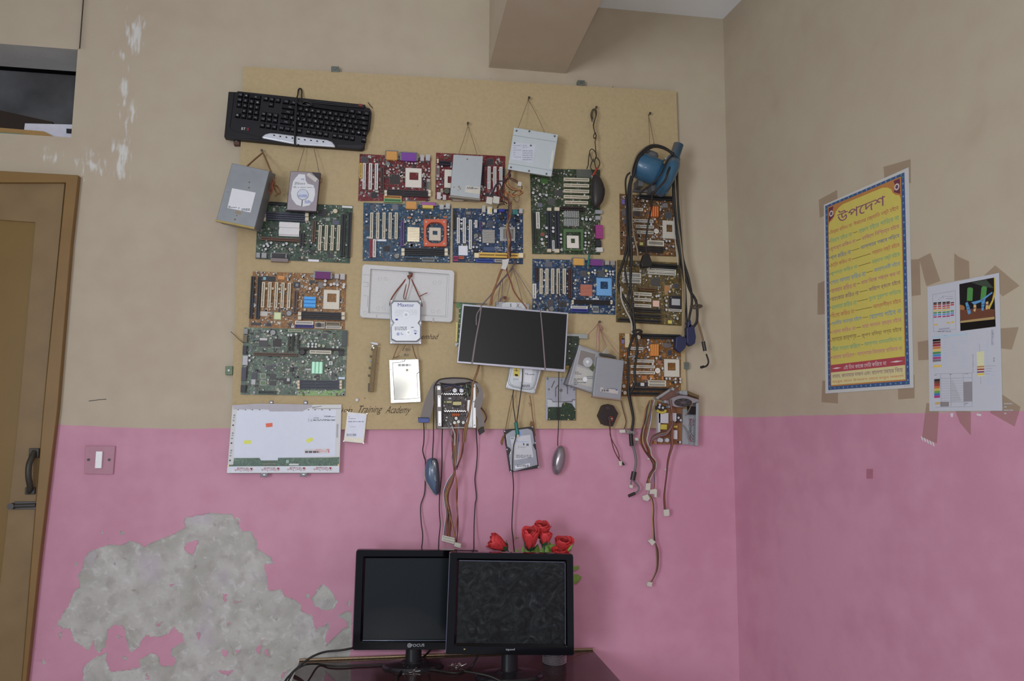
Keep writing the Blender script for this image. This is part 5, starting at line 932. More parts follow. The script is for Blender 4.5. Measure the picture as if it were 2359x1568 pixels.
for x, y in ((265, 1188), (670, 1185), (1060, 1180), (1458, 1178)):
    lp_.text(mb, "Don't Touch", (x, y-8, x+215, y+28), .0067, math.pi); lp_.text(mb, '请勿触摸', (x+35, y-32, x+215, y-8), .0067, math.pi)
    p = lp_.L(x+252, y-2, .0067); r_ = .0052; mb.ring([(p.x+r_*math.cos(a), p.y+r_*math.sin(a)) for a in np.linspace(0, 6.283, 19)[:-1]], [(p.x+r_*.86*math.cos(a), p.y+r_*.86*math.sin(a)) for a in np.linspace(0, 6.283, 19)[:-1]], .0064, .0067)
    mb.prism([(p.x-.0030, p.y+.0034), (p.x-.0012, p.y+.0040), (p.x+.0030, p.y+.0036), (p.x+.0026, p.y+.0002), (p.x+.0006, p.y-.0034), (p.x-.0004, p.y-.001), (p.x-.0024, p.y+.0004)], .0064, .0067)
mb.build('warning_print', redp, ds)
mb = MB()
for x, y in ((195, 1050), (218, 788), (242, 518)):
    p = lp_.L(x, y, .006); mb.cyl(p.x, p.y, .0026, .0055, .0059, 10)
    for dx, dy in ((8, -70), (14, -115), (20, -150)): lp_.text(mb, {-70: '请', -115: '勿', -150: '摸'}[dy], (x+dx-12, y+dy-14, x+dx+12, y+dy+14), .0059, math.pi/2)
mb.build('side_print', M('dark_print', (74, 70, 74), .7), lp_.e)
for nm, q, c_ in (('yellow_sticker', [(404, 750), (512, 744), (514, 796), (410, 803)], (184, 190, 52)), ('yellow_sticker', [(1340, 740), (1432, 698), (1452, 742), (1365, 790)], (184, 190, 52)), ('orange_sticker', [(733, 492), (835, 482), (838, 540), (742, 550)], (196, 86, 60))):
    lp_.poly(nm, q, .0062, .0068, M(nm, c_, .6), label=nm.replace('_', ' '))
lb = lp_.poly('sticker', [(1318, 880), (1700, 868), (1698, 942), (1318, 946)], .0062, .0066, M('warm_label', (186, 182, 184), .5)); mb = MB(); lp_.bars(mb, (1330, 905, 1540, 940), 1, .0069, 5, fill=.9); mb.build('barcode', prt, lb); mb = MB(); lp_.bars(mb, (1490, 880, 1690, 935), 4, .0069, 7, fill=.5); mb.prism([lp_.L(*q, .0069) for q in ((1650, 880), (1695, 878), (1694, 938), (1680, 938), (1678, 895), (1650, 896))], .0066, .0069); mb.build('red_print', M('pale_red_print', (186, 120, 118), .6), lb)
lb = lp_.poly('sticker', [(1370, 365), (1795, 362), (1790, 470), (1365, 470)], .0062, .0066, M('white_label3', (184, 190, 202), .4)); mb = MB(); lp_.bars(mb, (1620, 375, 1785, 400), 2, .0069, 3, fill=.6); lp_.bars(mb, (1460, 405, 1590, 424), 1, .0069, 3); lp_.bars(mb, (1450, 430, 1785, 456), 2, .0069, 8, fill=.6); lp_.text(mb, 'C', (1375, 420, 1392, 460), .0069); lp_.text(mb, 'UL', (1410, 430, 1440, 460), .0069); mb.build('print', prt, lb)
lp_.poly('side_ribbon', [(1805, 500), (1832, 500), (1825, 705), (1800, 705)], .0055, .006, M('grey_ribbon', (140, 142, 146), .6))
brk = M('dark_bracket', (88, 88, 90), .4, metal=.5)
for q in ((655, 1232, 765, 1296), (1250, 1228, 1357, 1290), (795, 148, 840, 196), (1308, 148, 1360, 204)):
    o = lp_.rect('mounting_bracket', q, .0005, .004, brk, bevel=.0006); x, y, a, b = lp_.R(((q[0]+q[2])/2-14, (q[1]+q[3])/2-6, (q[0]+q[2])/2+18, (q[1]+q[3])/2+10), .005); MB().box(x-a/2, y-b/2, .004, x+a/2, y+b/2, .0048).build('bracket_slot', lite, o)
MB().tube([lp_.L(150, 1240, .002), lp_.L(1000, 1238, .002), lp_.L(1846, 1236, .002)], .0012, 5).build('lower_edge', brk, lp_.e)
# ---------------------------------------------------------------- dark laptop screen hung in front of everything
sp_ = It('screen_panel', 'black laptop screen panel with thin silver frame hung on two grey straps', 'screen panel', [(246, 594), (1566, 704), (1522, 1442), (178, 1326)], A8, .066)
outer = [sp_.L(*q, .007) for q in sp_.quad]; inner = [sp_.L(*q, .007) for q in ((264, 616), (1548, 722), (1508, 1408), (194, 1306))]
MB().ring(outer, inner, 0, .007).build('silver_frame', M('silver_frame', (150, 150, 160), .3, metal=.4), sp_.e, .0006)
MB().prism([sp_.L(*q, .0055) for q in ((262, 614), (1550, 720), (1510, 1410), (192, 1308))], 0, .0055).build('screen_glass', M('dark_screen', (27, 25, 26), .4, var=.05), sp_.e)
tape = M('grey_strap', (108, 98, 98), .7)
mb = MB(); mb.ribbon([sp_.L(*q, .0075) for q in ((482, 610), (455, 800), (410, 1040), (364, 1338))], [.0032, .0036, .0042, .0052]); mb.build('strap', tape, sp_.e)
mb = MB(); mb.ribbon([sp_.L(*q, .0075) for q in ((1216, 680), (1238, 920), (1258, 1180), (1276, 1416))], [.0032, .0034, .0038, .004]); mb.build('strap', tape, sp_.e)
mb = MB(); mb.ribbon([sp_.L(*q, .0085) for q in ((484, 610), (455, 670), (425, 720), (416, 790), (418, 858))], .003); mb.build('strap_end', tape, sp_.e)
pc_ = M('grey_purple_cord', (106, 94, 100), .7)
for pts, r in (([(905, 60), (850, 170), (780, 245), (700, 350), (600, 480), (520, 570), (482, 612)], .0020), ([(900, 60), (870, 130), (800, 235), (740, 290), (660, 390)], .0022), ([(868, 135), (960, 260), (1060, 420), (1150, 560), (1216, 682)], .0011), ([(868, 140), (910, 260), (955, 420), (990, 560)], .0010), ([(868, 140), (840, 310), (800, 490)], .0009), ([(745, 290), (740, 400), (735, 500)], .0010), ([(720, 340), (700, 450), (688, 600)], .0010)):
    sp_.wire('cord', pts, [-.03, -.02, .004], r, pc_, n=5)
nail(1020+890/5.407, 590+100/5.407, 'nail under the small blue board holding the black screen panel')
# green card edge and rail behind the black screen
gc = It('expansion_card', 'green circuit card with yellow plug showing at the left edge of the black screen panel', 'circuit card', [(205, 585), (420, 590), (400, 1120), (186, 1110)], A8, .021)
gc.slab('card_panel', 0, .0016, pcb('card_green', (66, 112, 66), (120, 140, 110)))
gc.poly('corner_tab', [(172, 578), (215, 580), (214, 640), (172, 636)], 0, .004, cm((70, 112, 62))); gc.poly('yellow_plug', [(164, 820), (192, 822), (180, 1072), (158, 1068)], 0, .012, cm((178, 164, 92)), bevel=.001); gc.poly('bracket', [(155, 1076), (196, 1080), (190, 1100), (180, 1100), (172, 1125), (155, 1120)], 0, .005, steel)
gc.poly('top_rail', [(135, 568), (550, 588), (549, 597), (135, 577)], 0, .006, M('dark_rail', (92, 92, 86), .5, metal=.4))
for i, y in enumerate(range(640, 1060, 32)): gc.rect('chip_leg', (205-int((y-600)*.03), y, 222-int((y-600)*.03), y+14), .0016, .004, cm(((150, 150, 140), (70, 80, 70))[i % 2]))
# hard drives behind the black screen
ha = It('hard_drive', 'hard drive with pencilled white label peeping over the top of the black screen panel', 'hard drive', [(668, 560), (1080, 594), (1050, 1120), (640, 1090)], A8, .024)
ha.slab('drive_body', 0, .022, alu, bevel=.0012); lb = ha.poly('sticker', [(740, 590), (800, 572), (1030, 580), (1010, 900), (720, 880)], .022, .0226, M('white_label4', (182, 184, 184), .5)); mb = MB(); ha.text(mb, 'I', (842, 588, 852, 632), .0229); ha.text(mb, 'X', (915, 588, 958, 640), .0229); ha.text(mb, 'L', (968, 622, 985, 640), .0229); mb.build('lettering', prt, lb)
tg = M('tan_tape', (132, 104, 74), .7); ha.poly('tape_tag', [(715, 600), (760, 500), (800, 505), (790, 545), (740, 590)], .010, .016, tg); ha.disc('tape_knot', 778, 515, 20, .010, .020, M('rust_knot', (96, 58, 44), .8), n=10); hang(ha, [(700, 610), (720, 540), (760, 500)], .016, .0024, pc_)
hb2 = It('hard_drive', 'silver hard drive with yellow and white labels showing below the black screen panel', 'hard drive', [(340, -128), (730, -62), (585, 455), (237, 386)], B4, .022)
hb2.slab('drive_body', 0, .020, lite, bevel=.0015)
cv = [(290, 150), (330, 60), (640, 110), (628, 200), (600, 330), (575, 385), (540, 405), (460, 404), (320, 372), (275, 345), (256, 300), (270, 230)]
sc2 = lambda k: [(440+(x-440)*k, 240+(y-240)*k) for x, y in cv]
hb2.poly('cover_groove', cv, .020, .0205, M('groove_grey', (110, 114, 116), .5, metal=.3)); pl = hb2.poly('top_cover', sc2(.965), .0205, .023, lite, bevel=.001); MB().ring([hb2.L(x, y, .0234) for x, y in sc2(.90)], [hb2.L(x, y, .0234) for x, y in sc2(.87)], .023, .0234).build('cover_ridge', M('groove_grey', (110, 114, 116), .5, metal=.3), pl)
hb2.poly('yellow_label', [(336, 120), (412, 130), (396, 250), (322, 236)], .0232, .0237, M('yellow_label', (178, 160, 52), .5), pl, label='yellow label'); mb = MB(); p = hb2.L(364, 228, .024); mb.dome([(p.x+.006*math.cos(a), p.y+.0035*math.sin(a)) for a in np.linspace(0, 6.283, 13)[:-1]], .0237, .0003); mb.prism([hb2.L(*q, .024) for q in ((340, 168), (385, 175), (385, 181), (340, 174))], .0237, .024); mb.prism([hb2.L(*q, .024) for q in ((362, 150), (368, 150), (366, 180), (360, 180))], .0237, .024); mb.build('print', M('black_print', (40, 38, 36), .6), pl)
hb2.poly('sticker', [(440, 120), (560, 140), (545, 325), (398, 305), (404, 250)], .0232, .0237, paper, pl); mb = MB(); hb2.bars(mb, (490, 205, 590, 230), 2, .024, 4, fill=.6); hb2.bars(mb, (330, 262, 385, 300), 3, .0236, 4); hb2.bars(mb, (430, 345, 525, 378), 2, .0236, 6, fill=.7); p = hb2.L(475, 211, .024); mb.ring([(p.x+.0024*math.cos(a), p.y+.0024*math.sin(a)) for a in np.linspace(0, 6.283, 13)[:-1]], [(p.x+.0014*math.cos(a), p.y+.0014*math.sin(a)) for a in np.linspace(0, 6.283, 13)[:-1]], .0237, .024); mb.build('print', prt, pl)
for x, y in ((292, 152), (252, 378), (585, 404), (570, 440)): hb2.disc('screw', x, y, 10, .0195, .022, alu, n=10)
# ---------------------------------------------------------------- dark rimmed drive with teal cable in front
dk = It('hard_drive', 'black rimmed grey hard drive hung on twine below the board edge, under the teal plug', 'hard drive', [(216, 892), (568, 844), (636, 1346), (290, 1396)], B4, .0195)
dk.slab('drive_body', 0, .020, M('black_casting', (48, 47, 48), .45, metal=.2), bevel=.0015)
cv = [(238, 948), (318, 892), (500, 870), (545, 885), (562, 912), (585, 1045), (566, 1072), (580, 1100), (600, 1135), (622, 1310), (345, 1388), (300, 1372), (278, 1200), (300, 1140), (288, 1110), (256, 1092)]
pl = dk.poly('top_cover', cv, .020, .024, M('satin_cover', (128, 132, 140), .32, metal=.5), bevel=.0015)
for a, b in (((240, 946), (318, 894)), ((240, 950), (260, 1090)), ((300, 1140), (280, 1200)), ((280, 1200), (300, 1365))): dk.wire('bright_edge', [a, b], .0238, .0009, M('polished_edge', (196, 200, 196), .2, metal=.8), pl)
lb = dk.poly('sticker', [(290, 978), (530, 946), (568, 1216), (334, 1252)], .024, .0246, M('white_label5', (172, 174, 178), .5)); lb2 = dk.poly('sticker', [(346, 1320), (526, 1290), (526, 1328), (350, 1358)], .024, .0246, paper)
mb = MB(); dk.bars(mb, (300, 985, 380, 998), 1, .0249, 2, fill=.8); dk.bars(mb, (385, 1080, 480, 1120), 3, .0249, 4, fill=.3); dk.bars(mb, (360, 1190, 545, 1230), 3, .0249, 6, fill=.45); mb.prism([dk.L(*q, .0249) for q in ((442, 1048), (458, 1046), (462, 1074), (448, 1076))], .0246, .0249); mb.prism([dk.L(*q, .0249) for q in ((482, 1055), (510, 1050), (514, 1078), (486, 1082))], .0246, .0249); dk.bars(mb, (370, 1308, 515, 1336), 2, .0249, 8, fill=.7); mb.build('print', prt, lb)
mb = MB(); dk.bars(mb, (360, 1012, 510, 1042), 2, .0249, 4); dk.bars(mb, (310, 1050, 400, 1068), 1, .0249, 4); dk.bars(mb, (480, 1130, 540, 1142), 1, .0249, 4); mb.prism([dk.L(*q, .0247) for q in ((400, 905), (425, 900), (428, 955), (404, 965))], .024, .0247); mb.build('blue_print', M('sky_print', (112, 140, 186), .6), lb)
for x, y in ((222, 905), (556, 852), (252, 1122), (590, 1045), (296, 1388), (628, 1335)): dk.disc('screw', x, y, 8, .0195, .022, lite, n=8)
hang(dk, [(312, 470), (300, 540), (270, 680), (232, 880)], [.02, .015, .012], .0014, twine); hang(dk, [(525, 470), (545, 600), (560, 740), (578, 850), (590, 960)], [.02, .015, .012], .0016, twine); hang(dk, [(510, 560), (530, 580), (520, 600)], .014, .001, twine); hang(dk, [(530, 835), (545, 790), (565, 830), (540, 840)], .012, .0026, twine); hang(dk, [(232, 890), (215, 960), (198, 1020), (190, 1062), (182, 1030), (206, 960)], .012, .0024, twine)
teal = M('teal_sleeve', (28, 96, 88), .4)
ac = It('audio_cable', 'thin black cable with teal plug hanging over the black rimmed drive', 'cable', [(318, 150), (440, 150), (440, 1400), (318, 1400)], B4, .050)
kcb = M('thin_black_cable', (44, 40, 40), .5)
ac.wire('cable', [(440, -640), (442, -300), (440, 150), (434, 300), (420, 420), (395, 600), (378, 720), (368, 800)], [-.014, -.002, .003, .003, .002, .001, 0, 0], .0017, kcb); ac.wire('cable', [(330, 400), (322, 480), (328, 600), (345, 720), (356, 800)], [-.012, 0], .0017, kcb)
MB().tube([ac.L(358, 795, 0), ac.L(368, 870, 0), ac.L(380, 945, 0)], .0058, 10).build('plug_sleeve', teal, ac.e); ac.wire('plug_tip', [(378, 940), (386, 972)], 0, .0035, M('cream_tip', (176, 168, 140), .4))
ac.wire('cable', [(362, 930), (352, 1000), (330, 1080), (322, 1200), (318, 1390), (330, 1570), (320, 1800), (310, 2050), (325, 2200), (340, 2370)], [0, 0, -.02, -.03], .0017, kcb)
tp = It('audio_plug', 'teal audio plug hanging before the purple port of the blue board with copper heatsink', 'plug', [(1800, -10), (1838, -10), (1828, 130), (1796, 125)], A8, .040)
tp.wire('plug_sleeve', [(1826, -20), (1815, 60), (1806, 125)], 0, .0036, teal, n=8); tp.wire('plug_tip', [(1806, 125), (1802, 150)], 0, .0022, metal_m); tp.wire('cable', [(1880, -410), (1850, -250), (1832, -120), (1826, -15)], [.004, 0], .0017, M('dark_olive_cable', (60, 54, 42), .5))
# ---------------------------------------------------------------- card behind screen, right
rcard = It('expansion_card', 'dark circuit card with steel bracket sticking out right of the black screen panel', 'circuit card', [(1480, 990), (1702, 1000), (1660, 1392), (1440, 1385)], A8, .024)
rcard.slab('card_panel', 0, .0016, pcb('card_dark', (48, 60, 44), (84, 92, 66)))
rcard.poly('bracket', [(1500, 962), (1806, 968), (1804, 1030), (1700, 1022), (1698, 998), (1500, 992)], .0016, .010, M('card_bracket', (132, 136, 132), .4, metal=.5), bevel=.0006)
for x, y, a, b in ((1600, 1060, 50, 22), (1620, 1120, 60, 24), (1580, 1180, 70, 30), (1575, 1260, 60, 40), (1570, 1330, 50, 22)): rcard.rect('chip', (x, y, x+a, y+b), .0016, .005, cm((52, 54, 48)))
for x, y in ((1582, 1092), (1655, 1096), (1575, 1182), (1580, 1270)): rcard.disc('solder_dot', x, y, 9, .0016, .006, lite, n=8)
rcard.poly('brass_corner', [(1535, 1362), (1575, 1362), (1568, 1398), (1530, 1392)], 0, .005, M('brass', (132, 108, 52), .5, metal=.4))
# ---------------------------------------------------------------- drive and floppy drive hung together at right
R4 = lambda x, y: (1020+x/5.407, 590+y/5.407)
hd5 = It('hard_drive', 'grey hard drive with visible disc hub tilted behind the grey floppy drive', 'hard drive', [(1334, 793.5), (1388, 813), (1373, 908), (1309, 886)], FULL, .028)
hd5.slab('drive_body', 0, .026, alu, bevel=.0015)
hd5.poly('drive_side', [(1323, 826), (1335.5, 793), (1337, 795), (1311, 888), (1301, 884)], .0, .024, M('dark_side', (98, 96, 98), .5, metal=.4))
cvq = [(1338, 799), (1362, 808), (1384, 815), (1370, 903), (1352, 899), (1316, 886)]
pl = hd5.poly('top_cover', cvq, .026, .028, M('dull_cover', (138, 138, 138), .4, metal=.4), bevel=.001)
wn = hd5.poly('inner_window', [(1338, 806), (1360, 812), (1372, 815), (1366, 852), (1331, 838)], .028, .0284, M('window_grey', (112, 106, 102), .4, metal=.3), pl)
o = hd5.disc('disc_hub', 1354, 834, 11, .0284, .0300, lite, pl, 24); hd5.disc('hub_centre', 1353.5, 833, 3.4, .0300, .0308, M('hub_white', (196, 196, 196), .4), o, 14); hd5.poly('green_scrap', [(1358, 840), (1366, 836), (1370, 846), (1366, 856), (1359, 850)], .0284, .0292, M('scrap_green', (72, 76, 48), .6, var=.4, scale=300), pl)
lb = hd5.poly('sticker', [(1330, 843), (1366, 855), (1364, 892), (1322, 880)], .028, .0285, M('grey_label3', (150, 148, 140), .5), pl); mb = MB(); hd5.bars(mb, (1324, 856, 1340, 864), 2, .0288, 3); hd5.bars(mb, (1322, 872, 1350, 888), 4, .0288, 5); hd5.bars(mb, (1352, 866, 1366, 874), 2, .0288, 6); mb.build('print', prt, lb); hd5.disc('white_seal', 1347.6, 873.5, 5.2, .0285, .0290, M('hub_white', (196, 196, 196), .4), pl, 18)
fp = It('floppy_drive', 'flat grey floppy disc drive hung on pink string over the lowest orange circuit board', 'disc drive', [(1340, 5), (1662, 52), (1621, 524), (1284, 484)], B4, .0605)
fp.slab('casing', 0, .018, M('grey_drive_shell', (122, 124, 128), .5, metal=.2, var=.05), bevel=.002); fp.poly('front_lip', [(1282, 478), (1621, 518), (1618, 534), (1278, 492)], .002, .0185, M('tan_lip', (126, 104, 92), .6))
lb = fp.poly('sticker', [(1378, 374), (1592, 412), (1586, 456), (1372, 424)], .018, .0186, M('pinkish_label', (166, 158, 152), .6)); mb = MB(); fp.bars(mb, (1390, 400, 1540, 436), 1, .0189, 3, fill=.7); fp.bars(mb, (1410, 386, 1560, 400), 1, .0189, 5); mb.build('print', prt, lb); mb = MB(); mb.prism([fp.L(*q, .0189) for q in ((1552, 400), (1585, 402), (1572, 416))], .0186, .0189); mb.build('blue_mark', M('navy_print', (40, 50, 130), .5), lb)
for i in range(4): fp.poly('fin', [R4(1985+i*16, 1205+i*8), R4(2045+i*10, 1140+i*26), R4(2051+i*10, 1144+i*26), R4(1994+i*16, 1212+i*8)], .004, .012, lite, c=FULL)
fp.poly('connector_block', [R4(1960, 1205), R4(2090, 1220), R4(2160, 1250), R4(2150, 1270), R4(1960, 1230)], .002, .014, M('dark_connector', (60, 56, 54), .6), c=FULL)
for x, y in ((2150, 1250), (2225, 1275), (2245, 1310)): fp.poly('circuit_part', [R4(x, y), R4(x+22, y+3), R4(x+20, y+24), R4(x-2, y+20)], .002, .012, cm((94, 98, 88)), c=FULL)
pk = M('pink_string', (150, 104, 100), .8)
for pts, r in (([(1938, 830), (1900, 880), (1812, 972)], .0011), ([(1932, 850), (1918, 960), (1912, 1150)], .0009), ([(1942, 840), (1950, 900), (1944, 1000), (1950, 1080), (1946, 1180)], .0022), ([(1945, 850), (1985, 880), (1996, 905), (1975, 915), (1950, 880), (1940, 850)], .0013), ([(1955, 900), (1990, 990), (2042, 1115)], .0012), ([(1965, 920), (2060, 1050), (2190, 1215)], .0010)):
    fp.wire('hanging_string', [R4(*q) for q in pts], [-.03, -.01, .012], r, pk, n=5, c=FULL)
nail(*R4(1938, 825), 'nail holding pink strings above the grey floppy drive')
# ---------------------------------------------------------------- steel plate with green board
pt = It('drive_chassis', 'bare grey steel plate with dark green lower half, right below the black screen panel', 'chassis plate', [(718, 254), (1080, 262), (1078, 776), (720, 770)], B4, .019)
stp = M('dull_plate', (130, 132, 140), .42, metal=.35, var=.1); pt.slab('plate', 0, .006, stp, bevel=.0008)
gbr = M('groove_brown', (84, 74, 66), .7)
for q in ([(818, 296), (828, 300), (792, 382), (782, 378)], [(864, 345), (872, 352), (842, 392), (842, 490), (832, 490), (832, 384)], [(955, 345), (962, 340), (984, 372), (984, 456), (974, 456), (974, 378)]): pt.poly('pressed_groove', q, .0055, .0064, gbr)
for x, y, r in ((902, 412, 20), (755, 400, 14), (1060, 402, 13), (908, 288, 8), (740, 272, 14), (1025, 375, 8)): pt.disc('hole', x, y, r, .0055, .0066, M('hole_grey', (98, 96, 96), .5, metal=.3), n=14)
pt.poly('seam', [(738, 514), (790, 516), (800, 545), (870, 548), (915, 546), (1030, 540), (1040, 518), (1076, 520), (1076, 526), (1046, 526), (1036, 550), (915, 553), (800, 552), (786, 522), (738, 520)], .0055, .0063, gbr); pt.poly('bright_strip', [(740, 520), (784, 524), (800, 556), (910, 556), (908, 610), (745, 612), (738, 600)], .006, .0066, lite)
gb = pt.poly('control_board', [(745, 618), (770, 612), (910, 614), (916, 575), (940, 560), (962, 556), (1030, 572), (1050, 600), (1062, 622), (1078, 640), (1076, 772), (742, 770)], .006, .009, pcb('bare_dark_green', (36, 54, 36), (52, 68, 48)))
for x, y in ((945, 576), (760, 650), (908, 710), (930, 712), (1000, 712), (760, 755), (990, 765), (1070, 652), (1060, 762)): pt.disc('solder_dot', x, y, 7 if x != 990 else 11, .009, .0098, gold_m, gb, 8)
pt.rect('bright_tab', (1044, 540, 1070, 612), .0066, .0072, lite)
# ---------------------------------------------------------------- hanging silver mouse
sm_ = It('computer_mouse', 'oval silver grey computer mouse hanging on a straight black cable under the steel plate', 'mouse', [(780, 1075), (945, 1075), (945, 1430), (780, 1430)], B4, .008)
el = [(862+78*math.sin(a)*(1+.0*math.cos(a))-math.cos(a)*(-12), 1252-178*math.cos(a)) for a in np.linspace(0, 2*math.pi, 29)[:-1]]
el = [(x-(y-1252)*.07, y) for x, y in el]
MB().dome([sm_.L(x, y) for x, y in el], 0, .036, rings=9).build('mouse_shell', M('pewter_plastic', (118, 110, 114), .22, metal=.5, coat=.5), sm_.e)
sm_.wire('cable', [(872, -1000), (872, -560), (876, 190), (872, 420), (872, 600), (872, 790), (868, 900), (862, 1000), (862, 1082)], [.042, .042, .034, .026, .022, .014], .0016, kcb)
# ---------------------------------------------------------------- octagonal fan
of = It('fan_motor', 'dark octagonal fan motor with two thin wires at the lower right of the board', 'fan', [(1355, 580), (1590, 580), (1590, 845), (1355, 845)], B4, .0185)
of.poly('casing', [(1432, 582), (1470, 576), (1536, 596), (1592, 690), (1560, 770), (1526, 846), (1470, 838), (1432, 832), (1432, 824), (1402, 818), (1354, 716), (1402, 598)], 0, .024, M('dark_brown_plastic', (46, 38, 36), .5, var=.2), bevel=.002)
of.disc('bearing', 1495, 750, 30, .024, .029, M('bearing_brown', (58, 48, 46), .45), n=18); of.wire('red_ring', [(1490, 725), (1520, 735), (1526, 765), (1505, 785)], .029, .0022, M('red_wire', (120, 44, 34), .5)); of.disc('pin', 1512, 752, 8, .028, .031, lite, n=10)
of.poly('pale_patch', [(1440, 612), (1470, 606), (1490, 640), (1450, 640)], .0235, .0246, M('bearing_brown', (58, 48, 46), .45))  # small patch slightly paler than the casing
of.wire('wire', [(1482, 770), (1486, 860), (1500, 960), (1515, 1040), (1540, 1130), (1580, 1210), (1625, 1275)], [.03, .02, .004], .0016, WR['maroon'], n=5); of.wire('wire', [(1490, 770), (1496, 870), (1492, 940), (1520, 1020), (1570, 1110), (1598, 1190), (1600, 1250)], [.03, .02, .004], .0015, WR['brown'], n=5)
of.poly('connector', [(1598, 1262), (1640, 1265), (1634, 1318), (1604, 1322)], 0, .009, mol, bevel=.0008); of.poly('connector', [(1640, 1265), (1660, 1290), (1672, 1306), (1658, 1316), (1630, 1285)], 0, .009, M('black_connector', (42, 38, 38), .5), bevel=.0008)
# ---------------------------------------------------------------- opened power supply, middle
op = It('power_supply', 'opened power supply with zigzag heatsinks and grey ribbon cables above the dark blue mouse', 'power supply', [(262, 215), (1222, 205), (1232, 1320), (268, 1325)], D8, .019)
wst = M('white_steel', (196, 196, 196), .4, metal=.3)
op.slab('back_plate', 0, .003, M('dark_chassis', (92, 86, 84), .5, metal=.4)); op.poly('circuit_panel', [(385, 240), (1130, 225), (1090, 1290), (400, 1300)], .003, .006, pcb('brown_panel', (70, 58, 60), (104, 92, 94)))
op.poly('left_flange', [(262, 235), (385, 235), (400, 1315), (268, 1320)], .003, .046, M('perforated_steel', (98, 92, 90), .5, metal=.4), bevel=.001)
pf = MB()
for i in range(26): p = op.L(274, 330+i*34, .047); pf.cyl(p.x, p.y, .0012, .0455, .0466, 6)
pf.build('vent_holes', M('hole_dark', (40, 38, 38), .8), op.e)
for q in ((288, 250, 360, 392), (300, 530, 370, 802), (308, 905, 382, 1258)): op.rect('flange_plate', q, .046, .0475, wst)
op.poly('right_flange', [(1142, 208), (1210, 208), (1222, 1310), (1150, 1312)], .003, .046, wst, bevel=.001); op.poly('inner_wall', [(1020, 640), (1120, 640), (1142, 700), (1150, 1305), (1030, 1310), (960, 1200), (1000, 1000)], .006, .020, wst)
for x, y in ((1172, 316), (1168, 674), (1185, 1245), (345, 1215), (325, 318), (335, 560)): op.disc('screw', x, y, 14, .046, .0488, M('dark_screw', (84, 86, 84), .4, metal=.5), n=9)
op.rect('rim_bar', (300, 1290, 1225, 1318), .003, .044, M('grey_rim', (120, 116, 114), .5, metal=.4)); op.rect('rim_bar', (370, 232, 705, 252), .003, .040, M('grey_rim', (120, 116, 114), .5, metal=.4))
for y0, x0, x1 in ((495, 350, 905), (905, 450, 990)):
    mb = MB(); n = 10; up_, lo_ = [], []
    for i in range(n*2+1):
        x = x0+(x1-x0)*i/(2*n); y = y0+(16 if i % 2 else -16); up_.append((x, y-10)); lo_.append((x, y+10))
    mb.prism([op.L(*q, .04) for q in up_+lo_[::-1]], .006, .040); mb.build('zigzag_heatsink', M('bright_heatsink', (200, 200, 198), .35, metal=.5), op.e)
    op.rect('heatsink_plate', (x0+10, y0+26, x1, y0+38), .006, .034, cm((58, 50, 50)))
caps(op, [(708, 408), (872, 408)], 56, (200, 202, 206), .040, (40, 40, 44)); caps(op, [(740, 1080), (798, 1160), (704, 1185), (912, 1182)], 40, (204, 206, 196), .034, (40, 40, 40)); caps(op, [(450, 775), (515, 1060), (570, 602), (606, 600), (480, 850), (614, 1220), (500, 1125)], 22, (200, 200, 200), .024)
o = op.rect('transformer', (700, 640, 832, 802), .006, .034, cm((54, 48, 44)), bevel=.001); op.rect('tape_wrap', (664, 678, 868, 762), .006, .038, M('yellow_tape', (160, 152, 100), .5), o, .001)
op.rect('transformer', (505, 660, 635, 712), .006, .030, M('yellow_tape2', (140, 138, 96), .5), bevel=.001); op.rect('transformer', (440, 668, 490, 706), .006, .026, M('yellow_tape2', (140, 138, 96), .5))
op.wire('coil', [(640, 992), (700, 990), (770, 990), (828, 988)], .022, .0042, M('copper_coil', (150, 66, 32), .4), n=10)
for x in (650, 690, 740, 790): op.wire('coil_turn', [(x, 955), (x+8, 992), (x, 1030)], .024, .0016, M('orange_wire2', (170, 96, 40), .5))
p = op.L(1000, 410, .03); mb = MB()
mb.tube([(p.x+.011*math.cos(a), p.y+.014*math.sin(a), .028) for a in np.linspace(0, 6.6, 26)], .0055, 8, k=1); mb.build('toroid', M('black_green_toroid', (52, 56, 44), .5, var=.5, scale=200), op.e)
for i, a in enumerate(np.linspace(1.2, 4.9, 8)):
    c_, s2_ = math.cos(a), math.sin(a); MB().tube([(p.x+.0045*c_, p.y+.0075*s2_, .031), (p.x+.011*c_, p.y+.014*s2_, .0345), (p.x+.0175*c_, p.y+.0205*s2_, .031)], .0011, 5).build('toroid_turn', WR['white'] if i % 2 else WR['green'], op.e)
scat = MB(); rnd = random.Random(77)
for i in range(150):
    q = op.L(rnd.uniform(400, 980), rnd.uniform(260, 1270), .01); a, b = rnd.uniform(.0008, .002), rnd.uniform(.0008, .002); scat.box(q.x-a, q.y-b, .006, q.x+a, q.y+b, rnd.uniform(.009, .018), rnd.randrange(3))
scat.build('small_components', [cm((52, 46, 48)), cm((160, 156, 156)), cm((108, 84, 70))], op.e, kind='stuff')
rnd = random.Random(4)
main = [(470, 470), (465, 560), (462, 640), (460, 740), (455, 850), (420, 950), (388, 1040), (385, 1110), (400, 1220), (398, 1310), (388, 1405)]
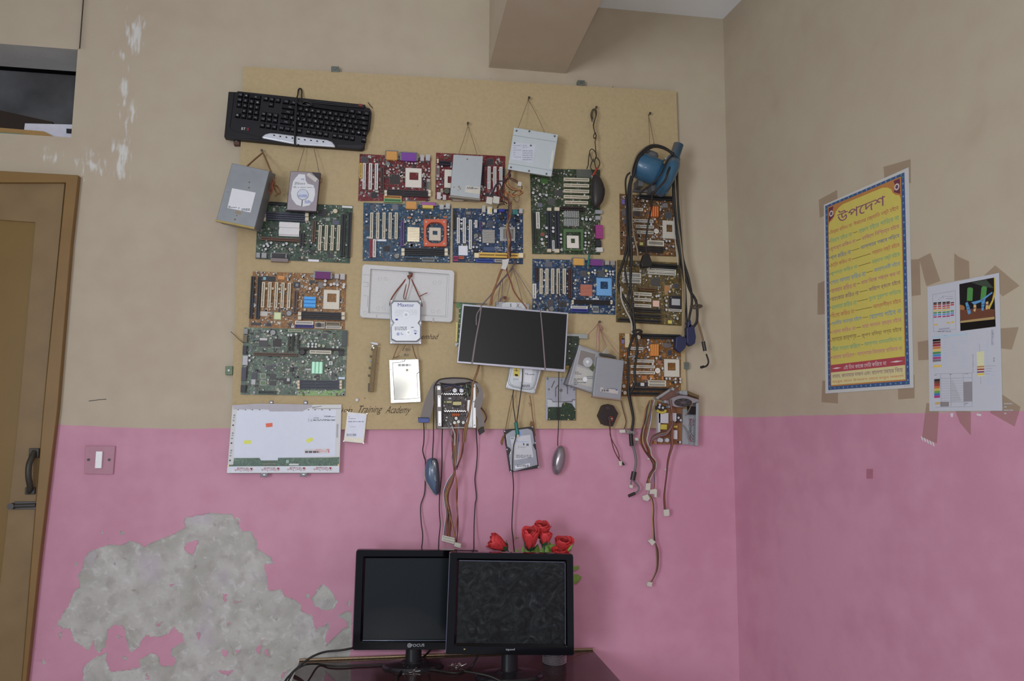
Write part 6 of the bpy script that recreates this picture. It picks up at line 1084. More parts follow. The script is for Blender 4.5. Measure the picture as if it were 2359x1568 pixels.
for i, cl in enumerate(['maroon', 'red', 'brown', 'orange', 'black', 'white', 'brown', 'red', 'grey', 'orange', 'blue', 'yellow']):
    off = ((i*7) % 12-5.5)*4.4
    pts = [(x+off*f*(-1 if 4 < j else 1)+rnd.uniform(-3, 3), y+rnd.uniform(-4, 4)) for j, ((x, y), f) in enumerate(zip(main, (.7, 1, 1.1, .9, .15, .9, .9, .7, .8, 1.0, 1.1)))]
    if cl in ('yellow', 'brown') and i > 5: pts[-3:] = [(415+off*.3, 1230), (440+off*.2, 1330), (465, 1450)]
    op.wire('wire', pts, [.03, .042, .035, .022, .012], .0017, WR[cl], n=5, c=B3)
for pts, cl in (([(395, 480), (420, 560), (440, 640), (432, 740), (448, 860)], 'grey'), ([(430, 500), (455, 580), (448, 680), (430, 740), (460, 850)], 'white'), ([(545, 300), (545, 360), (562, 400), (545, 460), (525, 540), (520, 640), (505, 740), (470, 860)], 'maroon'), ([(525, 640), (518, 720), (490, 800), (458, 860), (468, 950), (475, 1050), (472, 1150), (480, 1250), (478, 1350), (470, 1460)], 'maroon'), ([(452, 870), (470, 960), (465, 1080), (478, 1200), (470, 1300), (458, 1400), (462, 1460)], 'orange'), ([(520, 640), (500, 760), (470, 840)], 'orange')):
    op.wire('wire', pts, [.046, .046, .03, .014], .0017, WR[cl], n=5, c=B3)
op.wire('tan_cord', [(655, 0), (638, 60), (612, 130), (600, 180), (590, 290), (572, 420), (548, 540), (535, 630)], [.02, .05, .052, .05, .04], .0034, M('tan_cord', (120, 90, 58), .85, var=.15, scale=200), c=B3); op.wire('tan_cord', [(548, 470), (530, 560), (528, 640)], .046, .0026, M('tan_cord', (120, 90, 58), .85, var=.15, scale=200), c=B3)
o = op.poly('board_connector', [(352, 1396), (460, 1422), (450, 1472), (344, 1444)], .004, .018, mol, c=B3, bevel=.001)
mb = MB()
for i in range(10):
    for j in range(2): q = op.L(362+i*10, 1412+i*2.4+j*22, .018, B3); mb.box(q.x-.0011, q.y-.0013, .018, q.x+.0011, q.y+.0013, .0183)
mb.build('pin_holes', cm((110, 106, 98)), o); op.poly('board_connector', [(455, 1455), (508, 1468), (502, 1506), (448, 1490)], .004, .018, mol, c=B3, bevel=.001)
rib = M('grey_ribbon_cable', (104, 98, 94), .6, var=.08, scale=300)
rc1 = op.e
def ribbon(pts, wid, z, name='ribbon_cable'):
    zz = np.interp(np.linspace(0, 1, len(pts)), np.linspace(0, 1, len(z)), z); mb = MB(); mb.ribbon([op.L(x, y, float(q), B3) for (x, y), q in zip(pts, zz)], wid); return mb.build(name, rib, op.e)
ribbon([(592, 140), (520, 132), (450, 128), (380, 130), (325, 140), (290, 170), (262, 240), (240, 330), (212, 440)], [.006, .010, .020, .018, .014, .016, .022, .030, .030], [.05, .05, .046, .03])
op.poly('blue_connector', [(154, 436), (244, 438), (246, 474), (158, 474)], .022, .036, M('blue_connector', (42, 62, 120), .4), c=B3, bevel=.001); op.poly('connector_top', [(154, 430), (243, 432), (244, 440), (154, 440)], .022, .034, M('black_connector', (42, 38, 38), .5), c=B3)
ribbon([(600, 140), (640, 160), (668, 220), (652, 300), (640, 370), (668, 440), (672, 510)], [.006, .008, .012, .026, .020, .020, .020], [.05, .05, .044, .036])
op.poly('black_connector', [(648, 530), (690, 505), (702, 548), (660, 575)], .026, .044, M('black_connector', (42, 38, 38), .5), c=B3, bevel=.001)
op.wire('wire', [(668, 350), (700, 390), (714, 430), (705, 460), (694, 482)], [.03, .02], .0020, WR['maroon'], c=B3); op.wire('wire', [(672, 345), (700, 385), (716, 440), (700, 470)], [.03, .02], .0012, WR['tan'], c=B3); op.wire('wire', [(700, 410), (712, 360), (720, 400), (728, 440)], .018, .0006, WR['tan'], c=B3)
for x, y in ((655, 185), (660, 215)): p = op.L(x, y, .05, B3); MB().dome([(p.x+.006*math.cos(a), p.y+.006*math.sin(a)) for a in np.linspace(0, 6.28, 11)[:-1]], .036, .014).build('ribbon_clip', M('clip_grey', (80, 78, 80), .5), op.e)
op.wire('cable', [(285, 180), (305, 145), (340, 118), (440, 108), (540, 112), (590, 125), (640, 150), (668, 190)], [.05, .054, .054, .046], .0020, kcb, c=B3); op.wire('cable', [(300, 165), (345, 170), (358, 210), (355, 300)], .052, .0020, kcb, c=B3); op.wire('cable', [(330, 150), (420, 160), (500, 158), (590, 140)], .054, .0018, kcb, c=B3)
op.wire('wire', [(370, 175), (420, 165), (470, 175), (530, 200)], .044, .0017, WR['blue'], c=B3); op.wire('wire', [(368, 210), (410, 195), (450, 185)], .044, .0016, WR['brown'], c=B3)
# ---------------------------------------------------------------- opened power supply with fan, right
oq = It('power_supply', 'opened power supply with tilted round fan at the lower right corner of the board', 'power supply', [(400, 480), (1215, 480), (1200, 1360), (380, 1330)], D5, .0195)
psg = M('grey_psu_steel', (122, 124, 126), .45, metal=.3, var=.06)
oq.poly('circuit_panel', [(395, 470), (900, 590), (890, 1330), (390, 1330)], 0, .004, M('brown_board_panel', (116, 76, 44), .5, var=.2, scale=60))
oq.poly('side_wall', [(900, 620), (1010, 640), (1020, 1335), (885, 1335)], .0, .010, M('light_psu_steel', (130, 134, 136), .45, metal=.3))
def ringpoly(nm, a, b, z0, z1, mat): return MB().ring([oq.L(*q, z1) for q in a], [oq.L(*q, z1) for q in b], z0, z1).build(nm, mat, oq.e, .0008)
oq.poly('grill_wall', [(1010, 560), (1175, 560), (1170, 820), (1010, 820)], .002, .010, psg); oq.poly('grill_wall', [(1010, 1280), (1170, 1290), (1160, 1368), (1020, 1338)], .002, .010, psg)
oq.poly('grill_wall', [(1010, 820), (1030, 820), (1035, 1285), (1012, 1280)], .002, .010, psg); oq.poly('right_rim', [(1170, 500), (1222, 490), (1208, 1370), (1155, 1362)], .002, .030, M('light_psu_steel', (130, 134, 136), .45, metal=.3), bevel=.001)
cx, cy = 1098, 1050
gm = MB()
for rx, ry, w2_ in ((62, 205, 7), (42, 140, 7), (22, 72, 10)):
    aa = np.linspace(0, 2*math.pi, 25)[:-1]; gm.ring([oq.L(cx+(rx+w2_)*math.cos(a), cy+(ry+w2_*2)*math.sin(a), .008) for a in aa], [oq.L(cx+rx*math.cos(a), cy+ry*math.sin(a), .008) for a in aa], .003, .008)
for a in np.linspace(0, math.pi, 5)[:-1]+.4:
    gm.tube([oq.L(cx+68*math.cos(a), cy+225*math.sin(a), .006), oq.L(cx, cy, .006), oq.L(cx-68*math.cos(a), cy-225*math.sin(a), .006)], .0011, 5)
gm.build('fan_grill', psg, oq.e)
oq.rect('mains_socket', (1020, 570, 1168, 735), .010, .026, M('black_plastic', (30, 30, 32), .4), bevel=.001)
rf = oq.poly('top_wall', [(372, 395), (690, 190), (740, 205), (850, 270), (990, 260), (1225, 360), (1225, 440), (900, 560), (560, 480), (420, 420)], .012, .018, M('brown_top_wall', (104, 74, 66), .5, metal=.2, var=.15), bevel=.001)
oq.poly('top_edge', [(375, 385), (690, 185), (720, 210), (420, 415)], .016, .022, M('light_psu_steel', (130, 134, 136), .45, metal=.3)); oq.poly('top_edge', [(380, 360), (660, 195), (672, 204), (392, 378)], .012, .020, M('brown_edge', (84, 58, 40), .6)); oq.poly('fan_side', [(1000, 260), (1225, 355), (1222, 410), (1000, 330)], .014, .034, M('brown_edge2', (92, 74, 46), .6))
oq.poly('bracket_block', [(835, 270), (990, 255), (995, 350), (840, 330)], .016, .036, M('light_psu_steel', (130, 134, 136), .45, metal=.3), bevel=.001)
fp_ = oq.poly('fan_plate', [(545, 480), (690, 400), (830, 352), (950, 355), (1225, 440), (1225, 470), (1080, 520), (900, 590), (760, 585), (640, 545)], .030, .040, M('grey_fan_frame', (118, 112, 116), .5), bevel=.001)
el2 = lambda k: [oq.L(905+180*k*math.cos(a), 495+84*k*math.sin(a), .041) for a in np.linspace(0, 6.283, 29)[:-1]]
MB().prism(el2(1), .040, .0406).build('fan_opening', M('fan_dark', (52, 46, 46), .6), fp_); MB().prism(el2(.34), .0406, .0425).build('fan_hub', M('fan_hub', (74, 68, 70), .5), fp_)
for k in range(7):
    a = k*2*math.pi/7; pts = [(905+180*r*math.cos(a+t), 495+84*r*math.sin(a+t)) for r, t in ((.34, 0), (.92, .12), (.92, .5), (.34, .6))]
    MB().prism([oq.L(*q, .042) for q in pts], .0406, .0416).build('fan_blade', M('fan_blade', (62, 56, 57), .5), fp_)
for x, y in ((395, 400), (700, 225), (548, 478), (640, 575), (855, 290)): oq.disc('knob', x, y, 28, .018, .044, M('light_psu_steel', (130, 134, 136), .45, metal=.3), n=12)
perf = M('perforated_white', (172, 168, 172), .5, var=.25, scale=500)
for q in ((410, 700, 610, 910), (695, 705, 770, 870), (705, 1050, 790, 1230), (400, 700, 450, 1280)): oq.rect('white_heatsink', q, .004, .022, perf, bevel=.0006)
oq.rect('yellow_transformer', (455, 935, 580, 1035), .004, .028, M('bright_yellow_tape', (158, 144, 30), .4)); oq.rect('yellow_transformer', (715, 960, 790, 1000), .004, .018, M('bright_yellow_tape', (158, 144, 30), .4)); oq.wire('yellow_toroid', [(375, 650), (440, 690), (520, 690), (560, 650)], .022, .0045, M('bright_yellow_tape', (158, 144, 30), .2), n=8)
caps(oq, [(465, 1250), (590, 1250)], 42, (168, 168, 170), .022, (150, 150, 150)); caps(oq, [(430, 590), (500, 600), (440, 540), (815, 800), (740, 860), (860, 850), (845, 1290)], 24, (176, 176, 180), .020); oq.poly('dark_part', [(780, 720), (860, 720), (850, 900), (780, 900)], .004, .016, cm((52, 44, 42))); oq.poly('dark_part', [(370, 560), (560, 560), (550, 640), (370, 640)], .004, .016, cm((46, 44, 46))); oq.poly('tan_part', [(320, 1265), (370, 1275), (365, 1330), (310, 1325)], .0, .016, cm((140, 96, 46)))
oq.wire('tan_wire', [(945, 760), (1000, 680), (1045, 600), (1060, 540)], [.02, .036], .0015, WR['tan']); oq.wire('wire', [(900, 950), (950, 1010), (990, 1100), (1010, 1200), (1030, 1240)], .016, .0018, WR['grey'])
rnd = random.Random(12)
A_ = [(425, 185), (410, 250), (398, 320), (378, 400), (370, 470), (390, 530), (412, 570), (440, 610), (446, 650), (420, 700), (405, 750), (402, 790)]
for i, cl in enumerate(['orange', 'brown', 'tan', 'green', 'red', 'black', 'brown', 'white', 'yellow', 'blue', 'maroon', 'orange']):
    o_ = ((i*5) % 12-5.5)*4.2+rnd.uniform(-4, 4); fs_ = (.7, .9, 1, 1.1, 1.1, 1, .6, .7, .5, .4, .4, .4)
    pts = [(x+o_*f+rnd.uniform(-5, 5), y+rnd.uniform(-5, 5)) for (x, y), f in zip(A_, fs_)]
    if i % 3 == 0: pts = pts[:8]+[(442, 700), (445, 760), (440, 810)]
    elif i % 3 == 1: pts = pts[:-1]+[(405, 800), (400, 850)]
    oq.wire('wire', pts, [.03, .036, .03, .02, .012, .008], .0017, WR[cl], n=5, c=B5)
for i, cl in enumerate(['maroon', 'brown', 'tan', 'purple', 'grey', 'red']):
    oq.wire('wire', [(545+3*i, 180), (556+2*i, 240), (566, 300), (560+i*2, 360), (530, 395+i*6), (480, 410+i*6), (430, 440+i*5), (410+i*3, 500)], [.046, .04, .036, .036], .0018, WR[cl], n=5, c=B5)
for i, cl in enumerate(['maroon', 'brown', 'orange', 'maroon']): oq.wire('wire', [(570+i, 340), (560+i*4, 430), (560+i*4, 500), (545+i*3, 560), (534+i*2, 620), (528+i, 700), (518+i, 780), (510+i*2, 860), (514+i*3, 945)], [.036, .03, .018, .008], .0019, WR[cl], n=5, c=B5)
for i, cl in enumerate(['yellow', 'brown', 'black']): oq.wire('wire', [(408+i*2, 845), (426+i*3, 880), (434+i*3, 940), (430+i*4, 1010), (434+i*4, 1080), (436+i*6, 1160)], .010, .0017, WR[cl], n=5, c=B5)
for i, cl in enumerate(['tan', 'brown', 'maroon']): oq.wire('wire', [(448+i*3, 1180), (456+i*7, 1230), (460+i*6, 1300), (455+i*5, 1360), (438+i*3, 1410), (415+i*3, 1450)], .010, .0016, WR[cl], n=5, c=B5)
for q in ([(388, 762), (420, 760), (416, 812), (384, 810)], [(362, 850), (400, 838), (416, 868), (398, 888), (368, 878)], [(415, 808), (450, 800), (448, 838), (412, 836)], [(448, 800), (464, 805), (462, 862), (446, 858)], [(400, 1162), (428, 1146), (455, 1170), (430, 1196)], [(398, 1445), (432, 1450), (426, 1482), (394, 1476)], [(510, 945), (548, 942), (551, 984), (536, 992), (512, 990)]):
    oq.poly('connector', q, .002, .014, mol, c=B5, bevel=.001)
for x, y in ((405, 592), (525, 666)): oq.poly('cable_tie', [(x-8, y-5), (x+10, y-5), (x+10, y+5), (x-8, y+5)], .010, .020, mol, c=B5)
# ---------------------------------------------------------------- loose cables
bk = M('black_rubber_cable', (40, 38, 36), .5, var=.1); tn = M('beige_cable', (116, 102, 78), .5)
cc = It('cable_bundle', 'bundle of black and beige cables draped over the blue pump down the right boards', 'cable', [(1420, 335), (1630, 335), (1630, 985), (1420, 985)], FULL, .040, upright=True)
arc = [(1557, 362), (1540, 346), (1522, 337), (1504, 335), (1488, 342), (1472, 356), (1463, 375), (1457, 398)]
def cw(pts, r, mat, z): cc.wire('cable', pts, z, r, mat, n=7)
cw(arc+[(1455, 420), (1448, 450), (1447, 500), (1445, 560), (1437, 600), (1424, 640), (1428, 670), (1445, 700), (1458, 730), (1460, 765), (1448, 810), (1447, 860), (1448, 905), (1457, 950)], .0042, bk, [.085, .09, .07, .05, .04, .05, .045])
cw([(x+3, y+3) for x, y in arc]+[(1452, 425), (1451, 470), (1452, 530), (1455, 590), (1452, 640), (1457, 700), (1463, 760), (1468, 800), (1462, 850), (1463, 880), (1452, 905)], .0040, bk, [.088, .09, .07, .05, .045])
cw([(1459, 395), (1446, 402), (1441, 420), (1443, 460), (1444, 520), (1450, 580), (1454, 630), (1449, 690), (1459, 750)], .0030, bk, [.07, .06, .05, .04])
cw([(x-3, y-2) for x, y in arc[3:]]+[(1456, 420), (1455, 470), (1458, 530), (1468, 575), (1470, 600)], .0026, tn, [.086, .085, .06, .05])
cw([(1430, 660), (1432, 690), (1442, 715), (1454, 740), (1456, 770)], .0028, M('grey_white_cable', (140, 136, 126), .5), [.052, .05])
cw([(1454, 405), (1447, 440), (1450, 500), (1449, 560), (1446, 590), (1440, 620), (1446, 660)], .0034, bk, [.075, .055, .045])
cw([(1552, 352), (1535, 375), (1520, 405), (1500, 425), (1480, 440), (1468, 455)], .0026, bk, [.08, .135, .125, .09, .07]); cw([(1556, 360), (1540, 392), (1532, 415), (1515, 435), (1502, 448)], .0036, bk, [.08, .135, .135, .125, .11]); cw([(1502, 445), (1500, 480), (1492, 520), (1488, 560), (1490, 590)], .0030, bk, [.11, .06, .045])
cw([(1556, 360), (1552, 400), (1553, 450), (1558, 500), (1564, 550), (1570, 600), (1580, 640), (1590, 670), (1602, 690), (1606, 715), (1605, 740), (1598, 752)], .0042, bk, [.07, .05, .03, .02])
cw([(1560, 362), (1560, 420), (1562, 470), (1566, 520), (1572, 590), (1586, 640), (1594, 690), (1588, 730), (1586, 748)], .0040, bk, [.07, .05, .03, .02]); cw([(1551, 420), (1551, 470), (1557, 530), (1566, 590), (1577, 650), (1580, 700), (1582, 745)], .0036, bk, [.06, .045, .03, .022])
cw([(1556, 430), (1560, 500), (1568, 560), (1575, 620), (1578, 680), (1575, 740), (1572, 775)], .0026, tn, [.06, .045, .03]); cw([(1553, 470), (1560, 530), (1565, 590), (1566, 650)], .0026, bk, [.055, .04]); cw([(1552, 500), (1556, 560), (1562, 610)], .0018, M('grey_white_cable', (140, 136, 126), .5), .05)
cw([(1604, 690), (1606, 712), (1606, 735), (1614, 762), (1620, 785)], .0032, M('brown_cable', (106, 80, 52), .5), [.02, .02]); cw([(1627, 815), (1632, 832), (1628, 842), (1618, 846)], .0028, bk, .02)
cc.wire('ferrite_bead', [(1620, 786), (1624, 808)], .02, .0062, M('ferrite_black', (48, 46, 44), .4), n=10); cc.wire('plug_end', [(1622, 844), (1614, 846)], .02, .0042, bk, n=8)
cc.wire('knot', [(1590, 704), (1600, 710), (1612, 707), (1616, 704), (1604, 702), (1592, 708)], [.026, .03, .026], .0036, M('knot_cable', (70, 58, 48), .6))
cc.wire('knot', [(1455, 765), (1470, 760), (1478, 764), (1462, 772), (1456, 778)], [.05, .052], .004, bk); cc.wire('knot', [(1448, 822), (1462, 820), (1456, 828)], .06, .0032, M('knot_grey', (112, 108, 104), .6))
vb = M('blue_plug', (44, 47, 72), .45)
for q in ([(1582, 755), (1590, 744), (1600, 752), (1604, 776), (1602, 790), (1592, 797), (1583, 790)], [(1558, 776), (1572, 772), (1584, 780), (1580, 800), (1568, 812), (1556, 802)], [(1584, 740), (1592, 736), (1594, 752), (1586, 758)]):
    cc.poly('monitor_plug', q, .002, .026, vb, bevel=.003)
o = cc.poly('power_plug', [(1484, 585), (1496, 585), (1503, 605), (1500, 614), (1480, 614), (1477, 606)], .030, .052, bk, bevel=.002); 
for x in (1479, 1488, 1498): MB().tube([cc.L(x, 606, .04), cc.L(x+1, 618, .04)], .0024, 6).build('prong', bk, o)
pc2 = It('power_cable', 'dark cable with white plugs hanging from the grey floppy drive past the pink paint line', 'cable', [(1430, 900), (1475, 900), (1475, 1145), (1430, 1145)], FULL, .024, upright=True)
pw = lambda nm, pts, r, m_, z=.006: pc2.wire(nm, pts, z, r, m_, n=7, c=B4)
pw('cable', [(1718, 440), (1740, 560), (1768, 720), (1768, 800), (1752, 900)], .0044, bk); pw('cable', [(1624, 535), (1648, 640), (1676, 740), (1684, 800), (1664, 872)], .0018, WR['brown'])
pc2.poly('plug', [(1605, 886), (1674, 884), (1680, 922), (1608, 926)], .0, .012, mol, c=B4, bevel=.0008)
pw('knot', [(1680, 885), (1720, 905), (1778, 915), (1770, 940), (1730, 900), (1700, 920), (1760, 935)], .0036, M('knot_grey', (112, 108, 104), .6)); pw('cable', [(1742, 930), (1745, 1000), (1752, 1080)], .0068, bk); pw('cable', [(1750, 1080), (1790, 1060), (1810, 1015)], .0036, M('grey_cable', (96, 92, 92), .5))
pc2.poly('plug', [(1796, 980), (1836, 985), (1838, 1020), (1800, 1015)], .0, .012, mol, c=B4, bevel=.001)
pw('cable', [(1755, 1075), (1780, 1120), (1802, 1240), (1800, 1320), (1785, 1395)], .0044, M('grey_cable', (96, 92, 92), .5)); pw('ferrite_bead', [(1782, 1390), (1762, 1492)], .0086, M('ferrite_black', (48, 46, 44), .4), .01)
pb5 = lambda nm, pts, r, m_: pc2.wire(nm, pts, .006, r, m_, n=7, c=B5)
pb5('cable', [(288, 738), (282, 760), (282, 780)], .0026, M('grey_cable', (96, 92, 92), .5)); pc2.poly('plug', [(272, 772), (298, 774), (294, 797), (274, 794)], .0, .012, mol, c=B5, bevel=.001); pb5('cable', [(300, 742), (325, 768), (338, 795), (328, 818), (308, 832)], .0030, M('grey_cable', (96, 92, 92), .5)); pb5('plug_end', [(310, 830), (264, 850)], .0050, M('ferrite_black', (48, 46, 44), .4))
# ---------------------------------------------------------------- blue mouse and thin cables down to the monitors
bm_ = It('computer_mouse', 'dark blue computer mouse hanging against the pink wall above the left monitor', 'mouse', [(205, 760), (335, 760), (335, 1070), (205, 1070)], B3, .008)
ol = [(228, 776), (255, 762), (285, 762), (308, 772), (318, 800), (326, 880), (332, 960), (330, 1020), (322, 1058), (302, 1068), (278, 1052), (245, 1000), (215, 950), (206, 905), (206, 860), (214, 815)]
MB().dome([bm_.L(*q) for q in ol], 0, .034, rings=9).build('mouse_shell', M('slate_blue_plastic', (66, 82, 104), .3, coat=.3), bm_.e)
MB().dome([bm_.L(*q, .018) for q in [(264, 772), (290, 766), (308, 776), (318, 805), (327, 900), (330, 985), (322, 1045), (302, 1050), (284, 960), (268, 850)]], .014, .0195, rings=6, belly=.8).build('dark_top', M('black_mouse_top', (44, 44, 52), .25, coat=.4), bm_.e)
MB().tube([bm_.L(x, y, z) for x, y, z in ((208, 860, .012), (210, 920, .014), (222, 960, .014), (252, 1012, .014), (284, 1056, .014), (304, 1064, .012))], .0018, 6).build('cream_trim', M('cream_trim', (150, 144, 124), .5), bm_.e)
mb = MB()
for i, ch in enumerate('Tur'): p = bm_.L(290+i*3, 912+i*18, .036); mb.text(ch, p.x, p.y, .005, .004, .0352, -math.pi/2)
mb.build('lettering', M('pale_print2', (160, 160, 150), .6), bm_.e)
bm_.wire('cable', [(286, 180), (284, 300), (281, 450), (280, 600), (275, 690), (272, 765)], [.062, .03, .016], .0017, kcb)
for nm, pts, lab, z in (('a', [(200, 475, .032), (203, 560, .03), (200, 640, .025), (192, 700, .018), (205, 760, .008), (214, 800, .005), (212, 960, .005), (205, 1060, .008), (175, 1160, .01), (180, 1300, .02), (192, 1400, .03), (182, 1512, .05), (176, 1560, .06)], 'thin dark cable running behind the dark blue mouse down to the left monitor', 0),
        ('b', [(355, 300, .068), (356, 460, .06), (350, 620, .04), (350, 780, .02), (345, 920, .016), (330, 1080, .012), (328, 1200, .015), (336, 1310, .02), (325, 1420, .03), (322, 1512, .05), (320, 1560, .06)], 'thin dark cable just right of the dark blue mouse running down to the left monitor', 0),
        ('c', [(630, 505, .03), (634, 600, .02), (640, 720, .012), (632, 840, .01), (620, 940, .008), (632, 1080, .008), (622, 1150, .01), (614, 1300, .02), (612, 1430, .03), (612, 1512, .05), (612, 1560, .06)], 'thin dark cable right of the long wire bundle running down to the monitors', 0)):
    cable('thin_cable', lab, 'cable', pts, .0017, kcb, 'thin cables running down to the monitors', c=B3)
# ---------------------------------------------------------------- table with dark glass top
TBL, TBR = P(690, 1518, .012), P(1365, 1499.5, .012); zt = (TBL.z+TBR.z)/2
tx0, tx1, ty0, ty1 = TBL.x, TBR.x, -.012, -.56
T = empty('computer_table', Vector(((tx0+tx1)/2, (ty0+ty1)/2, 0)), 'dark table with reflecting glass top standing against the pink wall under the monitors', 'table')
def tpart(nm, mb, mat, parent=None, bevel=0):
    mb.v = [(v[0]-T.location.x, v[1]-T.location.y, v[2]) for v in mb.v]; return mb.build(nm, mat, parent or T, bevel)
glass = M('dark_glass', (58, 42, 42), .06, var=.25, scale=6); glass.node_tree.nodes['Principled BSDF'].inputs['IOR'].default_value = 1.9
tpart('glass_top', MB().box(tx0, ty1, zt-.006, tx1, ty0, zt), glass, bevel=.001)
tw = M('dark_table_wood', (58, 34, 28), .5, var=.2)
tpart('table_top', MB().box(tx0+.004, ty1+.004, zt-.03, tx1-.004, ty0-.004, zt-.006), tw)
for x in (tx0+.03, tx1-.03):
    for y in (ty1+.03, ty0-.03): tpart('leg', MB().box(x-.022, y-.022, 0, x+.022, y+.022, zt-.03), tw)
for y in (ty1+.03, ty0-.03): tpart('apron', MB().box(tx0+.05, y-.009, zt-.10, tx1-.05, y+.009, zt-.03), tw)
tpart('edge_trim', MB().tube([(tx0, ty0-.004, zt+.003), ((tx0+tx1)/2, ty0-.004, zt+.003), (tx1, ty0-.004, zt+.003)], .0042, 8), M('worn_metal_trim', (150, 128, 96), .3, metal=.6, var=.5, scale=180))
mb = MB(); mb.ribbon([hitz(1365, 1500, zt)+Vector((-.02, -.03, .0004)), hitz(1345, 1503, zt)+Vector((0, 0, .0004)), hitz(1310, 1518, zt)+Vector((0, 0, .0004)), hitz(1290, 1528, zt)+Vector((0, 0, .0004))], .004, .0003); tpart('dried_streak', mb, M('streak_tan', (120, 82, 66), .6))
# ---------------------------------------------------------------- monitors
mbz = M('piano_black_plastic', (24, 23, 28), .10, var=.05, coat=.2, spec=.3); mst = M('satin_black_plastic', (36, 36, 38), .35); 
def dusty_screen():
    m = bpy.data.materials.new('dusty_screen'); m.use_nodes = True; nt = m.node_tree; b = nt.nodes['Principled BSDF']; N = nt.nodes.new; L = nt.links.new
    tc = N('ShaderNodeTexCoord'); n = N('ShaderNodeTexNoise'); n.inputs['Scale'].default_value = 26; n.inputs['Detail'].default_value = 8; n.inputs['Distortion'].default_value = 2.2; n.inputs['Roughness'].default_value = .68
    L(tc.outputs['Object'], n.inputs['Vector']); cr = N('ShaderNodeValToRGB'); e = cr.color_ramp.elements; e[0].position = .40; e[0].color = lin((25, 26, 26)); e[1].position = .78; e[1].color = lin((66, 70, 70)); x = e.new(.58); x.color = lin((37, 40, 40))
    L(n.outputs['Fac'], cr.inputs[0]); L(cr.outputs[0], b.inputs['Base Color']); b.inputs['Roughness'].default_value = .3; b.inputs['Specular IOR Level'].default_value = .35; return m
def monitor(label, quad, screen, neck, base_px, base_r, smat, text, text_r, led=None):
    bc = hitz(base_px[0], base_px[1], zt); d = -bc.y+.025
    it = It('monitor', label, 'monitor', quad, B6, d, group='monitors on the table', upright=True)
    def sq(q, z): return [it.L(x, y, z) for x, y in q]
    def rounded(pts, r):
        out = []
        for i in range(4):
            p0, p, p2 = Vector(pts[i-1]), Vector(pts[i]), Vector(pts[(i+1) % 4]); a = p+(p0-p).normalized()*r; b = p+(p2-p).normalized()*r
            for t in (0, .25, .5, .75, 1): out.append((a*(1-t)**2+p*2*t*(1-t)+b*t*t))
        return out
    o4 = sq(quad, .0); s4 = sq(screen, .0); ro = rounded(o4, .009); ri = rounded(s4, .002)
    rm = [Vector(a)*.25+Vector(b)*.75 for a, b in zip(ro, ri)]
    mb = MB(); n = len(ro); L0 = [(p[0], p[1], -.022) for p in ro]; L1 = [(p[0], p[1], -.004) for p in ro]; q2 = [Vector(a)*.94+Vector(b)*.06 for a, b in zip(ro, ri)]; L2 = [(p[0], p[1], 0) for p in q2]; L3 = [(p[0], p[1], 0) for p in rm]; L4 = [(p[0], p[1], -.006) for p in ri]
    if area2(L0) < 0: L0, L1, L2, L3, L4 = (l[::-1] for l in (L0, L1, L2, L3, L4))
    vs = L0+L1+L2+L3+L4; mb.add(vs, [[k*n+i, k*n+(i+1) % n, (k+1)*n+(i+1) % n, (k+1)*n+i] for k in range(4) for i in range(n)]); mb.add(L0, [list(range(n))[::-1]])
    mb.build('bezel', mbz, it.e)
    MB().prism([(p[0], p[1]) for p in s4], -.012, -.0055).build('screen', smat, it.e)
    c = [sum(p[i] for p in o4)/4 for i in (0, 1)]; w2, h2 = it.hw*.72, it.hh*.66
    MB().box(c[0]-w2, c[1]-h2, -.045, c[0]+w2, c[1]+h2, -.022).build('rear_shell', mst, it.e, .008)
    zl = (Vector((0, 0, zt))-Vector((0, 0, it.o.z))).z                                       # table height in the local frame
    nx = it.L(*neck[:2], -.028); w_ = (it.L(neck[2], neck[1], -.028)-nx).length/2; nx = it.L((neck[0]+neck[2])/2, neck[1], -.028).x
    top_y = o4[2][1]+.03
    nk = MB(); nn = 20; nk.add([(nx+w_*math.cos(a)*(1 if j else 1.06), yy, -.03+w_*.75*math.sin(a)) for j, yy in ((0, zl+.012), (1, top_y)) for a in np.linspace(0, 2*math.pi, nn+1)[:-1]], [[i, (i+1) % nn, nn+(i+1) % nn, nn+i] for i in range(nn)], 0, True); nk.build('neck', mst, it.e)
    bs = MB(); prof = [(base_r, 0), (base_r, .004), (base_r*.93, .009), (base_r*.45, .014), (w_*1.5, .018)]; nb = 40
    bs.add([(nx+r*math.cos(a), zl+y+.0005, -.030+r*.62*math.sin(a)) for r, y in prof for a in np.linspace(0, 2*math.pi, nb+1)[:-1]], [[j*nb+i, (j+1)*nb+i, (j+1)*nb+(i+1) % nb, j*nb+(i+1) % nb] for j in range(4) for i in range(nb)]+[[4*nb+i for i in range(nb)][::-1], list(range(nb))], 0, False); bs.build('stand_base', M('stand_black', (38, 37, 39), .22, coat=.2), it.e)
    mb = MB()
    for t, r in zip(text, text_r): it.text(mb, t, r, .0003)
    mb.build('lettering', M('silver_print', (172, 176, 182), .4), it.e)
    if led: it.rect('indicator', led, -.001, .0006, M('brass_led', (160, 146, 96), .3), bevel=.0002)
    return it, d
m1, d1 = monitor('black monitor with plain dark screen on the table at the left, partly hidden', [(560, 297), (1442, 303), (1426, 1012), (531, 1018)], [(627, 360), (1372, 360), (1362, 945), (607, 945)], (916, 1040, 1026), (948, 1537), .088, M('black_screen', (32, 35, 37), .2, var=.15, scale=8), ['@', 'FOCUS'], [(926, 964, 954, 997), (952, 970, 1048, 990)])
m2, d2 = monitor('black monitor with smeared dusty screen standing on the table at the right, in front', [(1228, 316), (2115, 328), (2122, 1056), (1200, 1046)], [(1297, 372), (2052, 384), (2056, 976), (1278, 968)], (1602, 1090, 1714), (1173, 1560), .095, dusty_screen(), ['hipood'], [(1632, 1003, 1694, 1021)], (1329, 1005, 1341, 1012))
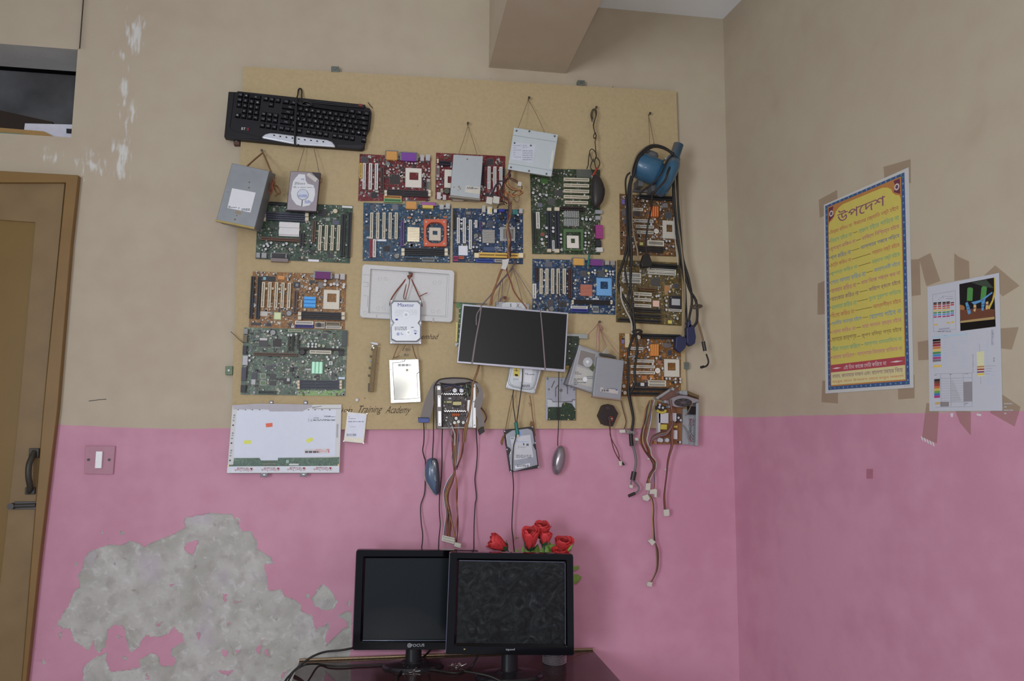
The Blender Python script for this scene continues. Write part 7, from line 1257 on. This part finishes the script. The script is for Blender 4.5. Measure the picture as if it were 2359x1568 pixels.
def trim(it, q): it.wire('bright_edge', q, -.001, .0012, M('bright_edge_metal', (120, 128, 150), .12, metal=.6))  # thin bright lines along bezel and screen edges
trim(m2, [(1297, 374), (1680, 380), (2050, 386)]); trim(m2, [(2054, 390), (2056, 972)]); trim(m1, [(607, 946), (1000, 947), (1360, 946)])
trim(m2, [(1229, 330), (1201, 1030)])
# ---------------------------------------------------------------- beaded pot and roses
pc0 = hitz(1283, 1534, zt); pr = (hitz(1310.5, 1520, zt)-hitz(1256, 1520, zt)).length/2; pc0 = pc0+Vector((0, pr, 0))
PT = empty('flower_pot', Vector((pc0.x, pc0.y, zt)), 'small pot covered in silver beads standing on the glass table behind the right monitor', 'pot')
MB().cyl(0, 0, pr*.93, 0, .095, 28, pr*.96).build('pot_body', M('dark_pot', (64, 58, 62), .5), PT)
bd = MB(); br = .0021
oct_ = [(1, 0, 0), (-1, 0, 0), (0, 1, 0), (0, -1, 0), (0, 0, 1), (0, 0, -1)]; of_ = [[0, 2, 4], [2, 1, 4], [1, 3, 4], [3, 0, 4], [2, 0, 5], [1, 2, 5], [3, 1, 5], [0, 3, 5]]
for k in range(20):
    for i in range(48):
        a = 2*math.pi*(i+.5*(k % 2))/48; q = (pr*.96*math.cos(a), pr*.96*math.sin(a), .003+k*.0047); bd.add([(q[0]+x*br, q[1]+y*br, q[2]+z*br) for x, y, z in oct_], of_)
bd.build('silver_beads', M('silver_bead', (190, 186, 190), .15, metal=.8), PT, kind='stuff')
RD = -(pc0.y)                                                           # distance of the bouquet from the wall
rose_m = M('red_silk', (178, 36, 40), .6, var=.25, scale=60); rose_d = M('deep_red_silk', (140, 18, 24), .65, var=.2, scale=60); leafm = M('silk_leaf', (98, 128, 42), .5, var=.25, scale=50); leafd = M('dark_calyx', (40, 84, 50), .6)
BQ = empty('rose_bouquet', Vector((pc0.x, pc0.y, zt+.09)), 'bunch of artificial red roses with green leaves standing in the silver beaded pot', 'flowers')
def petal_mesh(R_, Hh, half, curl, open_):
    vs, fs = [], []; nu, nv = 6, 6
    for j in range(nv+1):
        v = j/nv; r = R_*(.30+.70*math.sin(min(1, v*1.15)*math.pi*.5))*(1+open_*v*v) + curl*R_*max(0, v-.75)*2
        for i in range(nu+1):
            u = i/nu*2-1; w_ = half*(math.sin(max(.12, min(1, v*1.25))*math.pi*.5)*(1-.45*max(0, v-.7)/.3*abs(u)))
            a = u*w_; z = v*Hh*(1-.10*abs(u)**2*(v > .6))+.02*Hh*math.sin(u*5); vs.append((r*math.cos(a), r*math.sin(a), z))
    for j in range(nv):
        for i in range(nu): fs.append([j*(nu+1)+i, j*(nu+1)+i+1, (j+1)*(nu+1)+i+1, (j+1)*(nu+1)+i])
    return vs, fs
def bloom(base_px, tip_px, wid_px, dd=0.0, seed=0, open_=.1, tilt=.15):
    b0 = P(*D3(*base_px), RD+dd); t0 = P(*D3(*tip_px), RD+dd); w_ = (P(*D3(base_px[0]+wid_px, base_px[1]), RD+dd)-b0).length/2
    ax = (t0-b0); Hh = ax.length; ax = (ax.normalized()+Vector((0, -tilt, 0))).normalized(); e1 = Vector((0, -1, 0)).cross(ax).normalized(); e2 = ax.cross(e1); rnd = random.Random(seed)
    mat = Matrix(((e1.x, e2.x, ax.x), (e1.y, e2.y, ax.y), (e1.z, e2.z, ax.z)))
    off = BQ.location
    def put(vs): return [(mat @ Vector(v))+b0-off for v in vs]
    core = MB(); 
    for k in range(2): vs, fs = petal_mesh(w_*.42, Hh*(.92-.06*k), 2.4, 0, 0); c, s = math.cos(k*2.6), math.sin(k*2.6); core.add(put([(x*c-y*s, x*s+y*c, z) for x, y, z in vs]), fs, 0, True)
    root = core.build('rose_bloom', rose_d, BQ)
    for ring, (n, rr_, hf, half) in enumerate(((3, .62, .96, 1.25), (4, .82, .98, 1.05), (5, 1.0, .93, .95))):
        for i in range(n):
            a = 2*math.pi*i/n+ring*.6+rnd.uniform(-.2, .2); vs, fs = petal_mesh(w_*rr_*rnd.uniform(.92, 1.05), Hh*hf*rnd.uniform(.9, 1.04), half, .10*(ring > 0)+rnd.uniform(0, .12), open_*ring*.3); c, s = math.cos(a), math.sin(a)
            o = MB().add(put([(x*c-y*s, x*s+y*c, z) for x, y, z in vs]), fs, 0, True).build('petal', rose_m if ring > 0 else rose_d, root)
            sd2 = o.modifiers.new('thick', 'SOLIDIFY'); sd2.thickness = .0004
    cal = MB()
    for i in range(5):
        a = 2*math.pi*i/5+.3; c, s = math.cos(a), math.sin(a); pts = [(0, 0, -Hh*.06), (w_*.5, -w_*.38, Hh*.05), (w_*1.03, -.1*w_, Hh*.30), (w_*1.06, .1*w_, Hh*.30), (w_*.5, w_*.38, Hh*.05)]
        cal.add(put([(x*c-y*s, x*s+y*c, z) for x, y, z in pts]), [[0, 1, 2, 3, 4]])
    cal.build('calyx', leafd, root)
    st = MB(); st.tube([b0-off, (b0-off)*.6+Vector((0, 0, .0)), Vector((0, 0, -.02))], .0022, 6); st.build('stem', leafd, BQ)
bloom((590, 735), (235, 520), 300, .0, 1, .05, .05); bloom((1055, 745), (1030, 250), 315, .035, 2, .1, .35); bloom((1280, 520), (1290, 165), 290, .0, 3, .15, .3); bloom((1335, 655), (1375, 375), 240, .03, 4, .1, .0); bloom((1700, 800), (1720, 480), 330, .0, 5, .2, .3); bloom((1660, 900), (1655, 715), 330, .03, 6, .15, .2)
def leaf(pts, dd, wmul=1.0, mat=None):
    a, b = P(*D3(*pts[0]), RD+dd), P(*D3(*pts[1]), RD+dd); ax = b-a; L_ = ax.length; ax.normalize(); sd_ = Vector((0, -1, 0)).cross(ax).normalized(); n_ = ax.cross(sd_); vs, fs = [], []; n = 8
    for i in range(n+1):
        t = i/n; w_ = L_*.27*wmul*math.sin(math.pi*(t**.8))**.8+.0004
        for s_2 in (-1, 0, 1): vs.append(a+ax*L_*t+sd_*w_*s_2+n_*(-.012*L_/.05*t*t+abs(s_2)*w_*.35)-BQ.location)
    for i in range(n):
        for j in (0, 1): fs.append([i*3+j, i*3+j+1, (i+1)*3+j+1, (i+1)*3+j])
    o = MB().add(vs, fs, 0, True).build('leaf', mat or leafm, BQ); o.modifiers.new('thick', 'SOLIDIFY').thickness = .0005
for q in (((1150, 880), (1220, 640), .01, 1), ((1280, 870), (1330, 700), .02, 1.3), ((1390, 860), (1385, 660), .03, .8), ((1420, 700), (1610, 690), .01, 1.1), ((1440, 870), (1460, 590), .0, .8), ((930, 860), (905, 690), .0, .9), ((1000, 870), (1180, 720), .015, .9), ((780, 860), (800, 735), .0, 1.4), ((880, 860), (760, 780), .01, .8), ((1800, 790), (1920, 640), .04, .5), ((1850, 1340), (2100, 1310), .0, 1.3), ((1880, 1110), (2060, 1085), -.01, .45), ((1880, 1160), (2060, 1120), -.01, .35), ((1090, 880), (960, 760), .02, 1)):
    leaf(q[:2], q[2], q[3])
o = empty('flower_sprig', P(*D3(790, 515), .006), 'tiny green plastic sprig stuck on the pink wall left of the roses', 'sprig')
for a in (0.4, 1.5, 2.6, 3.6): MB().tube([(0, 0, 0), (.004*math.cos(a), -.001, .004*math.sin(a)), (.008*math.cos(a), 0, .007*math.sin(a)-.002)], .0007, 5).build('sprig_leaf', leafm, o)
# ---------------------------------------------------------------- cables, keys on the table
def tcable(lab, pts, r, c):
    q = [(hitz(*c(x, y), zt+r+.001) if z is None else P(*c(x, y), z)) for x, y, z in pts]; o = MB().tube([p-q[0] for p in q], r, 8).build('monitor_cable', bk); o.location = q[0]; tag(o, lab, 'cable', 'monitor cables on the table')
tcable('thick black cable leaving the left monitor and arching over the table corner', [(1100, 60, d1-.02), (1000, 76, d1-.01), (850, 102, .14), (650, 122, .13), (500, 172, .12), (400, 232, .12), (300, 312, .12), (200, 402, .13), (110, 505, .14), (70, 600, .15)], .0030, D1)
tcable('thick black cable lying along the glass table toward its left edge', [(2080, 90, .10), (1980, 185, None), (1850, 238, None), (1700, 268, None), (1400, 292, None), (1100, 305, None), (850, 320, None), (700, 310, None), (550, 287, None), (400, 292, .135), (300, 332, .135), (220, 390, .14), (150, 505, .15), (110, 600, .16)], .0026, D1)
tcable('black cable looping on the glass table between the two monitor stands', [(1395, 180, .16), (1340, 262, None), (1250, 300, None), (1100, 282, None), (950, 266, None), (860, 290, None), (828, 350, None), (840, 420, None)], .0030, C8)
tcable('blue black cable crossing the stand base of the right monitor', [(1300, 288, .25), (1400, 306, .27), (1480, 325, .28), (1560, 362, .29), (1620, 400, .29)], .0032, C8)
kring = M('bright_key_metal', (190, 186, 180), .2, metal=.9)
for nm, px, lab in (('key_bunch', (946, 1548), 'bunch of small shiny metal keys on the glass table under the left monitor'), ('key_bunch', (1052, 1536), 'small shiny trinket with stones on the glass table between the monitors')):
    c0 = hitz(px[0], px[1], zt); o = empty(nm, c0, lab, 'keys', 'shiny bunches on the glass table'); rnd = random.Random(px[0])
    MB().tube([(.009*math.cos(a), .009*math.sin(a), .002) for a in np.linspace(0, 6.283, 18)], .0010, 6, k=1).build('ring', kring, o)
    for i in range(4):
        a = rnd.uniform(0, 6.28); p = Vector((.012*math.cos(a), .012*math.sin(a), .003)); q = p+Vector((.016*math.cos(a+.4), .016*math.sin(a+.4), rnd.uniform(.0, .010)))
        k_ = MB(); k_.tube([p, (p+q)/2, q], .0012, 5); k_.add([(p.x+x*.0052, p.y+y*.0030, p.z+z*.0045+.003) for x, y, z in oct_], of_); k_.build('key', kring, o)
    for i in range(5): p = Vector((rnd.uniform(-.018, .018), rnd.uniform(-.008, .008), rnd.uniform(.004, .013))); MB().add([(p.x+x*.0022, p.y+y*.0022, p.z+z*.0022) for x, y, z in oct_], of_).build('bead', kring, o)
# ---------------------------------------------------------------- papers taped to the right wall
tapem = M('brown_packing_tape', (142, 112, 84), .4, var=.05, scale=25, alpha=.2, spec=.3)
TP = [([(100, 262), (192, 212), (196, 300), (150, 330), (106, 352)], 'brown tape strip at the top left corner of the yellow poster'), ([(425, 96), (560, 58), (562, 178), (430, 166)], 'brown tape strip over the top right corner of the yellow poster'), ([(95, 682), (142, 662), (152, 832), (94, 838)], 'brown tape strip halfway down the left edge of the yellow poster'), ([(118, 1168), (196, 1165), (196, 1282), (114, 1276)], 'brown tape strip at the bottom left corner of the yellow poster'), ([(497, 1192), (580, 1138), (580, 1256), (499, 1262)], 'brown tape strip at the bottom right corner of the yellow poster'), ([(545, 562), (606, 558), (611, 738), (546, 746)], 'brown tape strip halfway down the right edge of the yellow poster'),
    ([(604, 556), (660, 528), (710, 668), (640, 694)], 'slanting brown tape strip above the left top corner of the white chart'), ([(780, 530), (804, 548), (853, 570), (856, 655), (780, 668)], 'upright brown tape strip at the top edge of the white chart'), ([(930, 640), (985, 590), (1107, 692), (1022, 746)], 'brown tape strip at the top right corner of the white chart'), ([(1012, 906), (1103, 899), (1068, 1012), (1010, 1006)], 'brown tape strip at the right edge of the white chart'), ([(596, 974), (668, 962), (668, 1062), (600, 1066)], 'brown tape strip at the left edge of the white chart'), ([(640, 1280), (704, 1290), (692, 1482), (618, 1452)], 'long brown tape strip hanging from the bottom left corner of the white chart'), ([(785, 1318), (862, 1322), (862, 1442), (808, 1378)], 'pointed brown tape strip under the bottom edge of the white chart'), ([(958, 1328), (1022, 1238), (1112, 1300), (1082, 1398)], 'wrinkled brown tape strip at the bottom right corner of the white chart')]
for q, lab in TP:
    c = [sum(p[i] for p in q)/len(q) for i in (0, 1)]; it = It('tape_strip', lab, 'tape', [(c[0]-30, c[1]-30), (c[0]+30, c[1]-30), (c[0]+30, c[1]+30), (c[0]-30, c[1]+30)], B7, .0006, RIGHT, group='tape strips on the right wall', upright=True)
    it.poly('tape', q, 0, .0004, tapem)
    if 'long brown' in lab:
        for i in range(5): it.poly('zebra_mark', [(612+i*14, 1446+i*7), (620+i*14, 1450+i*7), (626+i*14, 1470+i*7), (618+i*14, 1466+i*7)], .0004, .0008, M('white_scrap', (190, 186, 184), .6))
    if 'wrinkled' in lab:
        mb = MB(); it.bars(mb, (1030, 1280, 1075, 1345), 4, .0007, 5, fill=.4); mb.build('scribble', M('grey_print', (150, 150, 150), .6), it.e)
for q, lab in (([(760, 1332), (775, 1330), (772, 1350), (764, 1350)], 'small white paper scrap below the middle of the white chart'), ([(893, 1332), (915, 1336), (913, 1346), (893, 1342)], 'small white paper scrap below the right half of the white chart')):
    c = [sum(p[i] for p in q)/4 for i in (0, 1)]; it = It('paper_scrap', lab, 'scrap', [(c[0]-9, c[1]-9), (c[0]+9, c[1]-9), (c[0]+9, c[1]+9), (c[0]-9, c[1]+9)], B7, .0006, RIGHT, upright=True); it.poly('scrap', q, 0, .0006, M('white_scrap', (190, 186, 184), .6))
it = It('tape_scrap', 'small faded pink scrap stuck on the pink right wall below the yellow poster', 'scrap', [(1996, 1080), (2010, 1080), (2010, 1102), (1996, 1102)], FULL, .0006, RIGHT, upright=True); it.slab('scrap', 0, .0006, M('pink_scrap', (146, 88, 104), .6))
# poster
PQ = [C5(105, 590), C5(1237, 88), C6(1257, 1415), C6(120, 1490)]
ps = It('advice_poster', 'yellow poster of coloured Bengali lines in a blue ornamental border taped to the right wall', 'poster', PQ, FULL, .0012, RIGHT)
PL = [ps.L(*q) for q in PQ]
NP_ = 6                                                                   # the border is drawn over a white sheet
IB = [C5(125, 606), C5(1184, 156), C6(1211, 1372), C6(160, 1446)]
IL = [ps.L(*q) for q in IB]
def bl(Q, s, t):
    s, t = float(s), float(t); return (1-s)*(1-t)*Q[0]+s*(1-t)*Q[1]+s*t*Q[2]+(1-s)*t*Q[3]
ps.slab('paper_sheet', 0, .0005, M('poster_white', (176, 176, 172), .4, var=.03))
def pq(s0, t0, s1, t1, z): return [(v.x, v.y) for v in (bl(IL, s0, t0), bl(IL, s1, t0), bl(IL, s1, t1), bl(IL, s0, t1))]
MB().prism(pq(0, 0, 1, 1, 0), .0005, .0007).build('border_print', M('poster_blue', (54, 74, 116), .4, var=.25, scale=120), ps.e)
MB().prism(pq(.036, .013, .964, .982, 0), .0007, .0008).build('border_line', M('poster_ochre', (158, 104, 42), .4), ps.e)
mb = MB()
def ppoly(pts, z0, z1, m=0): mb.prism([(lambda v: (v.x, v.y))(bl(IL, s, t)) for s, t in pts], z0, z1, m)
arch = [(.045, .905), (.045, .12), (.06, .10), (.10, .092), (.135, .075), (.15, .055), (.19, .040), (.25, .030), (.75, .030), (.81, .040), (.85, .055), (.865, .075), (.90, .092), (.94, .10), (.955, .12), (.955, .905)]
ppoly(arch, .0008, .0009); mb.build('yellow_field', M('poster_yellow', (174, 160, 56), .4, var=.05), ps.e)
mb = MB(); ppoly([(.045, .905), (.955, .905), (.955, .975), (.045, .975)], .0008, .0009); mb.build('pale_field', M('poster_pale', (178, 168, 112), .4, var=.05), ps.e)
mb = MB(); ppoly([(.042, .868), (.958, .868), (.958, .908), (.042, .908)], .0009, .0010); mb.build('red_band', M('poster_red', (150, 56, 64), .4), ps.e)
mb = MB()
for i in range(17):                                                        # beads along the border
    for s, t in ((i/16*.93+.035, .0065), (i/16*.93+.035, .991)): v = bl(IL, s, t); mb.cyl(v.x, v.y, .0026, .0007, .0008, 8, m=i % 2)
for i in range(32):
    for s in (.018, .982): v = bl(IL, s, i/31*.96+.02); mb.cyl(v.x, v.y, .0026, .0007, .0008, 8, m=i % 2)
mb.build('border_dots', [M('poster_teal', (60, 118, 118), .4), M('poster_skyblue', (90, 126, 150), .4)], ps.e)
mb = MB()
for s in (.085, .915):
    for pts, m in (([(s-.035, .02), (s+.035, .02), (s+.02, .045), (s+.035, .075), (s-.035, .095)], 0),): ppoly(pts if s < .5 else [(2*s-a, b) for a, b in pts], .0009, .00095, 0)
    v = bl(IL, s, .055); mb.cyl(v.x, v.y, .0085, .00095, .0010, 14, m=1); mb.cyl(v.x, v.y, .0048, .0010, .00105, 12, m=2)
mb.build('corner_flowers', [M('poster_maroon', (96, 48, 66), .4), M('poster_cream', (180, 172, 160), .4), M('poster_purple', (90, 60, 90), .4)], ps.e)
VIR, PRE = '\u09cd', '\u09bf\u09c7\u09c8'
def bn(s):
    """visual order for a renderer without shaping: pre-base vowel signs go before their cluster"""
    out, cl = [], []
    for w_ in s.split(' '):
        cl = []
        for ch in w_:
            if ch == VIR or (cl and cl[-1].endswith(VIR)): 
                if cl: cl[-1] += ch
                else: cl.append(ch)
            elif ch in PRE and cl: cl[-1] = ch+cl[-1]
            elif ch == '\u09cb' and cl: cl[-1] = '\u09c7'+cl[-1]+'\u09be'
            elif ch == '\u09cc' and cl: cl[-1] = '\u09c7'+cl[-1]+'\u09d7'
            elif '\u0981' <= ch <= '\u0983' or '\u09be' <= ch <= '\u09c4' or ch == '\u09bc': 
                if cl: cl[-1] += ch
                else: cl.append(ch)
            else: cl.append(ch)
        out.append(''.join(cl))
    return ' '.join(out)
def pline(t, s0, s1, tc, hh, mat, z=.0011, slant=0.0, name='poster_line'):
    vs, fs, _ = text_geo(bn(t)); m_ = MB(); q = []
    for a, b in vs: v = bl(IL, s0+(s1-s0)*a, tc+hh*(.5-b)); q.append((v.x, v.y, z))
    m_.add(q, fs); return m_.build(name, mat, ps.e)
ink_ = {k: M('poster_ink_'+k, v, .4) for k, v in dict(mag=(158, 76, 112), teal=(74, 142, 116), blue=(70, 92, 140), red=(160, 72, 72), sky=(76, 124, 158), pur=(112, 76, 104), brn=(112, 82, 64), pink=(168, 88, 120), wht=(196, 186, 186), org=(176, 100, 52), title=(118, 66, 92)).items()}
pline('উপদেশ', .17, .78, .088, .066, ink_['title'], .0011, name='poster_title')
LN = [('মিথ্যা বলিও না', 'ঈমানের জ্যোতি নষ্ট হইবে', 'red', .30, .36), ('নিরাশ হইও না', 'সফল হইতে পারিবে না', 'teal', .30, .42), ('কুসঙ্গে থাকিও না', 'থাকিলে নিশ্চিহ্ন হইবে', 'mag', .34, .46), ('পাপ করিও না', 'আল্লাহর গজবে পড়িবে', 'blue', .28, .44), ('ঠাট্টা করিও না', 'সম্মান নষ্ট হইবে', 'red', .28, .58), ('কৃপণতা করিও না', 'মর্যাদা নষ্ট হইবে', 'teal', .36, .58), ('লোভ লালসা করিও না', 'জাহান্নামী হইবে', 'sky', .46, .60), ('অপমান করিও না', 'যাহা নিজে পছন্দ কর না', 'mag', .34, .44), ('অহংকার করিও না', 'করিলে ধ্বংস হইবে', 'pur', .37, .53), ('অলসতা করিও না', 'দুঃখ দুর্দশা বাড়িবে', 'teal', .34, .53), ('হিংসা করিও না', 'আত্মপীড়ন হইবে', 'red', .31, .58), ('স্বামীর অবাধ্য হইলে', 'বেহেশত পাইবে না', 'sky', .40, .53), ('ওয়াদা করিও না', 'যাহা পালনে ব্যর্থ হইবে', 'pink', .32, .44), ('সালামে কার্পণ্য', 'কৃপণ বলিয়া গণ্য হইবে', 'brn', .33, .43), ('সীমা লংঘন করিলে', 'আল্লাহ ভালবাসিবে না', 'teal', .38, .46), ('নামায ছাড়িলে', 'আল্লাহর জিম্মায় থাকিবে না', 'pink', .30, .37)]
for i, (a, b, c_, e, s) in enumerate(LN):
    tc = .158+i*.0447; pline(a, .065, .065+e, tc, .030, ink_[c_]); pline(b, s+.03, .93, tc, .030, ink_[c_])
    mb = MB(); ppoly([(.075+e, tc-.001), (s+.015, tc-.001), (s+.015, tc+.0015), (.075+e, tc+.0015)], .0009, .0011); v = bl(IL, .052, tc); mb.cyl(v.x, v.y, .0016, .0009, .0011, 8); mb.build('poster_dash', M('poster_dash_ink', (92, 72, 40), .4), ps.e)
pline('এই তিন কাজে দেরি করিবে না', .22, .75, .888, .026, ink_['wht'], .0012)
for s0, s1 in ((.06, .19), (.79, .94)): mb = MB(); ppoly([(s0, .888), ((s0+s1)/2, .884), (s1, .888), ((s0+s1)/2, .892)], .0010, .0012); mb.build('band_ornament', ink_['wht'], ps.e)
pline('নামায, জানাযার দাফন এবং বালেগা মেয়ের বিয়ে', .06, .93, .929, .028, ink_['pur']); pline('বন্ধুর মতো উপদেশ মেনে চলুন সকলে', .06, .94, .959, .018, ink_['org'])
mb = MB(); ps.bars(mb, (*C6(165, 1452), *C6(370, 1462)), 1, .0008, 4); ps.bars(mb, (*C6(1130, 1388), *C6(1215, 1402)), 1, .0008, 6); mb.build('margin_print', M('faint_print', (134, 138, 150), .7), ps.e)
# resistor chart
ch = It('resistor_chart', 'white printed sheet of resistor colour codes with a photograph, taped right of the yellow poster', 'chart', [(76, 188), (836, 38), (872, 1502), (98, 1506)], C7, .0012, RIGHT)
ch.slab('paper_sheet', 0, .0005, M('sheet_white', (170, 173, 180), .22, var=.02))
def cp(nm, q, rgb, z=.0007, z0=.0005, parent=None): return ch.poly(nm, q, z0, z, M('ink_%d_%d_%d' % rgb, rgb, .35, var=.04), parent)
ph = cp('photograph', [(415, 158), (783, 88), (790, 330), (800, 608), (426, 656)], (34, 32, 34)); cp('photo_haze', [(540, 140), (700, 110), (780, 200), (690, 190)], (56, 66, 56), .00075, .0007, ph)
cp('photo_table', [(422, 432), (620, 415), (788, 425), (790, 505), (428, 545)], (96, 58, 42), .00075, .0007, ph); cp('photo_edge', [(427, 548), (788, 503), (790, 530), (428, 570)], (150, 126, 76), .0008, .0007, ph); cp('photo_black', [(428, 570), (790, 532), (800, 608), (430, 654)], (28, 26, 28), .0008, .0007, ph)
cp('photo_finger', [(420, 375), (460, 385), (475, 410), (465, 432), (422, 430)], (140, 92, 46), .0008, .0007, ph)
for q in ([(500, 205), (515, 192), (545, 194), (560, 206), (553, 335), (495, 335)], [(650, 195), (665, 180), (695, 182), (708, 194), (694, 315), (638, 320)]): cp('photo_capsule', q, (62, 124, 56), .0008, .0007, ph)
for q in ([(478, 360), (500, 345), (515, 380), (538, 460), (520, 482), (505, 470)], [(650, 325), (690, 315), (685, 360), (670, 440), (650, 438)], [(540, 350), (640, 325), (760, 240), (770, 250), (650, 345), (570, 375)]): cp('photo_resistor', q, (72, 128, 168), .00085, .0007, ph)
for q in ([(490, 395), (528, 388), (530, 398), (494, 405)], [(500, 425), (535, 416), (537, 426), (503, 435)], [(655, 370), (684, 364), (683, 374), (654, 380)], [(653, 400), (680, 394), (679, 404), (652, 410)]): cp('photo_ring', q, (50, 84, 120), .0009, .00085, ph)
for q in ([(566, 378), (592, 374), (594, 405), (584, 450), (566, 445)], [(696, 348), (722, 340), (724, 400), (712, 428), (694, 425)]): cp('photo_bead', q, (176, 146, 96), .00085, .0007, ph)
for q in ([(566, 408), (590, 404), (588, 416), (566, 420)], [(696, 372), (722, 366), (722, 378), (696, 384)]): cp('photo_ring', q, (110, 62, 40), .0009, .00085, ph)
cp('photo_wire', [(783, 90), (793, 90), (798, 260), (775, 340), (735, 425), (715, 415), (760, 330), (785, 230)], (172, 148, 30), .0009, .0007, ph)
ln = M('chart_line', (124, 128, 136), .5); mb = MB()
def cl(x0, y0, x1, y1, w_=1.6):
    d_ = math.hypot(x1-x0, y1-y0); nx, ny = -(y1-y0)/d_*w_, (x1-x0)/d_*w_; mb.prism([ch.L(x0+nx, y0+ny, .0007), ch.L(x1+nx, y1+ny, .0007), ch.L(x1-nx, y1-ny, .0007), ch.L(x0-nx, y0-ny, .0007)], .0005, .0007)
for q in ((130, 268, 372, 226), (372, 226, 378, 636), (378, 636, 140, 664), (140, 664, 130, 268), (150, 1112, 550, 1100), (150, 1162, 550, 1150), (216, 1116, 222, 1462), (320, 1110, 326, 1455), (456, 1104, 462, 1455), (550, 1100, 552, 1458), (160, 1464, 552, 1458), (215, 1412, 552, 1406), (630, 790, 632, 870), (640, 1140, 642, 1215), (690, 1028, 806, 1024), (690, 1055, 765, 1052), (690, 1083, 755, 1080), (690, 1110, 730, 1108), (240, 285, 345, 290), (215, 310, 240, 285), (240, 310, 245, 285)): cl(*q)
for i in range(9): cl(215, 1190+i*26, 460, 1184+i*25, .9)
mb.build('chart_lines', ln, ch.e)
row_ = [(140, 348), (187, 344), (236, 342), (278, 338), (322, 350)]; cl_ = [(44, 42, 46), (116, 52, 44), (160, 52, 50), (172, 92, 46), (184, 158, 50), (52, 122, 66), (66, 124, 172), (150, 50, 100)]
for r_i, rgb in enumerate(cl_):
    for c_i, (x, y) in enumerate(row_):
        if c_i == 4 and r_i in (0, 3, 4): continue
        yy = y+r_i*22-(c_i == 4)*22+(r_i == 0)*6-2*(c_i > 0)*0; cp('colour_cell', [(x, yy), (x+35, yy-4), (x+35, yy+10), (x, yy+14)], rgb)
for q in ([(148, 582), (184, 578), (184, 594), (148, 598)], [(280, 562), (316, 558), (316, 574), (280, 578)], [(328, 556), (362, 552), (362, 568), (328, 572)]): cp('colour_cell', q, (184, 150, 50))
cp('grey_strip', [(196, 630), (310, 618), (310, 634), (196, 645)], (136, 134, 150))
for i, rgb in enumerate([(34, 32, 34), (104, 44, 46), (138, 44, 48), (172, 104, 44), (184, 160, 52), (58, 120, 70), (58, 116, 168), (148, 48, 108), (104, 96, 98)]): cp('colour_bar', [(133, 744+i*27), (214+i*.6, 738+i*27), (214+i*.6, 760+i*27), (133, 768+i*27)], rgb)
cp('colour_bar', [(138, 1020), (224, 1014), (224, 1036), (138, 1042)], (188, 158, 44))
for i, rgb in enumerate([(48, 46, 48), (108, 58, 46), (136, 54, 50), (168, 92, 48), (172, 150, 50), (78, 140, 58), (60, 98, 154), (146, 46, 110)]): cp('colour_bar', [(148, 1168+i*25), (208, 1163+i*25), (208, 1188+i*25), (148, 1192+i*25)], rgb)
cp('colour_bar', [(158, 1414), (212, 1408), (212, 1432), (158, 1436)], (170, 140, 70)); cp('grey_cell', [(214, 1408), (304, 1406), (304, 1456), (214, 1458)], (118, 112, 112)); cp('grey_cell', [(458, 1196), (550, 1192), (552, 1400), (462, 1404)], (122, 118, 120)); cp('header_strip', [(130, 710), (500, 674), (500, 694), (130, 732)], (152, 176, 190))
cp('grey_wedge', [(326, 1170), (346, 1170), (440, 1400), (330, 1402)], (150, 152, 156))
cp('resistor_body', [(598, 880), (676, 870), (678, 1130), (610, 1138)], (178, 178, 136))
for y, rgb in ((1024, (160, 112, 60)), (1052, (140, 52, 52)), (1080, (104, 54, 116)), (1104, (180, 158, 36))): cp('resistor_band', [(603, y+4), (678, y), (678, y+16), (605, y+20)], rgb, .0009)
mb = MB()
for r, n, s in (((330, 760, 390, 930), 8, 1), ((440, 730, 490, 1070), 14, 2), ((250, 700, 280, 1070), 12, 3), ((715, 1080, 810, 1240), 8, 5), ((700, 760, 720, 1000), 14, 6)): ch.bars(mb, r, n, .0007, s, fill=.18)
mb.build('pale_print', M('pale_blue_print', (142, 158, 186), .6), ch.e); mb = MB()
for r, n, s in (((755, 640, 780, 805), 26, 7), ((775, 935, 790, 985), 8, 8), ((556, 905, 566, 1100), 26, 9), ((310, 1112, 370, 1126), 1, 2), ((470, 1106, 540, 1118), 1, 3), ((150, 1122, 190, 1134), 1, 3), ((165, 278, 200, 290), 1, 4), ((300, 255, 340, 265), 1, 4), ((195, 318, 260, 334), 1, 4), ((275, 308, 355, 318), 1, 5), ((470, 1420, 510, 1450), 2, 5), ((185, 655, 325, 674), 1, 6)): ch.bars(mb, r, n, .0007, s, fill=.55)
mb.build('dark_print', M('mid_print', (112, 116, 128), .6), ch.e)
